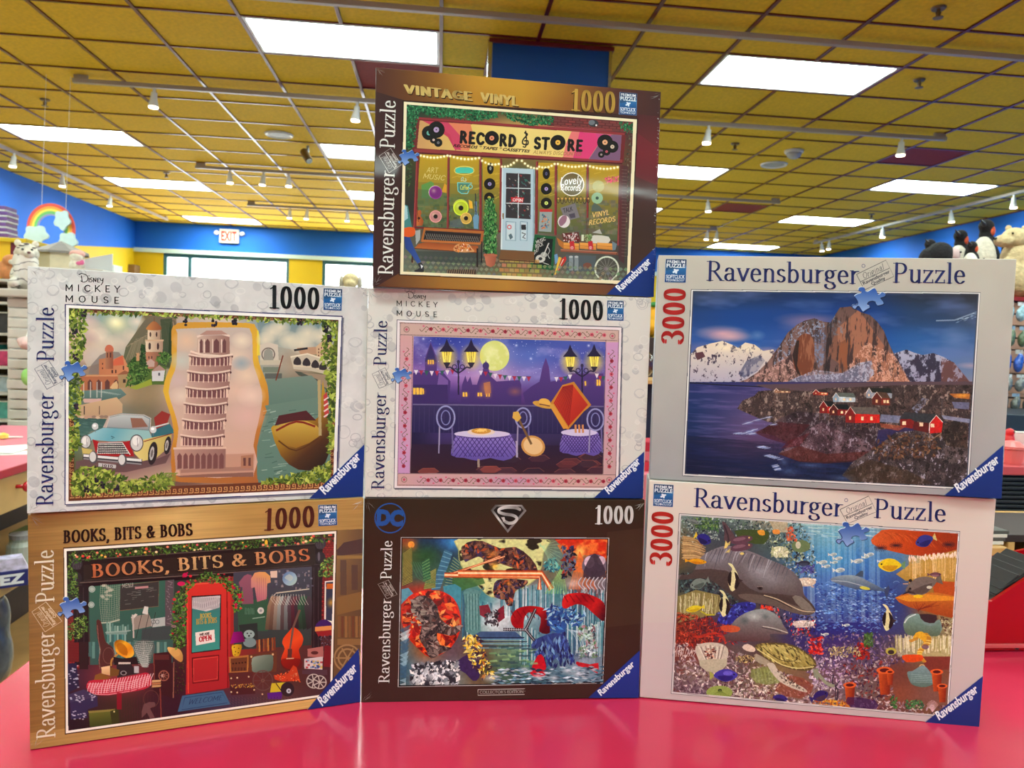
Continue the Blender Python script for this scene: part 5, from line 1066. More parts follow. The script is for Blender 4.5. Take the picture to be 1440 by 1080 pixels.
    for P in ([(205,240),(240,140),(278,240),(275,330),(320,330),(360,380),(350,520),(130,520),(130,330),(205,325)],[(430,400),(450,345),(462,385),(480,350),(492,400),(520,400),(540,340),(560,300),(575,250),(592,300),(600,345),(640,380),(780,370),(790,400),(790,520),(420,520)],[(900,380),(920,290),(940,235),(958,290),(968,380),(1080,360),(1100,330),(1290,330),(1290,540),(820,540),(800,450),(850,410)]):
        c.poly(P, ('v', V1, V2))
    c.poly([(205,262),(240,150),(276,262)],(60,50,106)); c.ell(575,285,20,22,(70,56,116)); c.poly([(130,400),(340,400),(345,520),(130,520)],(64,46,104)); c.poly([(290,330),(345,375),(345,400),(280,400)],(120,90,160))
    for x, y, w, h in ((222,250,8,26),(236,250,8,26),(250,250,8,26),(132,420,16,40),(152,420,16,40),(172,420,16,40),(190,424,8,34),(434,446,11,26),(450,446,11,26),(524,448,11,22),(540,448,11,22),(590,452,8,20),(1248,366,10,38),(1262,366,10,38),(1175,376,9,28),(1040,470,12,22),(575,452,8,20)): c.rect(x, y, x+w, y+h, (244,200,80)); c.glow(x+w/2, y+h/2,26,30,(240,170,70),.35)
    c.glow(575,420,50,60,(226,150,80),.7); c.glow(750,440,60,40,(190,120,90),.6); c.poly([(560,390),(600,380),(606,450),(570,460)],(206,130,80),.7)
    # bunting
    for a, b, n in (((135,310),(420,300),9),((530,310),(850,350),11),((990,350),(1100,330),4),((1240,320),(1300,345),3)):
        c.line([(a[0], a[1]),((a[0]+b[0])/2,(a[1]+b[1])/2+14), b],2,(40,30,60), sm=4)
        for k in range(n): t = (k+.5)/n; x, y = a[0]+(b[0]-a[0])*t, a[1]+(b[1]-a[1])*t+12*math.sin(math.pi*t); c.poly([(x-13, y),(x+13, y),(x, y+30)],[(226,214,230),(170,50,80),(54,96,90)][k % 3])
    # quay wall, paving
    c.line([(130,520),(1290,530)],8,(110,100,140)); c.poly([(130,525),(1290,535),(1285,700),(125,690)],('v', (60,50,96),(46,40,84)))
    for k in range(40): c.line([(140+k*30,535),(138+k*30,690)],3,(76,64,112),.7)
    c.poly([(118,760),(1285,770),(1282,940),(114,936)],('v', (50,36,62),(60,36,48)))
    for k in range(16): x, y = random.uniform(140,1250), random.uniform(830,930); q = random.choice([(150,76,70),(110,56,60),(84,50,64),(60,44,60)]); c.poly([(x-60, y),(x-30, y-20),(x+40, y-22),(x+70, y),(x+30, y+20),(x-40, y+18)], q, .7); c.line([(x-60, y),(x-30, y-20),(x+40, y-22),(x+70, y)],3,(190,110,90),.5)
    # lamps
    def lamp(x, y, k):
        c.glow(x, y+8*k, 78*k, 92*k, (250,220,60),.95,1.1); c.poly([(x-32*k, y-30*k),(x+32*k, y-30*k),(x+20*k, y+42*k),(x-20*k, y+42*k)],('v', (250,226,90),(252,240,130))); c.line([(x, y-30*k),(x, y+42*k)],4*k, (110,84,40)); c.line([(x-14*k, y-30*k),(x-9*k, y+42*k)],3*k, (150,120,50)); c.line([(x+14*k, y-30*k),(x+9*k, y+42*k)],3*k, (150,120,50))
        c.poly([(x-46*k, y-24*k),(x-16*k, y-62*k),(x, y-104*k),(x+16*k, y-62*k),(x+46*k, y-24*k)],(44,36,66)); c.poly([(x-22*k, y+40*k),(x+22*k, y+40*k),(x+6*k, y+70*k),(x-6*k, y+70*k)],(50,42,60))
    for x, y, k in ((338,225,1),(486,225,1),(1088,252,.95),(1234,250,.95)): lamp(x, y, k)
    for cx, cy in ((408,300),(1160,320)):
        c.line([(cx, cy-40),(cx, cy+160)],9,(40,34,64))
        for s in (-1,1): c.line([(cx, cy+30),(cx+s*30, cy+10),(cx+s*50, cy-6),(cx+s*72, cy-2),(cx+s*74, cy-20)],8,(42,36,66), sm=4); c.ring(cx+s*24, cy-8,13,5,(42,36,66))
        c.ell(cx, cy-38,9,12,(60,52,84))
    # cafe tables under gingham, plate of pasta, chairs
    for cx, y, w, h in ((560,690,200,170),(1150,680,130,150)):
        P = [(cx-w*.85, y+20),(cx-w*.5, y),(cx+w*.6, y),(cx+w*.85, y+20),(cx+w, y+h*.75),(cx+w*.6, y+h),(cx+w*.2, y+h*.9),(cx-w*.2, y+h),(cx-w*.6, y+h*.9),(cx-w, y+h*.8)]; c.poly(P, ('v', (150,130,206),(96,80,160)), sm=2)
        c.set_clip(smooth(P, 2))
        for k in range(-7,8): c.line([(cx+k*w*.14, y+22),(cx+k*w*.14+h*.55, y+h*.86)],4,(64,44,110)); c.line([(cx+k*w*.14, y+22),(cx+k*w*.14-h*.55, y+h*.86)],4,(64,44,110))
        c.set_clip(I); c.ell(cx-10, y+8, w*.85,22,(206,196,226)); c.line([(cx-w*.8, y+20),(cx, y+38),(cx+w*.8, y+20)],5,(84,64,130), sm=3)
    c.ell(545,686,84,22,(226,206,196)); c.ell(545,680,60,18,(206,150,70))
    for k in range(16): c.line([(500+random.uniform(0,80),680+random.uniform(-14,8)),(520+random.uniform(0,50),672),(510+random.uniform(0,80),684)],4,(244,206,120), sm=2)
    for k in range(3): c.line([(1120+k*22,690),(1118+k*22,640)],12,(206,140,90))
    for x, y, r in ((1240,610,50),(330,600,54),(800,600,46)): c.ring(x, y, r, 10,(150,150,200), ry=r*1.3); c.ring(x, y, r*.5,7,(130,130,186), ry=r*.8); c.line([(x-r*.7, y+r),(x-r*.8, y+r*4)],9,(150,140,176)); c.line([(x+r*.7, y+r),(x+r*.8, y+r*4)],9,(110,100,150))
    # accordion, banjo and straw hats left on the quay
    c.poly([(1040,400),(1110,380),(1215,520),(1195,540),(1170,560),(1075,670),(1040,660),(960,520)],(196,130,50)); c.poly([(1040,410),(1100,395),(1195,520),(1075,650),(985,510)],('l', (1000,450),(1180,600),[(206,70,44),(170,40,36)]))
    for k in range(14): t = k/13; c.line([(1045+t*60-5,412-t*12),(990+t*30+60*t, 515+(t*135))][:1]+[(1045+60*t, 410-10*t),(988+88*t, 515+138*t)],3,(120,24,30)); 
    c.poly([(985,515),(1075,660),(1045,668),(960,525)],(214,150,60))
    c.ell(860,770,74,62,(206,150,84), rot=20); c.ell(860,770,60,50,(226,190,140), rot=20); c.line([(850,760),(770,600)],14,(120,90,60)); c.poly([(740,565),(770,560),(790,600),(765,625),(735,600)],(214,170,80))
    for x, y in ((925,520),): c.ell(x, y, 68,20,(206,156,70), rot=12); c.ell(x+6, y-14,36,24,(222,176,84), rot=12); c.line([(x-26, y-4),(x+38, y+8)],7,(120,70,60))
    c.line([(528,850),(528,900)],14,(160,140,130)); c.line([(760,740),(762,840)],12,(176,160,190))
    c.set_clip(); return {}
def print_night(c):
    art_night(c); d = {}; c.view(500,400,3.376); K = (26,24,26)
    d['title'] = script_disney(c, 243,42,.86, K) + warp(*stroke_text('MICKEY', .115,.115,0, track=.42),(193,108),(391,115),(193,84),(391,91)) + warp(*stroke_text('MOUSE', .115,.115,0, track=.5),(193,155),(388,161),(193,131),(388,137)); d['title_col'] = K
    d['count'] = count_text('1000', (962,168),(1179,176),(964,72),(1179,80)); d['count_col'] = K
    d['brand'] = brand_up(c, 133,978,520,392,178,60,0,-.02, dx=18); d['brand_col'] = (44,46,96)
    d['badge'] = badge(c, (1197,80),(1275,83),(1274,176),(1196,173)); d['stamp'] = stamp(c, (112,500),(78,432),(140,402),(176,474),(70,70,84),2)
    flash(c, (1368,796),(1362,1020),(1128,1016),(1198,998),(1352,846),(1176,970)); d['flash'] = [(1370,794),(1360,1018),(1128,1016)]; d['jig'] = jigsaw(c, 217,440,.34)
    return d
def art_dc(c):
    c.view(500,690,3.4286); full = [(44,36),(1392,44),(1372,1004),(22,1028)]; c.poly(full, ('v', (56,40,28),(66,44,40))); c.poly([(1210,200),(1390,180),(1376,640),(1200,660)],(78,58,44),.5); c.grain(.06,120, octs=3)
    F = [(219,224),(1220,227),(1196,930),(202,948)]; c.poly(F, (206,204,204)); F2 = [(222,227),(1217,230),(1193,927),(205,945)]; c.poly(F2,(24,18,20)); I = [(226,232),(1212,235),(1188,922),(210,939)]; c.poly(I, (50,80,90)); c.pic = c.mm(F); c.set_clip(I)
    c.view(555,750,4.721)
    c.grid(30,25,1420,1015,[[(150,70,40),(24,60,90),(30,80,150),(170,180,120),(200,200,140),(160,170,120),(110,110,90),(190,60,30),(200,80,40)],[(90,100,60),(40,84,50),(40,70,90),(130,130,90),(110,90,80),(150,140,100),(100,130,120),(130,80,70),(150,80,60)],
        [(70,90,70),(60,90,80),(60,110,90),(160,160,110),(150,120,90),(120,100,90),(110,110,90),(130,110,100),(130,120,130)],[(150,50,40),(190,60,40),(60,100,110),(60,130,140),(150,180,190),(140,170,184),(70,130,140),(130,70,70),(110,110,120)],
        [(190,60,40),(200,80,50),(90,90,96),(80,150,160),(200,210,216),(150,180,190),(100,130,150),(60,100,120),(80,130,140)],[(110,90,90),(170,70,50),(80,70,80),(100,150,150),(150,170,180),(110,150,160),(70,110,150),(60,110,130),(100,140,140)],
        [(80,110,120),(150,90,50),(100,80,90),(100,80,60),(110,140,110),(110,160,140),(70,110,140),(80,90,120),(110,130,140)],[(60,100,120),(130,130,136),(110,110,120),(90,80,50),(80,110,90),(70,110,110),(90,120,140),(150,170,190),(110,130,150)],
        [(60,90,100),(150,150,156),(130,140,140),(110,90,70),(60,90,80),(50,90,100),(70,100,120),(100,130,150),(70,90,110)]])
    # top: planet glow, mottled pale disc, red nebula
    c.glow(390,60,130,90,(70,160,220),.9); c.ell(110,75,22,22,(236,190,80)); c.glow(110,75,60,60,(230,120,50),.8)
    m = np.clip((fbm(c.H, c.W, 46,24,3,.4)-.52)*14,0,1).astype(np.float32)
    D = [(440,30),(990,30),(985,130),(960,260),(900,330),(760,400),(640,420),(540,330),(440,210),(425,110)]; c.poly(D, (214,216,150), sm=3); c.poly(D, (46,44,34), sm=3, tex=m); c.line(smooth(D, 3),8,(180,190,120),.7)
    c.poly([(1050,30),(1400,30),(1400,160),(1240,140),(1120,100)],(206,52,28)); m2 = np.clip((fbm(c.H, c.W, 30,24,4)-.5)*6,0,1).astype(np.float32); c.poly([(1050,30),(1410,30),(1400,300),(1180,260)],(240,130,60),.8, tex=m2); c.glow(1225,120,80,70,(255,210,110),1)
    for k in range(9): c.line([(1225,120),(1160+k*22,370)],6,(236,120,60),.55, w1=16)
    c.glow(1180,330,90,60,(240,220,220),.7)
    # towers
    def tower(P, q, n, hi):
        c.poly(P, q); (x0, y0),(x1, y1),(x2, y2),(x3, y3) = P
        for k in range(n): t = (k+.5)/n; c.line([(x0+(x3-x0)*t, y0+(y3-y0)*t),(x1+(x2-x1)*t, y1+(y2-y1)*t)],5, hi, .85)
    tower([(58,130),(115,90),(118,320),(50,350)],(40,48,40),22,(190,176,84)); tower([(330,105),(384,130),(300,370),(240,380)],(60,110,140),9,(120,180,200)); tower([(392,150),(436,190),(380,370),(320,370)],(44,90,100),12,(150,170,120)); tower([(220,260),(275,230),(270,360),(190,370)],(60,70,50),14,(176,176,90)); tower([(180,190),(230,160),(240,300),(190,320)],(50,100,70),7,(110,160,100))
    for k in range(5): c.line([(110+k*14,190),(150+k*20,290),(220+k*16,330)],5,(70,130,90),.6, sm=2)
    c.poly([(390,250),(560,240),(600,330),(440,380),(380,330)],(60,110,56),.8)
    c.poly([(320,350),(400,335),(440,360),(440,520),(420,470),(330,400)],(64,140,160)); c.poly([(45,370),(90,360),(125,400),(60,450),(42,470)],(90,150,170))
    # machine dome, tentacles on the right
    c.ell(1325,215,84,78,(110,100,116)); c.ell(1290,190,34,40,(214,190,206)); c.ell(1370,180,26,30,(200,176,196)); c.poly([(1300,150),(1350,150),(1400,290),(1250,290)],(60,50,64),.85, sm=3)
    for k in range(7): c.line([(1240+k*28,290),(1220+k*26,330+10*(k % 2)),(1250+k*24,370),(1230+k*28,400)],9,(150,150,160), sm=4); c.line([(1238+k*28,290),(1218+k*26,330+10*(k % 2)),(1248+k*24,370)],3,(230,226,236), sm=4)
    # waterfalls of ice: pillars across the middle and right
    for x0, x1, y0, y1 in ((440,540,400,700),(560,660,470,560),(680,800,420,560),(800,960,350,560),(960,1060,330,560),(1100,1390,380,620),(1150,1390,600,800),(830,960,640,860)):
        for k in range(int((x1-x0)/5)):
            x = random.uniform(x0, x1); c.line([(x, y0+random.uniform(-20,30)),(x+random.uniform(-4,4), y1+random.uniform(-30,20))], random.uniform(4,10), random.choice([(64,130,150),(110,170,180),(170,206,214),(36,80,100),(206,224,230),(50,100,130)]),.75)
    c.glow(660,580,150,120,(236,240,246),.95,.9); c.poly([(520,650),(800,650),(860,700),(500,700)],(60,90,130)); 
    for k in range(6): c.line([(500-k*8,690+k*14),(860+k*10,690+k*14)],6,[(30,40,70),(110,160,190)][k % 2])
    # a marble statue shape behind, plain drapery column
    c.poly([(455,390),(500,360),(560,380),(600,350),(560,430),(570,650),(470,650),(470,480)],(90,140,140), sm=2)
    for k in range(9): c.line([(475+k*10,400),(478+k*10,640)],4,[(56,100,104),(140,184,180)][k % 2],.8)
    # fire ball left
    Rg = [(50,600),(48,500),(90,420),(180,380),(300,380),(390,430),(430,520),(440,620),(400,720),(330,790),(230,820),(150,760),(80,680)]
    c.poly(Rg, (206,44,26), sm=3); c.set_clip(Rg); c.scatter(Rg, 260,34,[(236,110,50),(150,24,20),(226,60,30),(244,150,80),(110,30,26)], asp=.4); c.set_clip([(43,30),(1412,36),(1392,1000),(24,1008)])
    RK = [(110,440),(200,410),(280,480),(300,560),(380,620),(450,600),(440,640),(370,680),(280,660),(300,740),(380,760),(300,800),(240,830),(200,760),(160,690),(180,600),(120,520)]
    c.poly(RK, (84,70,70), sm=2); c.set_clip(smooth(RK, 2)); c.scatter(RK, 230,26,[(120,104,100),(60,48,50),(150,130,124),(90,60,56),(40,34,38)], asp=.35); c.set_clip([(43,30),(1412,36),(1392,1000),(24,1008)])
    for k in range(16): x, y = random.uniform(70,190), random.uniform(430,600); c.poly([(x, y),(x+40, y+8),(x+6, y+18)],(150,140,130))
    # floating rock masses hit by the beams
    for P in ([(440,120),(480,60),(580,50),(700,100),(800,90),(900,160),(950,250),(880,260),(700,200),(640,220),(560,150),(470,190)],[(660,330),(720,300),(880,310),(860,350),(800,380),(780,480),(740,470),(730,440),(660,420)]):
        c.poly(P, (84,56,52), sm=2); c.set_clip(smooth(P, 2)); c.scatter(P, 200,24,[(120,84,70),(54,40,50),(70,60,96),(150,104,80),(40,30,34),(190,90,50)], asp=.35); c.set_clip([(43,30),(1412,36),(1392,1000),(24,1008)])
    c.glow(660,215,44,40,(250,190,70),1); c.glow(755,330,30,26,(244,150,50),.9); c.glow(640,140,60,50,(244,150,60),.7)
    def beam(P, w):
        c.line(P, w*1.9,(190,60,30),.75); c.line(P, w, (246,150,84)); c.line(P, w*.4,(255,236,200))
    beam([(730,152),(330,280)],7); beam([(700,150),(440,250)],5); beam([(330,275),(960,285),(960,372)],18); beam([(420,262),(975,265),(1040,370)],22)
    for k in range(10): c.line([(960,90-k*3),(1100,40+k*30)],5,(170,220,170),.35)
    for k in range(8): c.line([(1110,220),(1000+k*20,400)],5,(150,210,120),.5, w1=12)
    c.scatter([(990,190),(1060,150),(1100,240),(1010,260)],60,16,[(60,140,150),(110,180,170),(40,80,100)]); c.scatter([(1100,90),(1190,80),(1200,250),(1110,300)],90,18,[(50,60,100),(90,110,140),(30,34,50),(150,60,50)])
    # wind-blown red banners
    for P in ([(770,560),(810,500),(900,480),(1000,500),(1020,560),(1030,660),(960,650),(970,560),(900,520),(860,560),(850,640),(790,620)],[(1120,420),(1180,395),(1280,400),(1390,460),(1392,580),(1330,540),(1260,480),(1200,470),(1120,500)]):
        c.poly(P, ('l', (P[0][0],480),(P[0][0]+240,600),[(214,40,40),(150,20,30),(196,36,36),(84,20,30)]), sm=3)
        for k in range(5): c.line([(P[0][0]+k*40, P[1][1]+10),(P[0][0]+30+k*44, P[1][1]+60)],8,(110,16,26),.6)
    c.poly([(560,480),(620,470),(640,520),(600,560),(565,540)],(130,40,56)); c.poly([(690,500),(725,475),(730,560),(690,590),(660,540)],(130,40,56)); c.scatter([(590,530),(690,500),(690,620),(600,600)],60,14,[(60,60,70),(110,110,120),(40,36,44)])
    # broken guitar-shaped wreck, steel struts
    for a, b in (((720,636),(890,640)),((935,500),(870,640)),((870,640),(960,750))): c.line([a, b],20,(50,46,54)); c.line([a, b],5,(170,170,176))
    for k in range(10): c.line([(732+k*15,628),(732+k*15,644)],3,(200,200,206))
    # crystal shards and blue spray where the figures stood
    c.poly([(905,740),(960,690),(1060,660),(1130,680),(1150,780),(1200,860),(1100,800),(1010,770),(980,800),(990,920),(930,930),(940,820)],(50,70,130), sm=2); c.scatter([(910,730),(1130,660),(1200,860),(990,900)],150,26,[(40,60,130),(70,100,170),(30,40,90),(110,150,190)], asp=.3, ang=(60,120))
    c.poly([(1010,500),(1140,500),(1130,650),(1040,640)],(46,90,160), sm=2); c.scatter([(1000,470),(1270,520),(1240,600),(1020,640)],110,24,[(40,80,150),(70,130,190),(30,50,110),(150,190,210)], asp=.3)
    c.poly([(900,930),(950,810),(990,820),(1010,930),(960,955)],(196,30,44), sm=2); c.poly([(1210,850),(1300,870),(1355,860),(1350,930),(1300,900),(1220,880)],(190,36,46), sm=2)
    c.poly([(400,880),(450,820),(520,800),(570,870),(560,960),(520,980),(470,930)],(60,44,90), sm=2); c.poly([(470,700),(500,670),(540,700),(550,800),(490,830)],(226,190,60), sm=2); c.scatter([(450,680),(560,680),(670,960),(590,980),(470,820)],150,20,[(236,200,70),(206,130,50),(90,70,80),(246,226,140),(60,40,60)], asp=.35)
    c.scatter([(1220,620),(1330,600),(1340,820),(1230,830)],150,18,[(90,130,90),(170,200,190),(150,110,120),(60,80,90),(206,220,224)], asp=.4)
    for k in range(12): c.line([(1140+k*6,630+k*2),(1200+k*12,700+random.uniform(-30,30)),(1230+k*9,860)],3,(206,226,236),.6, sm=3)
    # ground: green mosaic, ice steps, rubble and spray
    for k in range(40): x, y = random.uniform(620,900), random.uniform(740,900); c.poly([(x, y),(x+50, y-4),(x+56, y+9),(x+4, y+13)], random.choice([(110,160,110),(60,100,90),(150,190,130),(50,80,90)]),.7)
    c.scatter([(120,870),(420,850),(420,1000),(100,1000)],420,20,[(200,206,214),(130,136,146),(70,74,84),(236,236,240),(44,46,56)], asp=.6); c.scatter([(680,900),(1390,880),(1390,1000),(660,1000)],260,22,[(60,100,124),(110,150,170),(36,60,80),(190,206,220)], asp=.25, ang=(-12,12))
    for x, y, r in ((640,960,80),(860,900,50),(1150,910,60),(1230,930,70),(950,950,60),(250,950,90),(160,980,60),(1060,960,60)): c.glow(x, y, r, r*.5,(226,230,240),.8)
    for k in range(14): c.poly([(30,640+k*28),(110-k*3,600+k*30),(70,680+k*26)], random.choice([(150,190,210),(60,100,130),(206,224,230)]),.7)
    c.grain(.1,9, octs=2, pts=[(30,30),(1412,36),(1392,1000),(24,1008)]); c.set_clip(); return {}
def print_dc(c):
    art_dc(c); d = {}; c.view(500,690,3.4286); B = (38,84,156)
    c.ring(167,134,72,6, B, ry=70); 
    for P in warp(*sans_text('DC', .07,.06),(100,164),(232,168),(102,96),(234,100)): c.poly(P, B)
    # silver shield emblem
    G = ('v', (220,218,216),(84,80,80)); Pn = [(672,70),(800,70),(822,98),(732,204),(650,96)]; c.poly(Pn, ('l', (650,80),(800,200),[(60,56,56),(210,208,206),(110,106,106),(226,224,224)])); c.poly([(680,79),(794,79),(808,98),(732,188),(664,96)],(30,22,20))
    for P in pen_polys(smooth([(790,92),(768,84),(728,82),(694,90),(690,104),(716,114),(756,120),(776,134),(764,152),(738,158),(714,146)],4, False),13,15): c.poly(P, ('l', (690,80),(770,160),[(226,224,224),(130,126,126),(214,212,212)]))
    c.poly([(700,130),(716,128),(722,148),(712,150)],(190,188,188))
    c.line([(590,960),(818,956),(816,984),(590,988),(590,960)],3,(206,200,196)); c.text(sans_text("COLLECTOR'S EDITION", .03),(598,981),(810,977),(598,966), col=(150,146,142))
    d['count'] = count_text('1000', (1146,162),(1338,160),(1148,74),(1338,74)); d['count_col'] = (222,220,220)
    d['brand'] = brand_up(c, 160,928,520,425,240,52,-.0,-.0, dx=18); d['brand_col'] = (232,230,228)
    d['stamp'] = stamp(c, (150,520),(108,450),(158,430),(200,500),(232,230,228),1.6)
    flash(c, (1372,770),(1370,1000),(1126,1000),(1186,990),(1350,840),(1168,966),(36,62,150)); d['flash'] = [(1374,768),(1370,1000),(1126,1002)]
    return d
def art_fjord(c):
    c.view(900,350,2.6667); full = [(66,20),(1414,38),(1360,940),(36,868)]
    c.poly(full, ('v', (198,194,184),(162,162,166))); c.grain(.03,160, octs=3)
    F = [(190,152),(1277,166),(1235,905),(160,852)]; c.poly(F, (70,74,84)); c.poly([(192,154),(1275,168),(1233,903),(162,850)],(226,226,226)); c.poly([(197,158),(1270,172),(1228,897),(168,845)],(80,84,100)); I = [(200,161),(1266,175),(1222,893),(172,842)]; c.poly(I, (30,60,120)); c.pic = c.mm(F); c.set_clip(I)
    c.grid(165,155,1270,540,[[(34,44,60),(36,52,84),(30,52,96),(32,54,100),(44,48,62),(50,50,58)],[(36,70,130),(28,72,144),(30,70,140),(24,66,140),(44,70,110),(66,78,104)],[(52,90,160),(40,90,166),(60,90,160),(30,84,160),(50,100,166),(70,104,156)],[(80,100,160),(80,110,170),(80,100,160),(60,110,176),(90,126,176),(110,130,170)],[(110,110,160),(110,120,170),(90,110,170),(90,130,180),(120,140,180),(150,140,160)]])
    n = fbm(c.H, c.W, 240,60,4); c.poly([(170,160),(1266,175),(1240,520),(180,500)],(110,130,190),.5, tex=np.clip((n-.52)*4,0,1).astype(np.float32))
    for x, y, rx, ry, q, a in ((310,318,110,34,(206,160,176),.95),(340,330,90,24,(224,176,180),.8),(640,268,150,30,(170,130,160),.7),(600,290,90,30,(150,130,170),.5),(440,325,34,22,(110,140,190),.7),(1240,440,60,14,(176,160,180),.8),(480,385,60,20,(190,150,170),.7),(1180,340,60,60,(110,140,190),.5),(230,370,80,24,(150,130,170),.5)): c.glow(x, y, rx, ry, q, a, .9)
    c.line([(1110,272),(1180,270),(1262,240)],5,(150,170,196),.8); c.scatter([(1170,270),(1262,240),(1262,262),(1190,278)],26,8,[(170,190,210),(120,140,170)],.7, asp=.3, ang=(-30,0))
    # snowy ranges: relief from ridged noise
    H, W = c.H, c.W; rid = 1-np.abs(fbm(H, W, 60,80,6,.6)*2-1); r2 = fbm(H, W, 14,22,5,.75); k1 = np.clip((rid*.5+r2*.8-.72)*9,0,1).astype(np.float32)
    def range_(P, snow, rock, t, seed_amt=1):
        c.poly(P, snow); c.poly(P, rock, seed_amt, tex=t)
    lo = np.clip((r2-.6)*12,0,1).astype(np.float32)
    range_([(185,400),(215,370),(262,356),(310,346),(345,360),(368,372),(395,352),(430,360),(462,384),(500,378),(510,400),(520,510),(180,505)],('v', (236,220,196),(176,172,196)),(70,60,80), lo, .95)
    c.poly([(205,392),(235,386),(245,405),(215,418)],(96,60,70)); c.poly([(370,470),(400,420),(450,400),(470,420),(440,460),(390,485)],(80,84,116),.7, tex=np.clip(k1+.4,0,1)); c.glow(320,372,60,22,(250,236,206),.8); c.glow(410,375,50,20,(250,236,206),.8)
    range_([(950,395),(1000,380),(1030,392),(1060,400),(1100,393),(1140,408),(1180,430),(1210,470),(1250,520),(1250,545),(960,530)],('v', (176,180,206),(150,146,176)),(50,44,64), k1,.9)
    c.poly([(1130,410),(1180,430),(1245,510),(1245,530),(1130,500)],(130,84,76),.7, tex=np.clip(k1+.3,0,1))
    # the big mountain
    Mt = [(340,512),(400,490),(440,465),(480,425),(520,370),(555,315),(590,285),(620,270),(655,262),(690,275),(715,278),(735,245),(750,222),(790,218),(830,240),(862,250),(890,275),(915,310),(935,360),(955,400),(985,450),(1020,510),(1018,535),(700,530),(520,520)]
    c.poly(Mt, ('v', (110,84,80),(150,116,110))); c.set_clip(Mt)
    ver = fbm(H, W, 10,60,5,.7); v1 = np.clip((ver-.5)*9,0,1).astype(np.float32); fine = fbm(H, W, 7,9,4,.8); f1 = np.clip((fine-.5)*10,0,1).astype(np.float32)
    c.poly(Mt, (60,46,48),.8, tex=v1); c.poly([(820,230),(1020,510),(900,530),(700,400),(740,300)],(176,116,90),.8, tex=1-v1)
    c.poly([(850,350),(960,400),(1020,515),(880,530),(760,470)],(222,170,150),.85, tex=f1); c.poly([(400,495),(560,400),(600,480),(500,520),(380,515)],(206,164,156),.85, tex=f1)
    c.poly([(520,370),(600,282),(660,262),(700,280),(700,330),(600,330),(560,400),(500,440)],(150,166,196),.8, tex=f1); c.poly([(700,270),(735,250),(770,300),(750,340),(720,320)],(130,140,160),.7, tex=f1)
    c.poly([(575,400),(590,340),(620,318),(650,340),(655,420),(640,470),(605,478),(580,450)],(120,70,52), sm=2); c.poly([(575,400),(590,340),(620,318),(650,340),(655,420),(640,470),(605,478)],(170,116,90),.7, sm=2, tex=v1); c.poly([(572,400),(588,345),(598,345),(590,440),(605,478),(588,465)],(40,32,36),.8)
    c.poly([(655,320),(690,290),(700,340),(690,430),(672,450),(655,400)],(120,144,186),.75, tex=np.clip(f1+.25,0,1)); c.poly([(690,300),(740,260),(745,460),(690,470)],(50,42,46),.75, tex=np.clip(v1+.35,0,1)); c.poly([(740,360),(790,330),(800,440),(750,470)],(140,84,56),.7, tex=1-v1)
    c.poly([(600,478),(660,455),(760,468),(820,430),(870,420),(880,470),(830,520),(700,530),(500,524)],(176,180,206),.9, tex=np.clip(f1+.35,0,1)); c.poly([(600,478),(760,468),(870,420),(860,500),(700,530),(500,524)],(110,116,150),.6, tex=1-f1)
    c.poly([(620,262),(660,262),(640,300)],(70,60,60),.5); c.set_clip(I)
    # water
    c.grid(160,500,1240,900,[[(44,54,110),(56,56,110),(70,64,110),(60,60,90),(60,60,90)],[(30,52,104),(84,74,124),(90,80,130),(60,60,100),(50,50,80)],[(26,48,96),(96,80,124),(80,70,120),(60,50,90),(50,50,80)],[(22,38,84),(90,66,104),(56,54,100),(40,40,80),(40,40,70)],[(16,28,66),(28,42,88),(34,48,90),(30,40,74),(30,34,60)],[(12,20,44),(20,30,60),(26,34,60),(24,30,50),(24,28,44)]])
    wn = fbm(H, W, 110,9,4); c.poly([(168,505),(700,520),(700,890),(168,850)],(120,104,160),.5, tex=np.clip((wn-.5)*4,0,1).astype(np.float32)); c.poly([(168,700),(900,760),(900,890),(168,850)],(12,20,44),.55, tex=np.clip((wn-.3)*3,0,1).astype(np.float32))
    c.line([(185,503),(350,514),(520,520)],4,(30,30,50)); c.poly([(430,510),(700,505),(1018,500),(1250,500),(1250,540),(600,545),(500,530)],(96,76,84),1)
    # headlands
    def rocks(P, base, hi, lo_, s=26):
        c.poly(P, base); c.set_clip(P); c.poly(P, lo_, .85, tex=k1); c.poly(P, hi, .8, tex=np.clip((r2-.58)*9,0,1).astype(np.float32)); c.poly(P, tuple(v*.5 for v in lo_),.8, tex=np.clip((.42-r2)*9,0,1).astype(np.float32)); c.set_clip(I)
    rocks([(365,600),(385,570),(430,552),(445,535),(520,528),(640,535),(700,524),(1000,512),(1250,512),(1240,640),(900,680),(700,650),(620,640),(560,660),(480,650),(420,625)],(110,88,84),(170,150,140),(60,48,50))
    rocks([(440,690),(520,640),(590,610),(700,620),(900,660),(880,760),(700,740),(560,730),(500,700)],(92,74,80),(140,130,140),(50,36,44)); c.poly([(430,690),(520,650),(640,660),(600,700),(700,720),(560,735),(480,712)],(76,26,34),.6)
    rocks([(520,770),(600,700),(680,650),(760,690),(850,720),(900,760),(860,790),(700,800),(600,796)],(120,96,106),(176,160,176),(64,44,54)); c.poly([(520,770),(600,740),(700,770),(860,760),(860,796),(700,806),(600,800)],(84,34,30),.65); c.poly([(560,720),(640,690),(600,740),(530,750)],(90,26,34),.55)
    rocks([(760,850),(800,800),(880,750),(960,690),(1060,680),(1235,640),(1225,895),(900,880),(800,876)],(100,86,88),(190,180,196),(50,42,46)); c.poly([(760,850),(860,790),(1000,830),(1100,880),(1000,888),(800,876)],(70,52,36),.55)
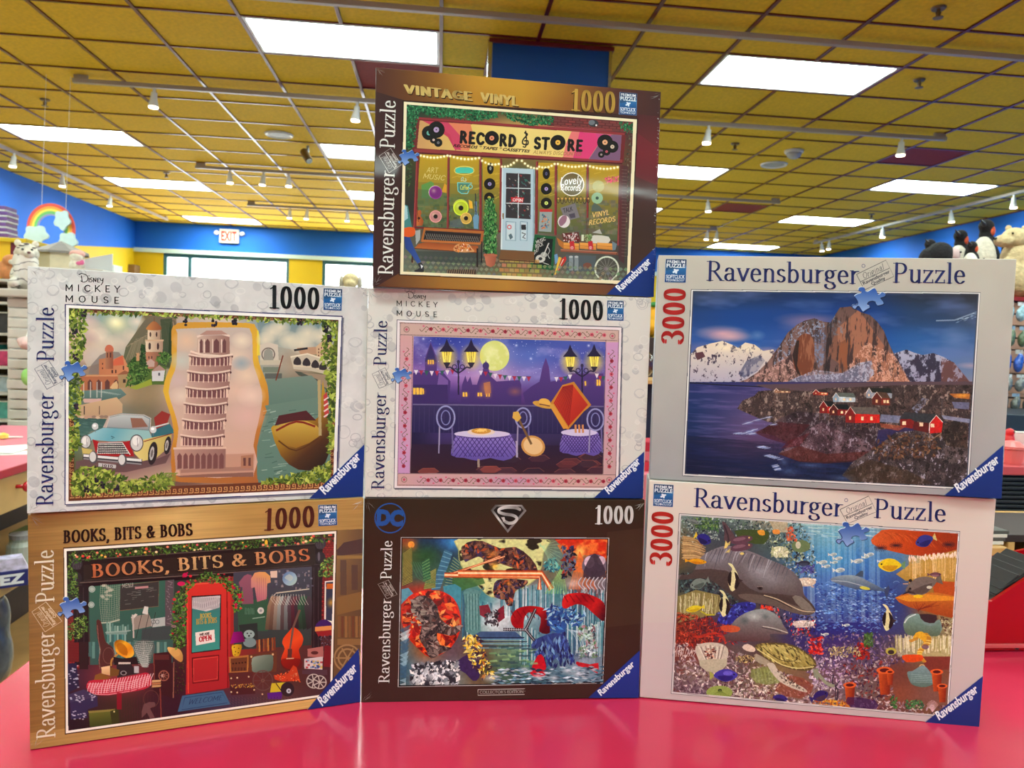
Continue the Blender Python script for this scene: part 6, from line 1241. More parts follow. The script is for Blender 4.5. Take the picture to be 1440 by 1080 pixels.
    rocks([(1120,660),(1180,645),(1232,660),(1228,750),(1150,740),(1130,700)],(84,66,60),(120,100,90),(44,36,36)); c.scatter([(940,700),(1130,690),(1120,780),(900,790),(860,740)],240,9,[(110,70,50),(76,52,44),(130,96,70),(50,40,40)],.8)
    for P in ([(380,662),(430,645),(500,628)],[(400,690),(450,672),(520,655)],[(360,692),(430,694)],[(450,742),(520,756)],[(470,772),(530,790)],[(500,800),(520,830)]):
        for k in range(9):
            t = random.random(); i = min(int(t*(len(P)-1)), len(P)-2); u = t*(len(P)-1)-i; x = P[i][0]+(P[i+1][0]-P[i][0])*u; y = P[i][1]+(P[i+1][1]-P[i][1])*u
            c.glow(x, y, 22,6,(130,150,206),.6); c.line([(x-12, y+3),(x, y),(x+12, y-3)],1.8,(206,214,236),.7)
    for x, y, rx, ry in ((560,835,60,24),(760,860,70,20),(640,812,70,14),(540,800,26,26)): c.glow(x, y, rx, ry, (96,116,160),.6)
    c.poly([(905,622),(980,628),(970,655),(900,650)],(130,136,170),.8); c.poly([(1130,625),(1238,640),(1236,655),(1140,640)],(150,156,190),.8); c.poly([(1020,600),(1060,560),(1085,566),(1040,620)],(150,156,186),.7, tex=np.clip(f1+.2,0,1)); c.poly([(1160,545),(1238,545),(1236,566),(1180,560)],(206,120,50),.8); c.glow(1210,552,40,12,(244,180,70),.8); c.poly([(1170,575),(1236,578),(1234,604),(1180,600)],(110,110,140))
    # cabins
    def cabin(x, y, w, h, d, roof, wall, front):
        c.poly([(x, y),(x+d*.5, y-h*.75),(x+d, y),(x+d, y+h),(x, y+h*.95)], front); c.poly([(x+d, y),(x+w, y+2),(x+w, y+h),(x+d, y+h)], wall); c.poly([(x+d*.5, y-h*.78),(x+w-d*.35, y-h*.7),(x+w+2, y+3),(x+d, y)], roof); c.line([(x-2, y+3),(x+d*.5, y-h*.78),(x+d+2, y+2)],2.5,(236,214,200))
        for u in (.25,.62): c.rect(x+d+(w-d)*u, y+h*.3, x+d+(w-d)*u+9, y+h*.72,(246,214,170))
        c.rect(x+d*.38, y+h*.25, x+d*.6, y+h*.65,(240,196,150))
        for k in range(5): c.line([(x+k*w/4.4, y+h),(x+k*w/4.4, y+h+26)],2.5,(96,76,70)); 
        c.line([(x+d, y+h+2),(x+w*.9, y+h+26)],2,(96,76,70)); c.line([(x+w*.8, y+h+2),(x+d, y+h+26)],2,(96,76,70))
    Rd, Rd2 = (176,40,34),(130,34,34)
    for a in ((505,532,60,10,14,(90,74,70),(150,110,90),(160,120,100)),(650,538,56,12,22,(60,50,52),(196,76,50),(150,44,40)),(725,556,84,20,22,(96,104,100),(196,206,214),(150,170,190)),(850,540,96,22,20,(36,38,36),(150,156,170),(150,156,170)),(872,560,66,28,34,(90,66,56),(130,50,40),(100,44,40)),(675,592,60,26,28,(30,30,34), Rd, Rd2),(712,602,78,24,30,(30,32,36), Rd2,(90,34,34)),(772,620,128,34,36,(104,96,92),(206,40,34), Rd2)): cabin(*a)
    c.poly([(977,640),(1000,615),(1085,628),(1060,652),(1030,645),(1024,676),(978,668)], Rd2); c.poly([(992,614),(1112,622),(1086,655),(1024,645),(1018,640),(975,640)],(58,60,66)); c.poly([(1028,650),(1088,655),(1086,692),(1026,680)],(96,34,34)); c.poly([(1088,656),(1112,626),(1137,652),(1132,690),(1088,694)],(206,36,34)); c.line([(1086,692),(1087,656),(1112,626),(1137,652)],3,(240,226,220))
    for x, y in ((992,655),(1056,660),(1098,664)): c.rect(x-7, y-7, x+7, y+7,(246,214,180))
    c.line([(1090,694),(1086,722)],3,(150,120,100)); c.line([(1130,690),(1128,716)],3,(150,120,100)); c.line([(1088,720),(1130,694)],3,(150,120,100)); c.poly([(900,655),(1000,668),(970,684),(905,670)],(190,90,60),.6); c.line([(1134,560),(1132,630)],2.5,(90,80,84))
    c.grain(.14,6, octs=2, pts=[(430,525),(1245,525),(1225,890),(520,860)]); c.set_clip(); return {}
def print_fjord(c):
    art_fjord(c); d = {}; c.view(900,350,2.6667); N = (36,44,104)
    a = warp(*stroke_text('Ravensburger', .115,.05,.035, wx=.95),(248,120),(822,134),(250,46),(822,60)); b = warp(*stroke_text('Puzzle', .115,.05,.035, wx=.95),(948,129),(1222,134),(950,55),(1224,60))
    d['brand'] = a+b; d['brand_col'] = N; d['count'] = warp(*stroke_text('3000', .19,.06,.05, track=.03, wx=.9),(162,358),(172,148),(78,356),(88,146)); d['count_col'] = (190,40,40)
    c.ring(838,66,6,1.4, N); d['badge'] = badge(c, (95,38),(173,40),(170,127),(91,125)); d['stamp'] = stamp(c, (812,98),(922,45),(952,106),(842,156),(60,60,70),1.8)
    flash(c, (1363,738),(1358,940),(1142,926),(1195,914),(1350,798),(1178,886),(30,60,140)); d['flash'] = [(1366,736),(1357,938),(1142,926)]; d['jig'] = jigsaw(c, 858,194,.43)
    return d
def art_ocean(c):
    c.view(890,670,2.717); full = [(60,12),(1392,85),(1322,962),(26,848)]
    c.poly(full, ('v', (222,213,203),(198,184,187))); c.poly([(26,560),(160,560),(148,838),(1190,925),(1322,962),(26,848)],(206,188,192),.5)
    F = [(176,143),(1250,211),(1203,924),(146,831)]; c.poly(F, (66,66,80)); c.poly([(178,145),(1248,213),(1201,922),(148,829)],(236,232,232)); c.poly([(181,148),(1245,216),(1198,919),(151,826)],(70,70,84)); I = [(184,151),(1242,219),(1196,916),(154,823)]; c.poly([(182,149),(1244,217),(1198,918),(152,825)],(236,232,232)); c.poly(I, (40,60,120)); c.pic = c.mm(F); c.set_clip(I)
    c.grid(150,145,1250,920,[[(120,140,136),(90,110,110),(110,130,126),(170,160,130),(150,190,190),(150,200,206),(120,180,196),(180,160,130),(170,76,34),(176,70,30)],
        [(110,100,70),(70,80,90),(60,70,80),(80,100,96),(96,150,180),(110,176,206),(90,150,196),(140,160,160),(176,90,40),(170,90,40)],[(110,90,60),(70,76,80),(80,80,84),(70,90,100),(70,130,180),(70,150,206),(64,126,196),(80,130,180),(196,160,80),(190,150,80)],
        [(50,70,70),(60,60,60),(80,76,76),(90,86,84),(60,100,170),(60,110,190),(50,100,180),(60,90,150),(150,130,60),(190,100,44)],[(120,110,70),(70,90,130),(60,56,60),(80,74,76),(56,76,150),(44,80,160),(40,70,150),(50,70,130),(160,100,50),(176,84,40)],
        [(130,60,40),(90,50,60),(60,60,110),(80,80,90),(44,46,120),(40,50,130),(44,50,130),(60,70,120),(110,110,100),(130,100,70)],[(120,50,40),(110,40,36),(100,84,84),(84,64,64),(60,56,110),(76,56,110),(76,66,100),(96,80,90),(150,130,80),(170,160,100)],
        [(110,90,90),(150,130,120),(100,84,84),(150,130,80),(130,100,80),(110,84,100),(110,90,96),(120,70,60),(120,90,70),(140,80,60)],[(110,84,96),(100,80,100),(120,110,96),(130,110,90),(130,106,96),(120,100,110),(116,100,96),(140,80,60),(130,90,80),(140,100,80)],
        [(140,120,120),(120,120,100),(130,110,110),(120,80,80),(120,96,100),(110,96,96),(110,70,84),(110,70,70),(120,84,60),(130,90,70)]])
    # sunbeams and surface
    for k in range(16): x = 640+k*20+random.uniform(-8,8); c.poly([(x, 170),(x+9,170),(x+18-k*.5,560),(x-4,560)],(190,226,236), random.uniform(.1,.35))
    for k in range(60): x, y = random.uniform(640,900), random.uniform(172,230); c.line([(x, y),(x+random.uniform(20,50), y+4)],3, random.choice([(206,230,220),(130,190,196),(226,240,236)]),.5)
    # far school and reef specks in the blue
    BL = [(120,170,226),(84,130,210),(170,206,240),(50,80,160),(36,50,130)]
    c.scatter([(700,410),(1000,430),(1010,560),(930,600),(700,590)],520,7, BL, .8, asp=.4, ang=(-20,30))
    for k in range(70): x, y = random.uniform(700,1010), random.uniform(400,600); c.line(arc(x, y, 12,9,190,350,6),2.2,(150,190,236),.6)
    def shoal(x, y, k=1.0, q=(214,226,220)):
        c.ell(x, y, 17*k, 8*k, q, rot=-8); c.poly([(x-15*k, y),(x-27*k, y-8*k),(x-25*k, y+8*k)], q); c.ell(x+4*k, y+3*k, 10*k, 4*k, (110,140,160),.7, rot=-8); c.line([(x-10*k, y-2*k),(x+10*k, y-4*k)],2*k, (90,120,130),.7)
    for x, y, k in ((725,330,1),(765,300,.8),(785,315,.9),(740,345,.8),(860,325,1.1),(905,300,.9),(790,360,1.1),(770,330,.7),(890,310,.7),(950,325,.7),(815,570,.7),(735,605,.7)): shoal(x, y, k)
    # reef wall top left
    RF = [(60,80,84),(110,130,130),(150,170,166),(36,50,60),(84,110,90),(190,206,200)]
    c.scatter([(184,152),(640,180),(690,260),(700,400),(600,380),(500,260),(360,240),(184,260)],1100,6, RF, .9)
    c.scatter([(180,370),(280,380),(400,480),(380,500),(180,440)],300,7,[(30,44,50),(60,84,90),(90,120,120),(24,30,40)]); c.scatter([(230,155),(330,160),(330,210),(240,200)],120,7,[(70,110,60),(110,140,80),(50,80,60)])
    c.poly([(385,210),(470,205),(520,215),(500,260),(430,250)],(66,84,44), sm=2); c.scatter([(520,240),(640,230),(660,330),(560,320)],160,7,[(60,80,80),(110,130,110),(40,50,60),(176,190,150)])
    c.ell(560,290,34,22,(206,210,170)); c.scatter([(530,270),(590,272),(590,310),(530,308)],70,8,[(230,232,200),(176,186,140)]); c.ell(640,268,36,24,(110,130,90)); c.ell(630,264,10,14,(206,206,180)); c.scatter([(580,200),(610,190),(625,250),(590,250)],60,6,[(206,110,70),(190,84,60)]); c.poly([(520,170),(590,175),(590,215),(540,215)],(206,186,150),.7); c.scatter([(610,330),(690,340),(690,370),(640,370)],60,7,[(50,60,130),(90,90,160)])
    for k in range(70): a = random.uniform(-.6,1.6); c.line([(184+random.uniform(0,10),230+k*1.3),(220+random.uniform(0,20),235+k*1.2),(255+random.uniform(0,25),255+k)],2, random.choice([(196,160,110),(130,96,60),(220,186,130)]),.85, sm=2)
    c.ell(660,405,38,17,(216,200,180)); c.scatter([(625,395),(695,395),(690,425),(630,420)],60,6,[(236,226,206),(190,170,150)])
    # fan coral right
    c.poly([(908,245),(940,215),(985,203),(1245,218),(1240,280),(1100,305),(1000,290),(930,270)],('l', (910,240),(1240,280),[(214,100,50),(186,70,24),(150,54,24)]), sm=2)
    for k in range(16): c.line([(960+k*14,215+k*1.5),(980+k*14,225+k*2),(990+k*15,240+k*3)],2.5, random.choice([(226,120,60),(140,50,24)]),.5)
    for cx, cy in ((945,275),(1005,265),(1205,262)):
        for k in range(18): a = k*.35; c.line([(cx, cy),(cx+26*math.cos(a), cy+14*math.sin(a))],2,(60,30,40),.8)
    c.poly([(1004,375),(1060,335),(1240,320),(1232,405),(1040,400)],('v', (214,176,110),(176,140,60)))
    for k in range(90): x = random.uniform(1050,1235); y = 325-(x-1050)*.09+random.uniform(0,16); c.line([(x, y+random.uniform(40,80)),(x+random.uniform(-4,4), y-16)],3.2, random.choice([(214,176,96),(190,150,70),(236,206,150)]),.8); c.ell(x, y-17,2.6,7,(250,226,206))
    c.poly([(1140,400),(1235,405),(1230,470),(1150,450)],(186,84,36)); c.poly([(1000,465),(1080,445),(1235,460),(1228,545),(1130,520),(1050,500)],('v', (206,120,50),(160,70,30)), sm=2); c.poly([(1000,465),(1080,448),(1230,462),(1228,476),(1050,480)],(226,150,50)); 
    for k in range(12): c.line([(1090,520-k),(1070+k*9,480+random.uniform(0,20))],2,(120,40,30),.7)
    # anemones left
    c.poly([(172,460),(240,435),(330,455),(345,500),(310,530),(172,560)],(140,130,80)); 
    for k in range(110): x = random.uniform(175,335); y = 470+abs(x-240)*.12+random.uniform(-22,20); c.line([(x, y+34),(x+random.uniform(-6,6), y-6)],3, random.choice([(190,190,140),(150,140,90),(220,216,176),(110,96,60)]),.85)
    c.scatter([(170,520),(300,540),(330,600),(300,650),(165,650)],420,9,[(170,50,34),(130,36,30),(196,84,60),(84,30,30)], asp=.22); c.scatter([(300,560),(440,570),(440,640),(300,640)],200,8,[(206,60,40),(150,40,34),(110,36,50)], asp=.25)
    c.poly([(360,500),(440,480),(470,500),(400,560),(320,560)],(44,50,140), sm=2); c.scatter([(330,500),(470,480),(400,560),(320,560)],80,8,[(60,70,180),(30,34,100),(90,110,200)])
    c.scatter([(480,490),(560,500),(700,540),(690,620),(560,600)],240,7,[(50,50,80),(176,160,176),(90,84,110),(206,60,50),(40,36,60)]); c.scatter([(488,495),(535,500),(535,525),(490,520)],40,6,[(214,60,44),(236,90,60)]); c.ell(650,565,42,14,(222,206,196)); c.scatter([(610,555),(695,552),(690,578),(615,578)],40,6,[(240,230,220),(190,176,170)])
    # floor garden
    FL = [(150,130,140),(206,190,190),(110,80,96),(84,56,66),(176,150,160),(120,70,64),(226,214,210)]
    c.scatter([(160,640),(300,640),(470,700),(600,760),(700,800),(900,850),(1196,880),(1190,916),(155,823)],1500,8, FL, .85, asp=.4); c.scatter([(600,600),(1000,600),(1050,700),(900,760),(640,720)],700,7,[(90,80,130),(140,120,160),(60,50,90),(170,150,170),(110,96,90)],.85, asp=.4)
    c.scatter([(640,700),(800,690),(860,800),(700,820)],300,8,[(190,170,196),(150,120,160),(100,76,110),(220,206,216)], asp=.4); c.scatter([(380,760),(560,780),(560,860),(300,840)],260,8,[(206,190,180),(150,120,120),(236,224,214),(96,60,70)], asp=.35)
    c.scatter([(800,720),(960,700),(1000,860),(830,860)],320,8,[(150,60,50),(96,44,50),(190,170,170),(120,100,110),(70,50,80)], asp=.4); c.scatter([(700,850),(830,860),(830,890),(680,875)],120,7,[(226,170,60),(196,110,40),(176,84,44)])
    c.poly([(600,760),(690,800),(640,850),(540,820)],(150,70,50),.55, sm=2); c.poly([(450,740),(540,730),(560,790),(470,790)],(130,150,84),.7, sm=2)
    for k in range(7): c.line([(460+k*13,735),(470+k*13,788)],3,(176,190,120),.6)
    c.poly([(1000,620),(1225,610),(1215,690),(1010,690)],(206,200,150),.6)
    for k in range(90): x = random.uniform(1000,1215); y = random.uniform(612,632); c.line([(x, y+random.uniform(30,60)),(x+random.uniform(-3,3), y-8)],4, random.choice([(226,220,176),(196,190,130),(240,236,206),(160,150,90)]),.8)
    c.poly([(1100,690),(1212,690),(1205,740),(1120,745)],(130,60,50)); c.poly([(1165,530),(1225,545),(1222,610),(1170,600)],(150,140,100),.8); c.scatter([(1170,540),(1225,545),(1222,600),(1172,600)],60,7,[(190,186,150),(96,60,50)])
    c.scatter([(670,620),(720,615),(725,680),(665,680)],90,8,[(206,44,36),(150,24,30),(230,84,70)]); c.scatter([(850,640),(900,640),(900,700),(840,700)],90,8,[(150,36,30),(110,30,36),(190,60,44)]); c.scatter([(880,600),(915,600),(915,650),(885,650)],60,8,[(60,96,50),(90,130,70)]); c.scatter([(745,650),(860,655),(870,690),(750,690)],110,6,[(176,160,110),(140,126,90),(206,196,150)])
    # shell bowl
    c.poly([(240,650),(300,635),(355,650),(362,690),(330,740),(275,740),(250,700)],(206,196,180), sm=3)
    for k in range(12): c.line([(250+k*9,648+4*math.sin(k)),(285+k*4,720)],3,(120,104,96) if k % 2 else (236,230,220),.8)
    c.scatter([(270,660),(320,655),(315,700),(280,700)],40,6,[(120,50,44),(226,180,150),(84,44,44)]); c.poly([(252,705),(360,700),(335,745),(280,745)],(190,184,160), sm=2)
    for k in range(9): c.line([(170+k*9,650+k*2),(165+k*8,690)],3,(214,196,186),.8, sm=1)
    c.ell(330,826,50,26,(150,170,90)); c.ell(332,818,8,6,(60,70,40)); 
    for k in range(9): c.line([(332,818),(290+k*11,846)],2,(110,130,60),.7)
    # big dolphin
    c.view(930,730,6.545)
    D = [(160,520),(280,500),(360,360),(460,290),(590,250),(700,270),(840,310),(1000,380),(1120,430),(1220,500),(1290,600),(1310,700),(1380,780),(1415,850),(1350,890),(1220,870),(1100,830),(980,790),(820,770),(700,740),(560,640),(440,560),(330,550),(240,560),(160,560)]
    c.poly(D, ('v', (130,126,134),(76,66,64)), sm=3); c.set_clip(smooth(D, 3))
    c.poly([(300,470),(600,480),(760,600),(900,680),(1300,720),(1420,860),(1300,900),(800,800),(500,640),(160,560)],(70,58,54),.75, sm=2); c.poly([(700,700),(900,700),(1200,790),(1400,870),(1200,880),(820,770)],(110,100,92),.8, sm=2)
    c.glow(1020,560,280,150,(150,150,156),.75); c.glow(900,480,200,120,(176,180,190),.7); c.glow(1200,620,120,130,(120,116,114),.6); c.glow(500,360,170,90,(150,156,170),.6)
    for k in range(24):
        x = 400+k*32+random.uniform(-10,10); y = 300+max(0,(k-7))*9; L = random.uniform(70,170); c.line([(x+40, y-20),(x+10, y+L*.4),(x-10+random.uniform(-20,20), y+L)], random.uniform(7,16), random.choice([(214,220,232),(190,196,210),(60,60,74),(80,84,100)]),.5, w1=3, sm=2)
    c.line([(940,705),(1060,740),(1200,810),(1300,850),(1410,858)],9,(206,190,160), sm=3); c.line([(940,715),(1060,752),(1200,825)],6,(40,34,34), sm=2); c.poly([(1200,720),(1290,720),(1405,845),(1290,830)],(140,136,126),.8, sm=2)
    c.ell(905,640,26,18,(60,50,50), rot=20); c.ell(905,640,12,10,(16,14,16)); c.line([(880,625),(930,625)],4,(170,164,160)); c.view(890,670,2.717); c.set_clip(I); c.view(930,730,6.545)
    c.poly([(555,30),(590,40),(640,110),(680,185),(620,240),(575,200),(580,120)],(90,70,76), sm=2); c.line([(575,60),(610,150),(620,220)],14,(60,48,56))
    for cx, cy in ((735,195),(735,262)): c.ell(cx, cy, 105,36,(96,66,80), rot=-10); c.ell(cx-20, cy-6,60,16,(130,96,110), rot=-10); c.poly([(cx-100, cy+10),(cx-150, cy+50),(cx-110, cy+50)],(206,190,120)); c.ell(cx+70, cy-20,8,8,(220,190,120))
    c.poly([(590,200),(615,240),(600,270),(575,275)],(226,206,120)); c.ell(740,322,20,12,(226,206,120))
    def idol(x, y, k):
        c.poly([(x-30*k, y-150*k),(x+10*k, y-140*k),(x+40*k, y-90*k),(x+70*k, y-20*k),(x+60*k, y+60*k),(x+10*k, y+110*k),(x-20*k, y+60*k),(x-30*k, y-10*k),(x+8*k, y-90*k),(x-5*k, y-120*k)],(226,222,170), sm=3)
        c.poly([(x-30*k, y-20*k),(x-10*k, y-70*k),(x+5*k, y-60*k),(x-5*k, y+60*k),(x-28*k, y+30*k)],(30,26,30), sm=2); c.poly([(x+30*k, y-70*k),(x+62*k, y-40*k),(x+80*k, y+30*k),(x+45*k, y+90*k),(x+30*k, y+70*k),(x+42*k, y)],(34,28,32), sm=2); c.poly([(x+62*k, y-10*k),(x+110*k, y+10*k),(x+66*k, y+30*k)],(60,50,50))
    idol(640,560,1); idol(560,800,.95)
    def fish(x, y, w, h, q, q2, rot=0, flip=1, tail=None):
        r = math.radians(rot); g = lambda u, v: (x+flip*(u*math.cos(r)-v*math.sin(r)), y+u*math.sin(r)+v*math.cos(r))
        c.poly([g(-w*.85,0), g(-w*1.35,-h*.7), g(-w*1.3, h*.7)], tail or q, sm=1); c.poly([g(-w, 0), g(-w*.5,-h*.8), g(w*.2,-h), g(w*.8,-h*.5), g(w, 0), g(w*.7, h*.6), g(0, h), g(-w*.6, h*.6)], q, sm=3); c.poly([g(-w*.7, h*.1), g(w*.6, h*.1), g(w*.4, h*.7), g(-w*.2, h*.9)], q2,.8, sm=2); e = g(w*.7,-h*.15); c.ell(e[0], e[1], max(4, h*.13), max(4, h*.13),(20,18,24))
    fish(390,190,70,50,(44,44,130),(26,26,70),25, tail=(226,196,60)); fish(330,395,85,26,(226,160,30),(196,120,24),5); fish(300,830,75,30,(226,206,50),(190,160,30),12,-1); c.line([(360,850),(420,885),(490,885)],12,(190,180,40)); fish(340,600,80,48,(120,136,130),(70,84,80),20,-1); fish(300,30,50,20,(120,130,130),(80,90,90),20); c.poly([(880,110),(940,105),(950,150),(900,150)],(226,160,60), sm=2); c.poly([(1020,105),(1080,100),(1085,140),(1030,140)],(226,150,70), sm=2); fish(1310,410,60,24,(44,50,70),(70,80,100),0)
    # second dolphin, turtle, sea floor creatures
    c.view(930,860,6.545)
    D2 = [(640,130),(700,60),(800,5),(920,-20),(1020,10),(1090,70),(1120,130),(1165,195),(1140,215),(1000,210),(990,265),(800,280),(600,270),(560,230),(640,190)]
    c.poly(D2,('v', (150,164,164),(90,62,64)), sm=3); c.glow(850,50,110,60,(206,216,214),.8); c.glow(760,90,60,50,(70,84,90),.7); c.glow(950,50,50,40,(80,96,100),.7); c.line([(930,140),(1040,160),(1160,200)],7,(206,206,196), sm=2); c.line([(920,150),(1040,175),(1100,195)],5,(50,46,50), sm=2)
    S = [(860,330),(900,300),(1050,290),(1200,310),(1330,380),(1410,450),(1415,510),(1330,550),(1180,530),(1050,480),(940,420)]
    c.poly(S, (96,84,50), sm=3); c.poly([(x+(1140-x)*.09, y+(420-y)*.14) for x, y in S],('v', (206,196,120),(150,136,70)), sm=3)
    c.set_clip(smooth(S, 3)); c.scatter(S, 150,26,[(70,60,30),(214,206,130),(176,160,90),(110,96,50)],.75, asp=.3, ang=(20,80)); c.view(890,670,2.717); c.set_clip(I); c.view(930,860,6.545)
    c.line([(880,350),(990,420),(1100,490),(1250,525),(1400,510)],10,(226,216,150), sm=3); c.line([(930,330),(1010,400),(1130,460),(1250,440),(1200,330)],6,(60,50,30), sm=3)
    c.poly([(740,330),(790,300),(860,340),(850,375),(780,365)],(226,206,190), sm=2); c.poly([(870,390),(990,460),(1000,500),(900,480),(850,430)],(170,160,140), sm=2)
    c.poly([(970,490),(1030,480),(1080,560),(1180,640),(1300,700),(1340,745),(1260,730),(1120,670),(1040,600)],(206,196,180), sm=3); c.scatter([(1040,540),(1090,560),(1300,700),(1330,740),(1130,660)],90,12,[(90,76,70),(226,216,196),(150,136,120)]); c.poly([(1390,540),(1440,520),(1440,640),(1400,600)],(140,150,130))
    fish(590,590,110,58,(70,64,170),(40,34,110),0, tail=(170,176,90)); c.ell(610,570,44,22,(110,100,210)); fish(1090,800,70,34,(60,50,130),(36,30,80),10, tail=(150,120,90)); fish(780,440,74,38,(150,130,96),(90,70,60),0)
    c.scatter([(700,410),(860,410),(850,470),(720,470)],50,12,[(206,190,130),(60,44,44),(150,120,90)])
    for k in range(6): c.line([(280+k*8,240),(360,220+k*5),(500+k*10,200),(590,290)],5,(196,60,44),.7, sm=2)
    c.poly([(540,140),(640,130),(720,150),(700,190),(580,190)],(226,96,50),.8, sm=2)
    c.view(1130,730,6.545)
    c.poly([(240,560),(330,525),(440,520),(520,540),(640,600),(740,650),(790,650),(740,670),(640,660),(480,650),(340,610)],('v', (150,170,180),(70,90,120)), sm=3); c.poly([(470,525),(520,480),(545,480),(545,540)],(70,90,110)); c.poly([(740,650),(780,615),(790,640),(760,740),(745,690)],(60,76,110)); c.line([(250,572),(400,580),(600,640)],7,(206,220,226),.7, sm=2); c.ell(560,640,50,15,(206,206,80), rot=12)
    for k in range(3): c.line([(800+k*10,660),(880,590)],4,(50,70,140),.5)
    fish(790,428,108,62,(236,206,40),(196,140,30),0,-1, tail=(110,150,110)); fish(1110,205,86,56,(54,60,140),(36,36,100),20,-1, tail=(206,190,120)); fish(1080,620,150,82,(120,110,104),(84,74,70),20,-1, tail=(110,100,90)); c.ell(980,570,16,14,(30,26,26)); c.line([(910,600),(960,600)],8,(214,170,130)); c.ell(1155,632,26,14,(206,206,190)); fish(1210,515,55,22,(110,70,84),(150,110,120),0); c.ell(1050,715,44,16,(236,200,40)); idol(750,930,.95)
    for k in range(16): c.line([(960,680),(900+k*9,640+abs(k-8)*8)],4,(40,24,30),.8)
    c.poly([(920,980),(930,920),(980,880),(1060,880),(1100,920),(1180,960),(1250,930),(1250,1060),(1000,1060),(930,1040)],(120,150,146), sm=3); c.poly([(1060,880),(1220,890),(1200,960),(1110,950)],(60,44,50), sm=2)
    c.view(1130,860,6.545)
    c.poly([(915,140),(930,80),(1000,30),(1060,30),(1090,110),(1180,140),(1250,100),(1245,220),(1150,230),(960,220)],('v', (130,166,160),(90,110,90)), sm=3); c.line([(925,110),(960,60),(1030,30)],12,(206,226,226), sm=2)
    for k in range(24): y = 210+k*11; x = 1100+38*math.sin(k*.28); c.ell(x, y, 44-k*1.1,11, random.choice([(226,180,60),(196,140,50),(236,206,110)])); 
    c.poly([(1000,260),(1030,200),(1090,190),(1130,240),(1110,290),(1060,250)],(226,176,50), sm=2); c.poly([(960,270),(1050,235),(1050,260),(985,290)],(206,150,60)); c.ring(1085,520,26,9,(226,190,130)); c.ell(1115,330,34,22,(90,60,110),.7)
    c.poly([(950,560),(1000,550),(1100,500),(1190,590),(1270,560),(1230,640),(1120,700),(1000,680),(960,620)],('v', (130,160,166),(90,120,110)), sm=3); 
    for k in range(5): c.line([(980,580+k*18),(1180,600+k*14)],4,(176,206,206),.6)
    c.poly([(900,410),(1000,400),(1090,410),(1080,460),(940,470)],(226,84,34), sm=2)
    for x, y, r in ((740,545,75),(1220,560,60),(1270,690,50),(420,680,60),(790,560,40)):
        c.poly([(x-r*.8, y),(x+r*.8, y),(x+r*.6, y+r*3),(x-r*.5, y+r*3)],('h', (214,96,40),(130,44,30))); c.ell(x, y, r, r*.45,(226,104,50)); c.ell(x, y, r*.6, r*.24,(90,30,30))
    c.ell(800,370,50,34,(190,180,80)); c.ell(800,378,30,20,(60,50,50)); fish(150,780,75,50,(50,40,110),(80,60,70),-20); c.line([(270,590),(260,660),(310,720),(300,820)],14,(60,50,66), sm=2); c.line([(330,640),(290,700),(290,820)],9,(60,50,66), sm=2); c.line([(100,540),(200,660),(280,690)],30,(150,156,130), sm=2); c.poly([(400,790),(650,820),(660,900),(420,880)],(60,34,90),.7, sm=2)
    c.scatter([(930,820),(1080,820),(1100,900),(940,900)],90,15,[(90,150,90),(60,110,70),(50,84,60)]); c.scatter([(790,790),(850,790),(850,900),(800,890)],40,15,[(80,130,70),(50,90,50)])
    for k in range(14): a = -2.4+k*.13; c.line([(1180,930),(1180+70*math.cos(a),930+110*math.sin(a))],4,(226,190,196),.8); 
    c.view(890,670,2.717); c.grain(.08,5, octs=2, pts=I); c.set_clip(); return {}
def print_ocean(c):
    art_ocean(c); d = {}; c.view(890,670,2.717); N = (32,42,104)
    a = warp(*stroke_text('Ravensburger', .115,.05,.035, wx=.95),(231,118),(800,155),(234,46),(803,83)); b = warp(*stroke_text('Puzzle', .115,.05,.035, wx=.95),(920,159),(1198,176),(923,86),(1200,104))
    d['brand'] = a+b; d['brand_col'] = N; d['count'] = warp(*stroke_text('3000', .19,.06,.05, track=.03, wx=.9),(148,344),(156,138),(64,338),(72,132)); d['count_col'] = (196,46,38)
    c.ring(814,92,6,1.4, N); d['badge'] = badge(c, (80,31),(155,35),(152,119),(77,114)); d['stamp'] = stamp(c, (790,128),(900,76),(930,136),(820,182),(60,60,70),1.8)
    flash(c, (1335,764),(1320,962),(1110,943),(1166,932),(1318,822),(1150,904),(30,60,140)); d['flash'] = [(1336,762),(1320,960),(1110,943)]; d['jig'] = jigsaw(c, 838,224,.43)
    return d
# ------------------------------------------------------------------ counter and the seven puzzle boxes
NUP = Vector((-.00702457,-.00201269,.9999733)).normalized()      # the counter is a hair out of level
P0 = Vector((.1,.9513,.92240))
def counter_point(x, y): return Vector((x, y, P0.z-(NUP.x*(x-P0.x)+NUP.y*(y-P0.y))/NUP.z))
M_TOP = mat('pink_laminate', (206,42,78),.22, noise=.05, scale=9, coat=.4, rough_coat=.12); M_EDGE = mat('red_edge', (176,20,44),.3); M_MAPLE = mat('maple', (206,160,96),.45, noise=.12, scale=7)
tilt = Vector((0,0,1)).rotation_difference(NUP).to_matrix().to_4x4()
counter = thing('sales_counter', 'glossy pink-red laminate counter the puzzle boxes stand on', 'counter'); counter.matrix_world = Matrix.Translation(counter_point(.5,.5)) @ tilt
cx, cy = .5,.5
obj('worktop', box(BM(),-.573-cx, 1.9-cx, -.15-cy, 1.42-cy, -.035,0,.004), M_TOP, counter)
obj('edge_band', box(BM(),-.571-cx, 1.898-cx, -.148-cy, 1.418-cy, -.045,-.0352), M_EDGE, counter)
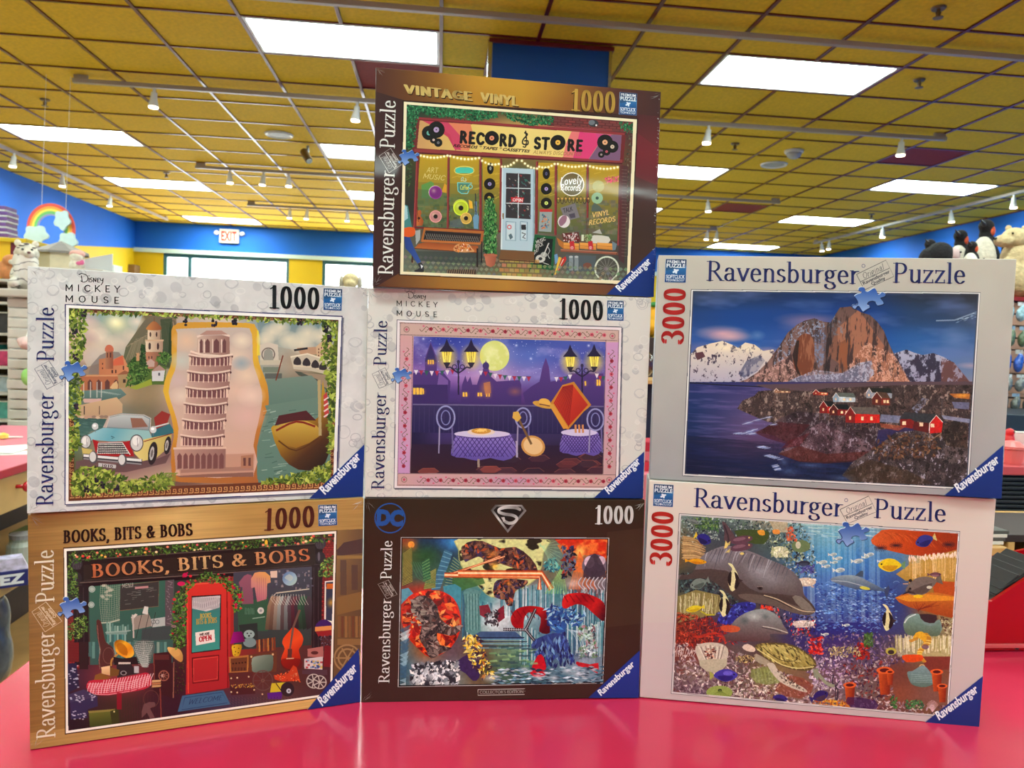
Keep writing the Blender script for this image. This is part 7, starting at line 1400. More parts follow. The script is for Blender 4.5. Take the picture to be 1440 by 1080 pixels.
for x0, x1, n in ((-.52,.28,0),(.30,1.08,1),(1.10,1.85,2)):
    f = obj('cabinet_body', box(BM(), x0-cx, x1-cx, -.08-cy, 1.36-cy, -.915,-.0455), M_MAPLE, counter)
    d = obj('door', box(BM(), x0+.03-cx, x1-.03-cx, -.10-cy, -.081-cy, -.86,-.07,.004), M_MAPLE, f)

def canvas_material(name, c, wrapped):
    m = bpy.data.materials.new(name); m.use_nodes = True; nt = m.node_tree; b = nt.nodes['Principled BSDF']
    t = nt.nodes.new('ShaderNodeTexImage'); t.image = c.image(name); t.extension = 'EXTEND'; nt.links.new(t.outputs['Color'], b.inputs['Base Color'])
    finish(m, wrapped); return m
def finish(m, wrapped):
    nt = m.node_tree; b = nt.nodes['Principled BSDF']
    b.inputs['Roughness'].default_value = .42 if wrapped else .45; b.inputs['Specular IOR Level'].default_value = .18
    if wrapped:
        b.inputs['Coat Weight'].default_value = .5; b.inputs['Coat Roughness'].default_value = .05; b.inputs['Coat IOR'].default_value = 1.35
        tc = nt.nodes.new('ShaderNodeTexCoord'); n = nt.nodes.new('ShaderNodeTexNoise'); n.inputs['Scale'].default_value = 7; n.inputs['Detail'].default_value = 3
        bp = nt.nodes.new('ShaderNodeBump'); bp.inputs['Strength'].default_value = .06; bp.inputs['Distance'].default_value = .01
        nt.links.new(tc.outputs['Object'], n.inputs['Vector']); nt.links.new(n.outputs['Fac'], bp.inputs['Height']); nt.links.new(bp.outputs['Normal'], b.inputs['Coat Normal'])
    else:
        b.inputs['Coat Weight'].default_value = .25; b.inputs['Coat Roughness'].default_value = .3
def uv_from_front(o, c):
    me = o.data; uv = me.uv_layers.new(name='print')
    for l in me.loops:
        co = me.vertices[l.vertex_index].co; uv.data[l.index].uv = ((co.x*1000+c.wmm/2)/c.wmm, co.z*1000/c.hmm)
def plate(name, pts_mm, c, m, parent, off):
    o = obj(name, ([(x/1000,-off, y/1000) for x, y in pts_mm],[list(range(len(pts_mm)))]), m, parent)
    o.data.flip_normals() if o.data.polygons[0].normal.y > 0 else None
    uv_from_front(o, c); return o
def lettering(name, polys, col, c, parent, off, wrapped):
    vs, fs = [],[]
    for P in polys:
        Q = c.mm(P); fs.append(list(range(len(vs), len(vs)+len(Q)))); vs += [(x/1000,-off, y/1000) for x, y in Q]
    m = mat('ink_%d_%d_%d_%d' % (*col, wrapped), col, .42)
    if m.get('done') is None: finish(m, wrapped); m['done'] = 1
    o = obj(name, (vs, fs), m, parent)
    if o.data.polygons[0].normal.y > 0: o.data.flip_normals()
    return o
def puzzle_box(key, label, origin, R, U, depth=.055, wrapped=True):
    w, h = (431.9,297.9) if key in ('ocean', 'fjord') else (370.0,270.2)
    c = Canvas(w, h, QUAD[key]); d = globals()['print_'+key](c); d['nb'] = len(stroke_text('Ravensburger')[0])
    m = canvas_material('print_'+key, c, wrapped)
    R, U = Vector(R).normalized(), Vector(U).normalized(); B = U.cross(R).normalized()
    t = thing('puzzle_box', label, 'puzzle box', group='jigsaw puzzle boxes stacked on the pink counter')
    t.matrix_world = Matrix(((R.x, B.x, U.x, origin[0]),(R.y, B.y, U.y, origin[1]),(R.z, B.z, U.z, origin[2]),(0,0,0,1)))
    W, H = w/1000, h/1000-.0008
    lid = obj('lid', box(BM(),-W/2, W/2,0, depth-.006,.0004, H, .0007), m, t); uv_from_front(lid, c)
    obj('tray', box(BM(),-W/2+.002, W/2-.002, depth-.0058, depth, .0024, H-.002), mat('tray_board', (206,204,200),.6, noise=.03), t)
    plate('picture', c.pic, c, m, t, .00035)
    nb = d['nb']; lettering('brand_lettering', d['brand'][:nb], d['brand_col'], c, t, .0005, wrapped); lettering('product_lettering', d['brand'][nb:], d['brand_col'], c, t, .0005, wrapped); lettering('piece_count', d['count'], d['count_col'], c, t, .0005, wrapped)
    if 'title' in d: lettering('title_lettering', d['title'], d['title_col'], c, t, .0005, wrapped)
    plate('quality_stamp', c.mm(d['stamp']), c, m, t, .0003)
    plate('technology_badge', c.mm(d['badge']), c, m, t, .0004) if 'badge' in d else None
    fl = plate('corner_label', c.mm(d['flash']), c, m, t, .0008)
    if 'jig' in d: plate('puzzle_piece_emblem', c.mm(d['jig']), c, m, t, .0009)
    if wrapped:                                       # creases of the shrink film fanning in from the corners
        vs, fs = [],[]
        for sx, z0, sz in ((-1, H, -1),(1, H, -1),(-1,0,1)):
            for k in range(7):
                a = random.uniform(.15,1.4); L = random.uniform(.004,.014); x, z = sx*(W/2-.001-random.uniform(0,.004)), z0+sz*random.uniform(.001,.006)
                dx, dz = -sx*math.cos(a)*L, sz*math.sin(a)*L; n = len(vs); vs += [(x, -.0006, z),(x+dx*.5-dz*.02,-.0011, z+dz*.5+dx*.02),(x+dx, -.0006, z+dz),(x+dx*.5+dz*.02,-.0005, z+dz*.5-dx*.02)]; fs.append([n, n+1, n+2, n+3])
        if key == 'vinyl':
            for k in range(60):
                z = random.uniform(.02,.26); x = W/2-random.uniform(.0006,.004); r = random.uniform(.0004,.0011); n = len(vs); vs += [(x-r, -.0007, z),(x, -.001, z-r),(x+r, -.0007, z),(x, -.0006, z+r)]; fs.append([n, n+1, n+2, n+3])
        tag(obj('film_crease', (vs, fs), mat('film', (236,234,232),.2, alpha=.4), t), kind='stuff')
    return t
puzzle_box('books', 'gold puzzle box with a red-doored bric-a-brac shop', [-.2661,.9163,.9201+.0005],[.96248,.2712,.00881],[-.00643,-.00964,.99993])
puzzle_box('dc', 'dark brown puzzle box with a blue round logo and silver shield', [.0988,.9643,.9221+.0006],[.99989,-.00819,.01201],[-.01192,.01023,.99988])
puzzle_box('ocean', 'cream 3000 piece puzzle box with dolphins and a reef', [.4963,.9176,.9251+.0004],[.97714,-.21256,.00274],[-.00539,-.01189,.99991],.06, False)
puzzle_box('italy', 'pale grey puzzle box with a leaning tower and a blue car', [-.2666,.9133,1.1907+.0006],[.94909,.31499,.0012],[-.00227,.00304,.99999])
puzzle_box('night', 'pale grey puzzle box with a moonlit cafe and street lamps', [.0958,.9713,1.1919+.0010],[.9999,.01165,.00825],[-.00816,-.00723,.99994])
puzzle_box('fjord', 'silver 3000 piece puzzle box with a snowy mountain and red cabins', [.495,.9116,1.2235+.0006],[.96791,-.25122,.00629],[-.00542,.00418,.99998],.06, False)
puzzle_box('vinyl', 'brown and gold puzzle box with a record store front', [.0997,.9663,1.4627+.0008],[.99741,.07101,.01145],[-.0116,.00177,.99993])
# ------------------------------------------------------------------ shop fittings and stock around the counter
def spot(x, y, Y): return at(x, y, Y)
def slab_thing(name, label, cat, x0, x1, y0, y1, z0, z1, m, bevel=.004, group=None):
    o = obj(name, box(BM(), x0, x1, y0, y1, z0, z1, bevel), m); return tag(o, label, cat, group)
FUR_W = mat('white_fur', (226,216,200),.95, noise=.12, bump=.6, scale=60); FUR_C = mat('cream_fur', (206,182,140),.95, noise=.18, bump=.8, scale=50); FUR_K = mat('black_fur', (24,20,24),.9, noise=.3, bump=.6, scale=60); M_EYE = mat('eye', (12,10,12),.1)
M_BEIGE = mat('beige_board', (222,206,176),.6, noise=.05); M_STONE = mat('pillar_white', (206,196,186),.7, noise=.06, scale=12); M_PINK2 = mat('pink_worktop', (226,120,140),.3, noise=.03); M_PAPER = mat('paper', (236,232,226),.6); M_DARK = mat('dark_wood', (52,34,34),.6, noise=.1)

# rainbow mobile hanging from the ceiling, left
Y = 6.2; k = Y/FPX*1.02; c0 = spot(71.5,322, Y); t = thing('rainbow_mobile', 'rainbow with white clouds hanging by the blue wall', 'hanging decoration', tuple(c0))
for i, (q, r1, r0) in enumerate((((226,84,70),33,29),((240,160,60),29,26),((236,216,90),26,23),((110,190,110),23,19.5),((150,150,200),19.5,17.5))):
    pts = [(r1*k*math.cos(a)*.9, r1*k*math.sin(a)) for a in [math.radians(-28+d) for d in range(0,226,9)]]+[(r0*k*math.cos(a)*.9, r0*k*math.sin(a)) for a in [math.radians(-28+d) for d in range(225,-1,-9)]]
    bm = BM(); vs = [[bm.verts.new((p[0], y, p[1])) for p in pts] for y in (0,.012)]; n = len(pts); h = n//2
    for j in range(h-1):
        a, b, c_, d_ = j, j+1, n-2-j, n-1-j
        bm.faces.new((vs[0][a], vs[0][b], vs[0][c_], vs[0][d_])); bm.faces.new((vs[1][d_], vs[1][c_], vs[1][b], vs[1][a]))
        bm.faces.new((vs[0][b], vs[0][a], vs[1][a], vs[1][b])); bm.faces.new((vs[0][d_], vs[0][c_], vs[1][c_], vs[1][d_]))
    obj('band', bm, mat('rainbow_%d' % i, q, .6), t)
for (px, py, rx, ry) in ((52.5,330,14,11),(89,310,9.5,12),(97,339,11,10.5)):
    p = spot(px, py, Y)-c0; pts = [((p.x+rx*k*(1+.13*math.cos(5*a+1))*math.cos(a)), p.z+ry*k*(1+.13*math.cos(5*a+1))*math.sin(a)) for a in [2*math.pi*j/40 for j in range(40)]]
    obj('cloud', prism(BM(), pts, .02, 'y', -.024), mat('cloud_card', (200,224,230),.6, noise=.04), t)
for px, py, r in ((58,292,.01),(92,296,.01)):
    p = spot(px, py, Y)-c0; obj('string', tube(BM(),(p.x, .006, p.z),(p.x+.03,.006, ZC-c0.z),.0013, seg=5), M_PAPER, t)

# display cabinet with boxed games, far left
Y = 5.6; a = spot(-60,331, Y); b = spot(14.5,331, Y); zt = a.z
cab = thing('display_cabinet', 'tall yellow display cabinet with a maroon side at the far left', 'cabinet', (a.x, Y, 0))
obj('body', box(BM(),0, b.x-a.x, 0,.55,0, zt-.03), mat('cabinet_yellow', (226,176,20),.5), cab)
obj('side_panel', box(BM(), b.x-a.x+.0005, b.x-a.x+.10,.002,.6,0, zt-.03), mat('cabinet_maroon', (110,24,50),.5), cab); obj('top_board', box(BM(),-.01, b.x-a.x+.11,-.01,.6, zt-.03, zt, .004), M_YEL, cab)
obj('shelf_light', box(BM(),.05, b.x-a.x-.02,-.03,-.001, zt-.24, zt-.21), mat('shelf_lamp', (255,200,130),.5, emit=2), cab)
for i in range(6):
    x1 = spot(9,331, Y+.06).x-random.uniform(0,.02); z0 = zt+i*.039+.001
    g = thing('board_game_box', 'purple and white boxed game, number %s up in the stack on the yellow cabinet' % ('one', 'two', 'three', 'four', 'five', 'six')[i], 'game box', (x1, Y+.08, z0), group='boxed games on the yellow cabinet')
    obj('lid', box(BM(),-.3,0,0,.15,.012,.036,.002), mat('game_purple', (110,70,140),.4, noise=.25, scale=30), g); obj('base', box(BM(),-.298,-.002,.002,.148,0,.0118), mat('game_white', (206,206,216),.5, noise=.15, scale=40), g)

# white ribbed pillar with the tiger
Y = 4.0; a = spot(10,585, Y); b = spot(50,585, Y); z_top = spot(20,418, Y).z; zb = 0
pil = thing('display_pillar', 'white display pillar of stacked ribbed slabs behind the pink side counter', 'pillar', (a.x, Y, 0)); W = b.x-a.x
n = 30
for i in range(n):
    o_ = random.uniform(-.004,.004); z0 = i*z_top/n; obj('slab', box(BM(), o_, W+o_, o_, W+o_, z0+.001, z0+z_top/n-.004,.006), M_STONE, pil)
p = spot(1.5,418, Y); zc = spot(10,406, Y).z; obj('cap', box(BM(), p.x-a.x, W+.05,-.04, W+.04, z_top, zc, .008), mat('pillar_cap', (196,184,172),.6), pil)
TX = a.x+.05; s = .0039
tg = thing('plush_tiger', 'white plush tiger with grey stripes sitting on the white pillar', 'soft toy', (TX, Y+.08, zc),.45)
mt = bpy.data.materials.new('tiger_fur'); mt.use_nodes = True; nt = mt.node_tree; bs = nt.nodes['Principled BSDF']; bs.inputs['Roughness'].default_value = .95
tc = nt.nodes.new('ShaderNodeTexCoord'); wv = nt.nodes.new('ShaderNodeTexWave'); wv.bands_direction = 'Z'; wv.inputs['Scale'].default_value = 7; wv.inputs['Distortion'].default_value = 9; wv.inputs['Detail'].default_value = 2; wv.inputs['Detail Scale'].default_value = 2
cr = nt.nodes.new('ShaderNodeValToRGB'); cr.color_ramp.elements[0].position = .02; cr.color_ramp.elements[0].color = srgb((120,110,108)); cr.color_ramp.elements[1].position = .14; cr.color_ramp.elements[1].color = srgb((224,214,204))
nt.links.new(tc.outputs['Object'], wv.inputs['Vector']); nt.links.new(wv.outputs['Color'], cr.inputs['Fac']); nt.links.new(cr.outputs['Color'], bs.inputs['Base Color'])
blob('body', [((0,.02,.07),(.075,.085,.08)),((-.005,.0,.14),(.06,.06,.07)),((-.05,-.06,.03),(.03,.05,.028)),((.05,-.06,.03),(.03,.05,.028)),((-.035,-.05,.085),(.022,.024,.07)),((.035,-.05,.085),(.022,.024,.07)),((.07,.06,.03),(.05,.05,.03))], mt, tg)
hd = blob('head', [((.0,-.01,.195),(.052,.05,.046)),((.012,-.05,.182),(.026,.024,.02)),((-.036,.0,.185),(.022,.02,.024)),((.036,.0,.185),(.022,.02,.024))], FUR_W, tg, .005)
for q in ((-.03,-.04,.21),(-.02,-.045,.222),(0,-.05,.232),(.03,-.04,.215)): obj('stripe', ball(BM(), q, (.014,.008,.0035),10), mat('stripe_grey', (110,100,100),.9), hd, True)
for sx in (-1,1):
    obj('ear', ball(BM(),(sx*.038,.0,.238),(.016,.010,.018)), FUR_W, hd, True); obj('eye', ball(BM(),(sx*.02+.004,-.055,.203),.006), M_EYE, hd)
obj('nose', ball(BM(),(.012,-.076,.187),(.009,.006,.006)), mat('nose_pink', (120,70,70),.4), hd)
p = spot(28,482,3.9); o = thing('plush_ball', 'pink and white round toy hanging beside the white pillar', 'toy', (p.x+.02,3.92, p.z)); blob('ball', [((0,0,0),(.038,.035,.034)),((-.02,-.01,.012),(.02,.02,.016))], mat('pink_white', (226,190,186),.7, noise=.2, scale=25), o); obj('loop', tube(BM(),(0,0,.03),(.0,.05,.12),.003, seg=6), M_PAPER, o)
p = spot(33,530,3.9); o = thing('plush_leaf', 'green round toy low beside the white pillar', 'toy', (p.x+.01,3.92, p.z)); blob('ball', [((0,0,0),(.03,.03,.045))], mat('toy_green', (150,206,110),.7), o); obj('loop', tube(BM(),(0,0,.03),(0,.05,.12),.003, seg=6), M_PAPER, o)
# shelf unit further left with toy boxes
Y = 4.4; a = spot(-120,500, Y); b = spot(11,500, Y); un = thing('shelf_unit', 'white shelf unit of toys left of the white pillar', 'shelf', (a.x, Y, 0)); W = b.x-a.x
zs = [spot(0, y, Y).z for y in (590,552,515,468,424,392)]
obj('back_panel', box(BM(),0, W, .28,.30,0, zs[-1]+.02), M_DARK, un); obj('side_panel', box(BM(), W-.001, W+.015,0,.279,0, zs[-1]-.016), M_STONE, un)
for z in zs: obj('shelf_board', box(BM(),0, W-.0015,0,.279, z-.015, z, .002), M_STONE, un)
for (z, q, h, l) in ((zs[0],(90,170,160),.11, 'teal toy box on the lowest seen shelf'),(zs[1],(176,190,200),.10, 'pale grey toy box on the second shelf'),(zs[2],(206,60,110),.10, 'magenta toy box on the middle shelf'),(zs[2],(50,176,170),.14, 'turquoise toy box on the middle shelf'),(zs[3],(60,56,60),.13, 'charcoal toy box on the upper shelf')):
    x1 = b.x-(.10 if 'turquoise' in l else .03); o = thing('toy_box', l+' left of the pillar', 'box', (x1, Y+.06, z+.001)); obj('carton', box(BM(),-.07 if 'magenta' in l else -.22,0,0,.16,0, h*.82,.003), mat('carton_%d%d' % (q[0], q[1]), q, .5, noise=.3, scale=25), o); obj('flap', box(BM(),-.07 if 'magenta' in l else -.22,0,.0,.16, h*.83, h*.9,.002), M_PAPER, o)
p = spot(3,378,4.4); o = thing('plush_cub', 'orange and cream plush sitting on top of the left shelf unit', 'soft toy', (p.x-.02,4.5, zs[-1]+.008)); blob('body', [((0,0,.05),(.07,.06,.055)),((.03,-.03,.10),(.045,.04,.035))], mat('orange_fur', (214,140,90),.9, noise=.2, bump=.5), o); blob('muzzle', [((.05,-.06,.09),(.02,.02,.016))], FUR_W, o)

# toy summer house, small pink plush, open white carton, wall box
Y = 5.3; kx = Y/FPX; g0 = spot(86,378, Y); th = thing('toy_house', 'cream wooden play house with a grey peaked roof behind the grey puzzle box', 'toy house', (g0.x, Y, 0))
R6 = 29*kx; hz = spot(86,353, Y).z
for j in range(8):
    a0, a1 = 2*math.pi*j/8,2*math.pi*(j+1)/8; x0, y0, x1, y1 = R6*math.cos(a0), R6*math.sin(a0), R6*math.cos(a1), R6*math.sin(a1)
    bm = BM(); vs = [bm.verts.new(q) for q in ((x0, y0,0),(x1, y1,0),(x1, y1, hz),(x0, y0, hz),(x0*.94, y0*.94,0),(x1*.94, y1*.94,0),(x1*.94, y1*.94, hz),(x0*.94, y0*.94, hz))]
    for f in ((0,1,2,3),(5,4,7,6),(3,2,6,7),(1,5,6,2),(4,0,3,7),(4,5,1,0)): bm.faces.new([vs[i] for i in f])
    obj('wall_panel', bm, [M_BEIGE, mat('beige_b', (206,190,156),.6)][j % 2], th)
rz_ = spot(86,341, Y).z
for j in range(8):
    a0, a1 = 2*math.pi*j/8,2*math.pi*(j+1)/8; r = R6*1.2; bm = BM(); vs = [bm.verts.new(q) for q in ((r*math.cos(a0), r*math.sin(a0), hz-.01),(r*math.cos(a1), r*math.sin(a1), hz-.01),(0,0, rz_+.01),(r*math.cos(a0), r*math.sin(a0), hz-.025),(r*math.cos(a1), r*math.sin(a1), hz-.025))]
    for f in ((0,1,2),(3,4,1,0),(4,3,2)): bm.faces.new([vs[i] for i in f])
    obj('roof_panel', bm, [mat('roof_grey', (140,132,130),.8, noise=.1), mat('roof_grey2', (158,150,146),.8, noise=.1)][j % 2], th)
Y = 4.9; a, b = spot(88,380, Y), spot(165,380, Y); zs2 = spot(110,381, Y).z
slab_thing('display_table', 'low white display table behind the grey puzzle box', 'table', a.x-.2, b.x, Y-.2, Y+.2,0, zs2, M_STONE)
p = spot(108,380, Y); o = thing('pink_plush', 'small pink and white plush in a bonnet beside the play house', 'soft toy', (p.x, Y, zs2)); blob('body', [((0,0,.035),(.045,.04,.035)),((0,-.005,.085),(.04,.035,.032))], FUR_W, o); blob('bonnet', [((0,.005,.105),(.048,.04,.025))], mat('bonnet_pink', (226,170,160),.8, noise=.15), o); blob('bow', [((.03,-.04,.045),(.02,.012,.014)),((.05,-.04,.05),(.014,.012,.018))], mat('bow_pink', (220,100,150),.7), o)
p0_, p1_ = spot(119,380, Y), spot(158,380, Y); zh, zl = spot(158,357, Y).z, spot(119,364, Y).z; o = thing('open_carton', 'white open carton with a raised flap right of the play house', 'box', (p0_.x, Y, zs2))
bm = BM(); prism(bm, [(0,0),(p1_.x-p0_.x, 0),(p1_.x-p0_.x, zh-zs2),(0, zl-zs2)],.006); obj('flap', bm, mat('carton_white', (206,206,210),.5), o); obj('carton', box(BM(),0, p1_.x-p0_.x, .02,.15,0,.05,.002), M_PAPER, o)
p0_, p1_ = spot(158,371,13.8), spot(191,371,13.8); slab_thing('wall_cabinet', 'small brown wooden cabinet on the yellow wall left of the window', 'cabinet', p0_.x, p1_.x, 13.75,13.99, p0_.z-.6, p0_.z, mat('brown_wood', (130,96,64),.6, noise=.15))
p = spot(493,402,8.0); hs = thing('plush_dog', 'shaggy beige plush dog head seen against the second window', 'soft toy', (p.x, 8.0, p.z-.04))
blob('head', [((0,0,.10),(.088,.08,.08)),((0,-.04,.05),(.07,.07,.06))], FUR_C, hs, .009)
for sx in (-1,1): blob('ear', [((sx*.095,0,.06),(.028,.04,.09))], mat('shag_grey', (196,184,168),.9, noise=.2, bump=.6), hs, .009)
blob('body', [((0,.02,-.08),(.13,.11,.12))], FUR_C, hs, .012); obj('stand', box(BM(),-.2,.2,-.15,.2,-(p.z-.04),-.19), M_STONE, hs)

# side counter on the left: pink top, drawer with heart-red knob, open shelves
ang = 0
org = Vector((-1.432,2.763,0)); ang = math.radians(91.4)
sc = thing('side_counter', 'wooden drawer counter with a pink top beside the stacked puzzle boxes', 'counter', (org.x, org.y, 0), ang)
x0, x1 = -1.5,1.05
obj('worktop', box(BM(), x0, x1,-.004,.62,.896,.92,.003), M_PINK2, sc); obj('edge_band', box(BM(), x0, x1,-.012,-.0045,.893,.9205,.002), M_EDGE, sc)
obj('carcass', box(BM(), x0+.02, x1-.02,.40,.60,.05,.895), M_DARK, sc)
drs = [obj('drawer', box(BM(), x0+.02+j*.63, x0+.63+j*.63,.004,.38,.766,.892,.004), M_MAPLE, sc) for j in range(4)]
for j, dr in enumerate(drs):
    kx = x0+.02+j*.63+.305; kx = -.056 if j == 2 else kx
    bm = BM(); tube(bm, (kx, .006,.845),(kx, -.020,.845),.007, seg=10); ball(bm, (kx, -.030,.845),(.018,.013,.018),16); obj('knob', bm, mat('knob_red', (190,16,36),.2, coat=.5), dr, True)
obj('shelf_board', box(BM(), x0+.02, x1-.02,.004,.399,.488,.52,.003), M_MAPLE, sc); obj('base_board', box(BM(), x0+.02, x1-.02,.004,.399,.05,.08,.003), M_MAPLE, sc); obj('divider', box(BM(), x0+.02, x0+.045,.012,.399,.081,.765), M_MAPLE, sc)
def sc_at(lx, ly, z): v = Matrix.Rotation(ang, 3, 'Z') @ Vector((lx, ly, 0)); return (org.x+v.x, org.y+v.y, z)
# stock on the side counter
for i, (qx, qy, r_, w_, h_) in enumerate(((26,637,-1.2,.18,.10),(8,630,-.9,.16,.11),(-12,634,-1.5,.2,.12))):
    v = tuple(at_z(qx, qy, .9205+i*.0022)); tag(obj('paper_sheet', box(BM(),-w_/2, w_/2,-h_/2, h_/2,0,.0018), M_PAPER), 'crumpled white paper sheet on the pink side counter, %s' % ('nearest', 'middle', 'leftmost')[i], 'paper', 'loose white papers'); o = bpy.context.scene.collection.objects[-1]; o.location = v; o.rotation_euler.z = ang+r_
v = tuple(at_z(4,617,.9205)); o = thing('ring_candy', 'yellow candy piece beside the white papers', 'candy', v); obj('gem', lathe(BM(),[(.005,0),(.025,.004),(.022,.018),(.006,.026)],10), mat('yellow_candy', (236,200,90),.3), o); obj('stick', tube(BM(),(.02,0,.008),(.07,.02,.006),.004), M_PAPER, o)
v = tuple(at_z(31,800,.5205)); o = thing('glass_jar', 'clear glass jar on the shelf under the wooden drawer', 'jar', v); obj('glass', lathe(BM(),[(.045,0),(.05,.006),(.05,.09),(.038,.105),(.038,.115),(.034,.115),(.034,.1),(.046,.088),(.046,.008),(.002,.006)],24), mat('jar_glass', (210,220,210),.08, alpha=.35), o); obj('lid', lathe(BM(),[(.002,.1151),(.04,.1151),(.041,.13),(.002,.132)],20), M_GREY, o)
v = tuple(at_z(44,782,.5205)); o = thing('snack_carton', 'red and green snack carton behind the glass jar', 'box', v, ang); obj('carton', box(BM(),-.06,.06,0,.05,0,.105,.002), mat('carton_green', (96,110,50),.5, noise=.3, scale=20), o); obj('label_panel', box(BM(),-.058,-.01,-.001,-.0002,.01,.1), mat('carton_red', (176,40,40),.5), o)
v = tuple(at_z(2,828,.5205)); o = thing('candy_box', 'blue and white candy box on the open shelf under the drawer', 'candy box', (v[0]+.018, v[1]+.01, v[2]),.55)
obj('carton', box(BM(),-.11,.055,0,.07,0,.056,.002), mat('candy_blue', (30,36,110),.35), o); bm = BM(); prism(bm, [(-.112,.0562),(.057,.0562),(.04,.096),(-.095,.096)],.06, 'y', .004); obj('top_flap', bm, mat('candy_art', (206,196,226),.4, noise=.4, scale=40), o)
polys, w = sans_text('PEZ', .05); vs, fs = [],[]
for P in polys: fs.append(list(range(len(vs), len(vs)+len(P)))); vs += [(x/w*.10-.055,-.0006, y*.032+.012) for x, y in P]
obj('lettering', (vs, fs), mat('candy_white', (232,232,240),.4), o)
for i, (lx, ly, q, l) in enumerate(((.02,.12,(70,68,74), 'dark grey bagged item in the lower shelf, nearest the opening'),(-.18,.12,(96,92,98), 'grey bagged item in the lower shelf, left'),(.16,.24,(130,110,106), 'pale brown bagged item deep in the lower shelf'),(-.02,.28,(110,40,40), 'red bagged item at the back of the lower shelf'))):
    v = sc_at(lx, ly, .0805); o = thing('bagged_item', l, 'bag', v, ang, group='bagged items in the lower shelf'); blob('bag', [((0,0,.13),(.085,.06,.13)),((.03,.0,.26),(.055,.04,.10)),((-.04,.01,.22),(.05,.04,.08))], mat('bag_%d' % i, q, .25, noise=.5, bump=.6, scale=18, coat=.5), o, .012); obj('card', box(BM(),-.04,.03,.0,.005,.28,.37), mat('bag_card_%d' % i, (150,146,150),.4, noise=.4), o)

# glimpse between the two stacks: fixture with yellow plush, brown ball, peach plush, pink cartons
Y = 2.9; a, b = spot(868,596, Y), spot(960,596, Y)
zt = spot(912,618, Y).z; gt = thing('gondola_shelf', 'navy gondola shelf seen between the two stacks of boxes', 'shelf', (a.x, Y, 0)); W = b.x-a.x
obj('base', box(BM(),0, W, .06,.40,0, zt-.12), M_PALE, gt); obj('deck', box(BM(),0, W, 0,.42, zt-.12, zt-.10,.003), M_EDGE, gt); zb_ = spot(912,541, Y).z; obj('back_panel', box(BM(),0, W, .30,.40, zt-.0999, zb_), mat('navy_panel', (16,24,60),.5), gt)
obj('upper_shelf', box(BM(),0, W, .06,.40, zb_, zb_+.015,.002), M_MAPLE, gt)
p = spot(910,607, Y); o = thing('peach_plush', 'peach coloured round plush low between the two box stacks', 'soft toy', (p.x, Y+.1, zt-.10)); blob('body', [((0,0,.045),(.05,.045,.045)),((-.01,0,.10),(.03,.03,.055))], mat('peach', (226,160,140),.8, bump=.3), o); obj('eye', ball(BM(),(.02,-.04,.06),.004), M_EYE, o)
for i in range(3):
    o = tag(obj('pink_carton', box(BM(),0,.12,0,.12,0,.034,.003), mat('carton_pk%d' % i, [(206,50,70),(226,110,130),(190,30,60)][i],.4)), 'pink flat carton between the stacks, %s of three' % ('lowest', 'middle', 'topmost')[i], 'box', 'pink cartons on the low table')
    o.location = (spot(895,640, Y-.35).x, Y-.35, spot(900,662, Y-.35).z+i*.0345)
pt = spot(895,640, Y-.35); zz = spot(900,662, Y-.35).z; slab_thing('low_table', 'low pink-topped table between the stacks', 'table', pt.x-.15, pt.x+.35, Y-.42, Y-.05,0, zz-.0005, M_PINK2)
p = spot(914,534, Y); o = thing('brown_ball', 'dark brown shiny ball on the upper shelf between the stacks', 'ball', (p.x, Y+.16, zb_+.0155)); bm = ball(BM(),(0,0,.062),.062,24); obj('ball', bm, mat('ball_brown', (70,44,40),.2, noise=.3, scale=12, coat=.6), o, True); obj('valve', tube(BM(),(0,-.0615,.07),(0,-.064,.0705),.004), M_GREY, o)
Yp = 3.34; zp = spot(912,474, Yp).z; slab_thing('display_plinth', 'wooden display fixture behind the gondola between the stacks', 'shelf', spot(860,474, Yp).x, spot(965,474, Yp).x, Yp+.02, Yp+.4,0, zp, M_DARK)
p = spot(918,474, Yp); o = thing('plush_fruit', 'yellow plush fruit with a green leafy top between the stacks', 'soft toy', (p.x+.015, Yp+.12, zp)); blob('body', [((0,0,.075),(.055,.05,.078)),((-.01,-.01,.05),(.058,.05,.05))], mat('fruit_yellow', (236,170,16),.7, noise=.1, bump=.3), o)
for j in range(5): blob('leaf', [((.03*math.cos(j*1.25),.03*math.sin(j*1.25),.155),(.03,.014,.014), Matrix.Rotation(j*1.25,4, 'Z'))], mat('leaf_green', (50,130,60),.7), o, .005)

# right side: slat wall with hanging bags, plush animals on top
Y = 3.6; a, b = spot(1384,415, Y), spot(1600,415, Y); zt = a.z; zl = spot(1430,578, Y).z
sw = thing('slat_wall', 'tan slat wall panel with a red edge at the right', 'display wall', (a.x, Y, 0)); W = b.x-a.x
obj('back_board', box(BM(),0, W, .045,.06,0, zt-.002), M_DARK, sw)
nsl = 9; hs_ = (zt-.03-zl)/nsl; M_SLAT = mat('slat_tan', (196,150,126),.5, noise=.06)
for j in range(nsl): obj('slat', box(BM(),.012, W, .018,.0448, zl+j*hs_+.008, zl+(j+1)*hs_, .003), M_SLAT, sw)
obj('top_edge', box(BM(),-.001, W, 0,.66, zt-.022, zt, .003), mat('red_rail', (150,30,34),.4), sw); obj('side_edge', box(BM(),-.001,.011,.0,.0449,0, zt-.0225), mat('red_rail', (150,30,34),.4), sw)
ROW = ((452,(150,190,206), 'clear and blue'),(488,(90,110,84), 'olive green'),(524,(40,90,190), 'bright blue'),(551,(120,124,126), 'silver grey'),(578,(96,100,98), 'dark grey'))
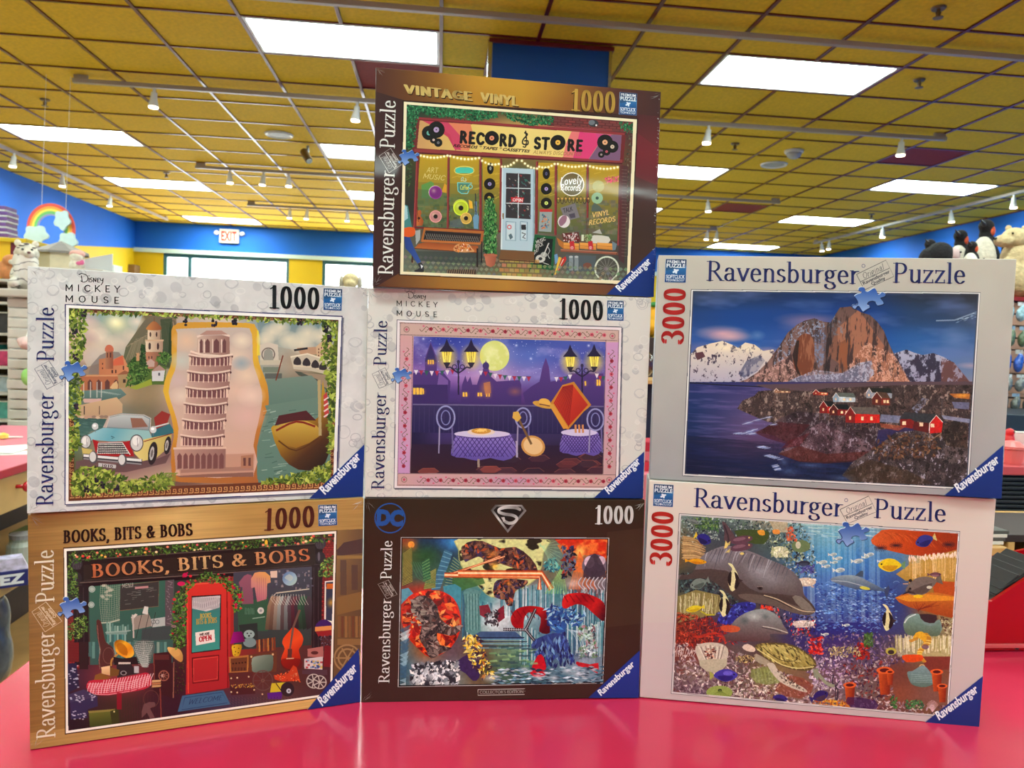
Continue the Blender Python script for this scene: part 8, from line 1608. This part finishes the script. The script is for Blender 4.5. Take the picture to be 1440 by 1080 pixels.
for ri, (yb, q, nm) in enumerate(ROW):
    zb2 = spot(1430, yb, Y-.1).z; zt2 = spot(1430, yb-(28,30,33,25,25)[ri], Y-.1).z
    for j in range(3):
        px = 1420+j*17+(ri % 2)*4-ri*2; p = spot(px, yb, Y-.1)
        o = thing('hanging_bag', '%s hanging bag of small toys, %s in its row on the slat wall' % (nm, ('first', 'second', 'third')[j]), 'toy bag', (p.x, Y-.09, zb2), group='bags hanging on the slat wall, %s row' % nm)
        blob('bag', [((0,0,(zt2-zb2)*.35),(.024,.02,(zt2-zb2)*.36)),((.006,-.004,(zt2-zb2)*.55),(.018,.014,(zt2-zb2)*.3))], mat('hang_%d' % ri, q, .2, noise=.5, bump=.5, scale=60, coat=.8), o, .004)
        obj('header_card', box(BM(),-.02,.02,-.003,0,(zt2-zb2)*.80,(zt2-zb2)*.98), mat('card_%d' % (ri % 3),[(226,226,232),(150,176,206),(200,196,190)][ri % 3],.5), o); obj('hook', tube(BM(),(0,-.012,(zt2-zb2)*.93),(0,.107,(zt2-zb2)*.95),.002, seg=6), M_CHROME, o)
def penguin(px, py_base, Yp, h, label, rz=-.9, zbase=None):
    p = spot(px, py_base, Yp); o = thing('plush_penguin', label, 'soft toy', (p.x, Yp, zt if zbase is None else zbase), rz, 'plush penguins on the slat wall'); 
    blob('body', [((0,0, h*.36),(h*.19, h*.17, h*.36)),((0,0, h*.6),(h*.13, h*.12, h*.2))], FUR_K, o, h*.02); blob('belly', [((0,-h*.085, h*.4),(h*.155, h*.12, h*.36))], FUR_W, o, h*.02)
    hd = blob('head', [((0,-h*.02, h*.88),(h*.085, h*.105, h*.085)),((0,0, h*.78),(h*.08, h*.08, h*.1))], FUR_K, o, h*.015); obj('beak', tube(BM(),(0,-h*.1, h*.88),(0,-h*.27, h*.93), h*.03, h*.005,8), mat('beak', (40,34,36),.5), hd); obj('cheek_patch', ball(BM(),(h*.066,-h*.01, h*.82),(h*.03, h*.045, h*.06)), mat('orange_patch', (206,84,50),.8), hd, True)
    for sx in (-1,1): blob('flipper', [((sx*h*.19,0, h*.45),(h*.03, h*.08, h*.22))], FUR_K, o, h*.015)
kp_ = (Y+.15)/FPX; ztop_px = 415
ph = lambda ytop, Yq: spot(1400, ytop, Yq).z-zt
penguin(1381,415, Y+.31, ph(305, Y+.31), 'tall black and white plush penguin left of the polar bear')
penguin(1346,415, Y+.52, ph(322, Y+.52), 'medium plush penguin with its beak raised, behind the black plush')
penguin(1363,415, Y+.05, ph(338, Y+.05), 'small plush penguin in front of the tall penguin')
penguin(1304,415, Y+.36, ph(338, Y+.36), 'leftmost small plush penguin with white front')
a2 = spot(1290,415, Y); slab_thing('display_ledge', 'red display ledge extending left of the slat wall', 'shelf', a2.x, a.x-.002, Y, Y+.66,0, zt-.0005, mat('red_rail', (150,30,34),.4))
p = spot(1331,415, Y+.05); hh = ph(341, Y+.05); o = thing('plush_monkey', 'black plush animal with a pale face between the penguins', 'soft toy', (p.x, Y+.13, zt+.001)); blob('body', [((0,0, hh*.4),(hh*.28, hh*.26, hh*.4)),((-.01,-.02, hh*.74),(hh*.25, hh*.24, hh*.25)),((-hh*.22,0, hh*.66),(hh*.16, hh*.18, hh*.22))], FUR_K, o, .006); blob('face', [((hh*.16,-hh*.2, hh*.74),(hh*.1, hh*.12, hh*.14))], mat('pale_face', (206,176,176),.8), o, .005); obj('eye', ball(BM(),(hh*.2,-hh*.32, hh*.78),.005), M_EYE, o)
pb = spot(1421,415, Y+.1); hb = ph(318, Y+.1); o = thing('plush_polar_bear', 'large cream plush polar bear sitting on the slat wall', 'soft toy', (pb.x-.012, Y+.10, zt),-.25); s = hb/.33
blob('body', [((0.02*s, 0,.09*s),(.095*s, .09*s, .10*s)),((.015*s, -.01*s, .18*s),(.065*s, .06*s, .09*s)),((-.05*s, -.08*s, .03*s),(.03*s, .06*s, .03*s)),((.07*s, -.08*s, .03*s),(.03*s, .06*s, .03*s)),((-.045*s, -.06*s, .11*s),(.026*s, .03*s, .075*s)),((.075*s, -.05*s, .11*s),(.026*s, .03*s, .075*s))], FUR_C, o, .006)
hd = blob('head', [((.0,-.02*s, .275*s),(.058*s, .055*s, .05*s)),((-.06*s, -.05*s, .258*s),(.042*s, .034*s, .030*s)),((.03*s, 0,.30*s),(.03*s, .03*s, .02*s))], FUR_C, o, .005)
for sx in (-.02,.05): obj('ear', ball(BM(),(sx*s, .0,.325*s),(.014*s, .009*s, .014*s)), FUR_C, hd, True)
obj('nose', ball(BM(),(-.102*s, -.06*s, .268*s),(.010*s, .010*s, .008*s)), M_EYE, hd); obj('eye', ball(BM(),(-.032*s, -.07*s, .29*s),.005*s), M_EYE, hd); obj('collar_tag', box(BM(),.03*s, .055*s, -.075*s, -.07*s, .19*s, .24*s), mat('tag_red', (206,90,70),.5), o)

# low wall of fittings under the slat wall: dark shelf, pink table of toys, black ribbed cabinet
a, b = spot(1370,590,3.1), spot(1560,590,3.1); zA = spot(1430,583,3.1).z; slab_thing('bench_shelf', 'dark blue-grey shelf top below the hanging bags', 'shelf', a.x, b.x, 3.1,3.58,0, zA, mat('bench_grey', (44,56,70),.4))
Y = 2.3; a, b = spot(1330,655, Y), spot(1620,655, Y); zP = spot(1420,655, Y).z
cb = thing('ribbed_cabinet', 'black ribbed cabinet with a pink top behind the right box stack', 'cabinet', (a.x, Y, 0)); W = b.x-a.x
obj('carcass', box(BM(),0, W, .02,.78,0, zP-.03), M_BLACK, cb); obj('worktop', box(BM(),-.01, W, -.01,.79, zP-.03, zP, .003), mat('salmon_top', (214,84,90),.3), cb)
zlow = spot(1420,752, Y).z; nr = 13
for j in range(nr): z0 = zlow+(zP-.035-zlow)*j/nr; obj('rib', box(BM(),0, W, .002,.0195, z0, z0+(zP-.035-zlow)/nr*.62,.002), mat('rib_black', (36,36,42),.35), cb)
obj('plinth', box(BM(),.02, W-.02,-.0,.019,0, zlow-.01), M_BLACK, cb)
for i, (px, py, q, r, l) in enumerate(((1421,650,(236,120,120),.045, 'salmon pink toy tub'),(1417,628,(206,40,44),.03, 'red toy figure'),(1424,622,(236,170,60),.022, 'small orange toy'),(1437,626,(240,226,220),.035, 'white toy carton'),(1411,640,(60,60,110),.02, 'navy toy block'))):
    Yq = Y+.06+(650-py)*.02; p = spot(px, py, Yq); o = thing('small_toy', l+' on the salmon counter at the right', 'toy', (p.x, Yq, zP+.0003)); mm_ = mat('small_toy_%d' % i, q, .35)
    if i in (0,): obj('tub', lathe(BM(),[(r*.75,0),(r, .05),(r*1.15,.052),(r*1.15,.06),(r*.9,.06),(r*.7,.008),(.001,.006)],20), mm_, o); obj('cap', lathe(BM(),[(.001,.0602),(r*.9,.0602),(r*.5,.075),(.001,.08)],16), mm_, o)
    elif i in (3,4): obj('carton', box(BM(),-r, r, 0, r, 0, r*1.6,.003), mm_, o); obj('flap', box(BM(),-r, r, 0, r, r*1.62, r*1.7), M_PAPER, o)
    else: blob('body', [((0,0, r),(r*.8, r*.8, r)),((0,-r*.2, r*2.1),(r*.6, r*.6, r*.55))], mm_, o, r*.12); obj('eye', ball(BM(),(r*.2,-r*.72, r*2.2), r*.12), M_EYE, o)
# wooden shelf right behind the red bin
Y = 1.85; a, b = spot(1376,812, Y), spot(1560,812, Y); z0, z1 = 0, spot(1420,752, Y).z
ws = thing('wooden_shelf', 'small light wooden shelf behind the red bin', 'shelf', (a.x, Y, 0)); W = b.x-a.x
obj('back_panel', box(BM(),0, W, .28,.30,0, z1), M_MAPLE, ws); obj('top_board', box(BM(),0, W, 0,.2799, z1-.02, z1,.002), M_DARK, ws)
for u in (0,(spot(1416,790, Y).x-a.x), W-.02): obj('upright', box(BM(), u, u+.02,0,.2799,0, z1-.0205,.002), M_MAPLE, ws)
zm = spot(1420,790, Y).z; obj('shelf_board', box(BM(),.021, W-.021,.01,.2799, zm-.015, zm, .002), M_MAPLE, ws)
zst = spot(1403,766,1.62).z
for i in range(4):
    pw = spot(1392,766,1.62).x; tag(obj('magazine', box(BM(),0,.035+.004*i, 0,.05,0,.008,.001), mat('mag_%d' % (i % 2),[(226,226,216),(80,84,80)][i % 2],.4)), 'thin magazine in the stack behind the right boxes, %s' % ('lowest', 'second', 'third', 'topmost')[i], 'magazine', 'magazines behind the right stack').location = (pw, 1.62, zst+i*.0085)
slab_thing('magazine_stand', 'narrow wooden stand under the magazines', 'stand', spot(1380,766,1.62).x, spot(1409,766,1.62).x, 1.60,1.68,0, zst-.0005, M_MAPLE)
# red bin with black trays standing on the counter
a = at_z(1378,921,.929); zc_ = counter_point(a.x+.1,1.12).z
bn = thing('red_bin', 'glossy red slanted display bin with black trays on the counter', 'bin', (a.x, 1.10, zc_+.001)); M_RED = mat('red_gloss', (176,10,24),.18, coat=.7)
h = lambda px, py: spot(px, py, 1.10).z-zc_; X = lambda px: spot(px, 900,1.10).x-a.x
pts = [(0,0),(.42,0),(.42, h(1440,806)+.07),(X(1440), h(1440,812)),(X(1392), h(1392,846)),(0, h(1386,852))]
obj('front_panel', prism(BM(), pts, .006), M_RED, bn); obj('rear_panel', prism(BM(), pts, .006, 'y', .10), M_RED, bn); obj('base_rail', box(BM(),-.001,.42,-.006,-.0005,.006,.012,.001), mat('rail_pinkish', (214,90,96),.3), bn); obj('floor_panel', box(BM(),.0,.42,.0065,.0995,0,.02), M_RED, bn)
obj('bolt', tube(BM(),(X(1429),-.004, h(1429,911)),(X(1429),0, h(1429,911)),.003), M_BLACK, bn)
for i, (px, py, w_) in enumerate(((1396,842,.020),(1404,832,.024),(1413,824,.026),(1424,818,.028),(1436,812,.03),(1449,806,.03))):
    bm = box(BM(),-w_/2, w_/2,.008,.096,-.006,.006,.001, Matrix.Rotation(-.6,4, 'Y')); o = obj('tray', bm, M_BLACK, bn); o.location = (X(px)+.01,0, h(px, py)-.006)
    bm = box(BM(),-.0015,.0015,.010,.094,-.012,.012,.001, Matrix.Rotation(.9,4, 'Y')); o2 = obj('divider', bm, mat('tray_edge', (40,38,44),.3), o); o2.location = (.006,0,.012)
p = at(1391,808,1.16); tag(obj('folded_card', box(BM(),0,.03,0,.03,0,.0015,0, Matrix.Rotation(-.25,4, 'Y')), M_PAPER), 'white folded card sticking out of the red bin', 'card').location = (p.x, 1.16, p.z)
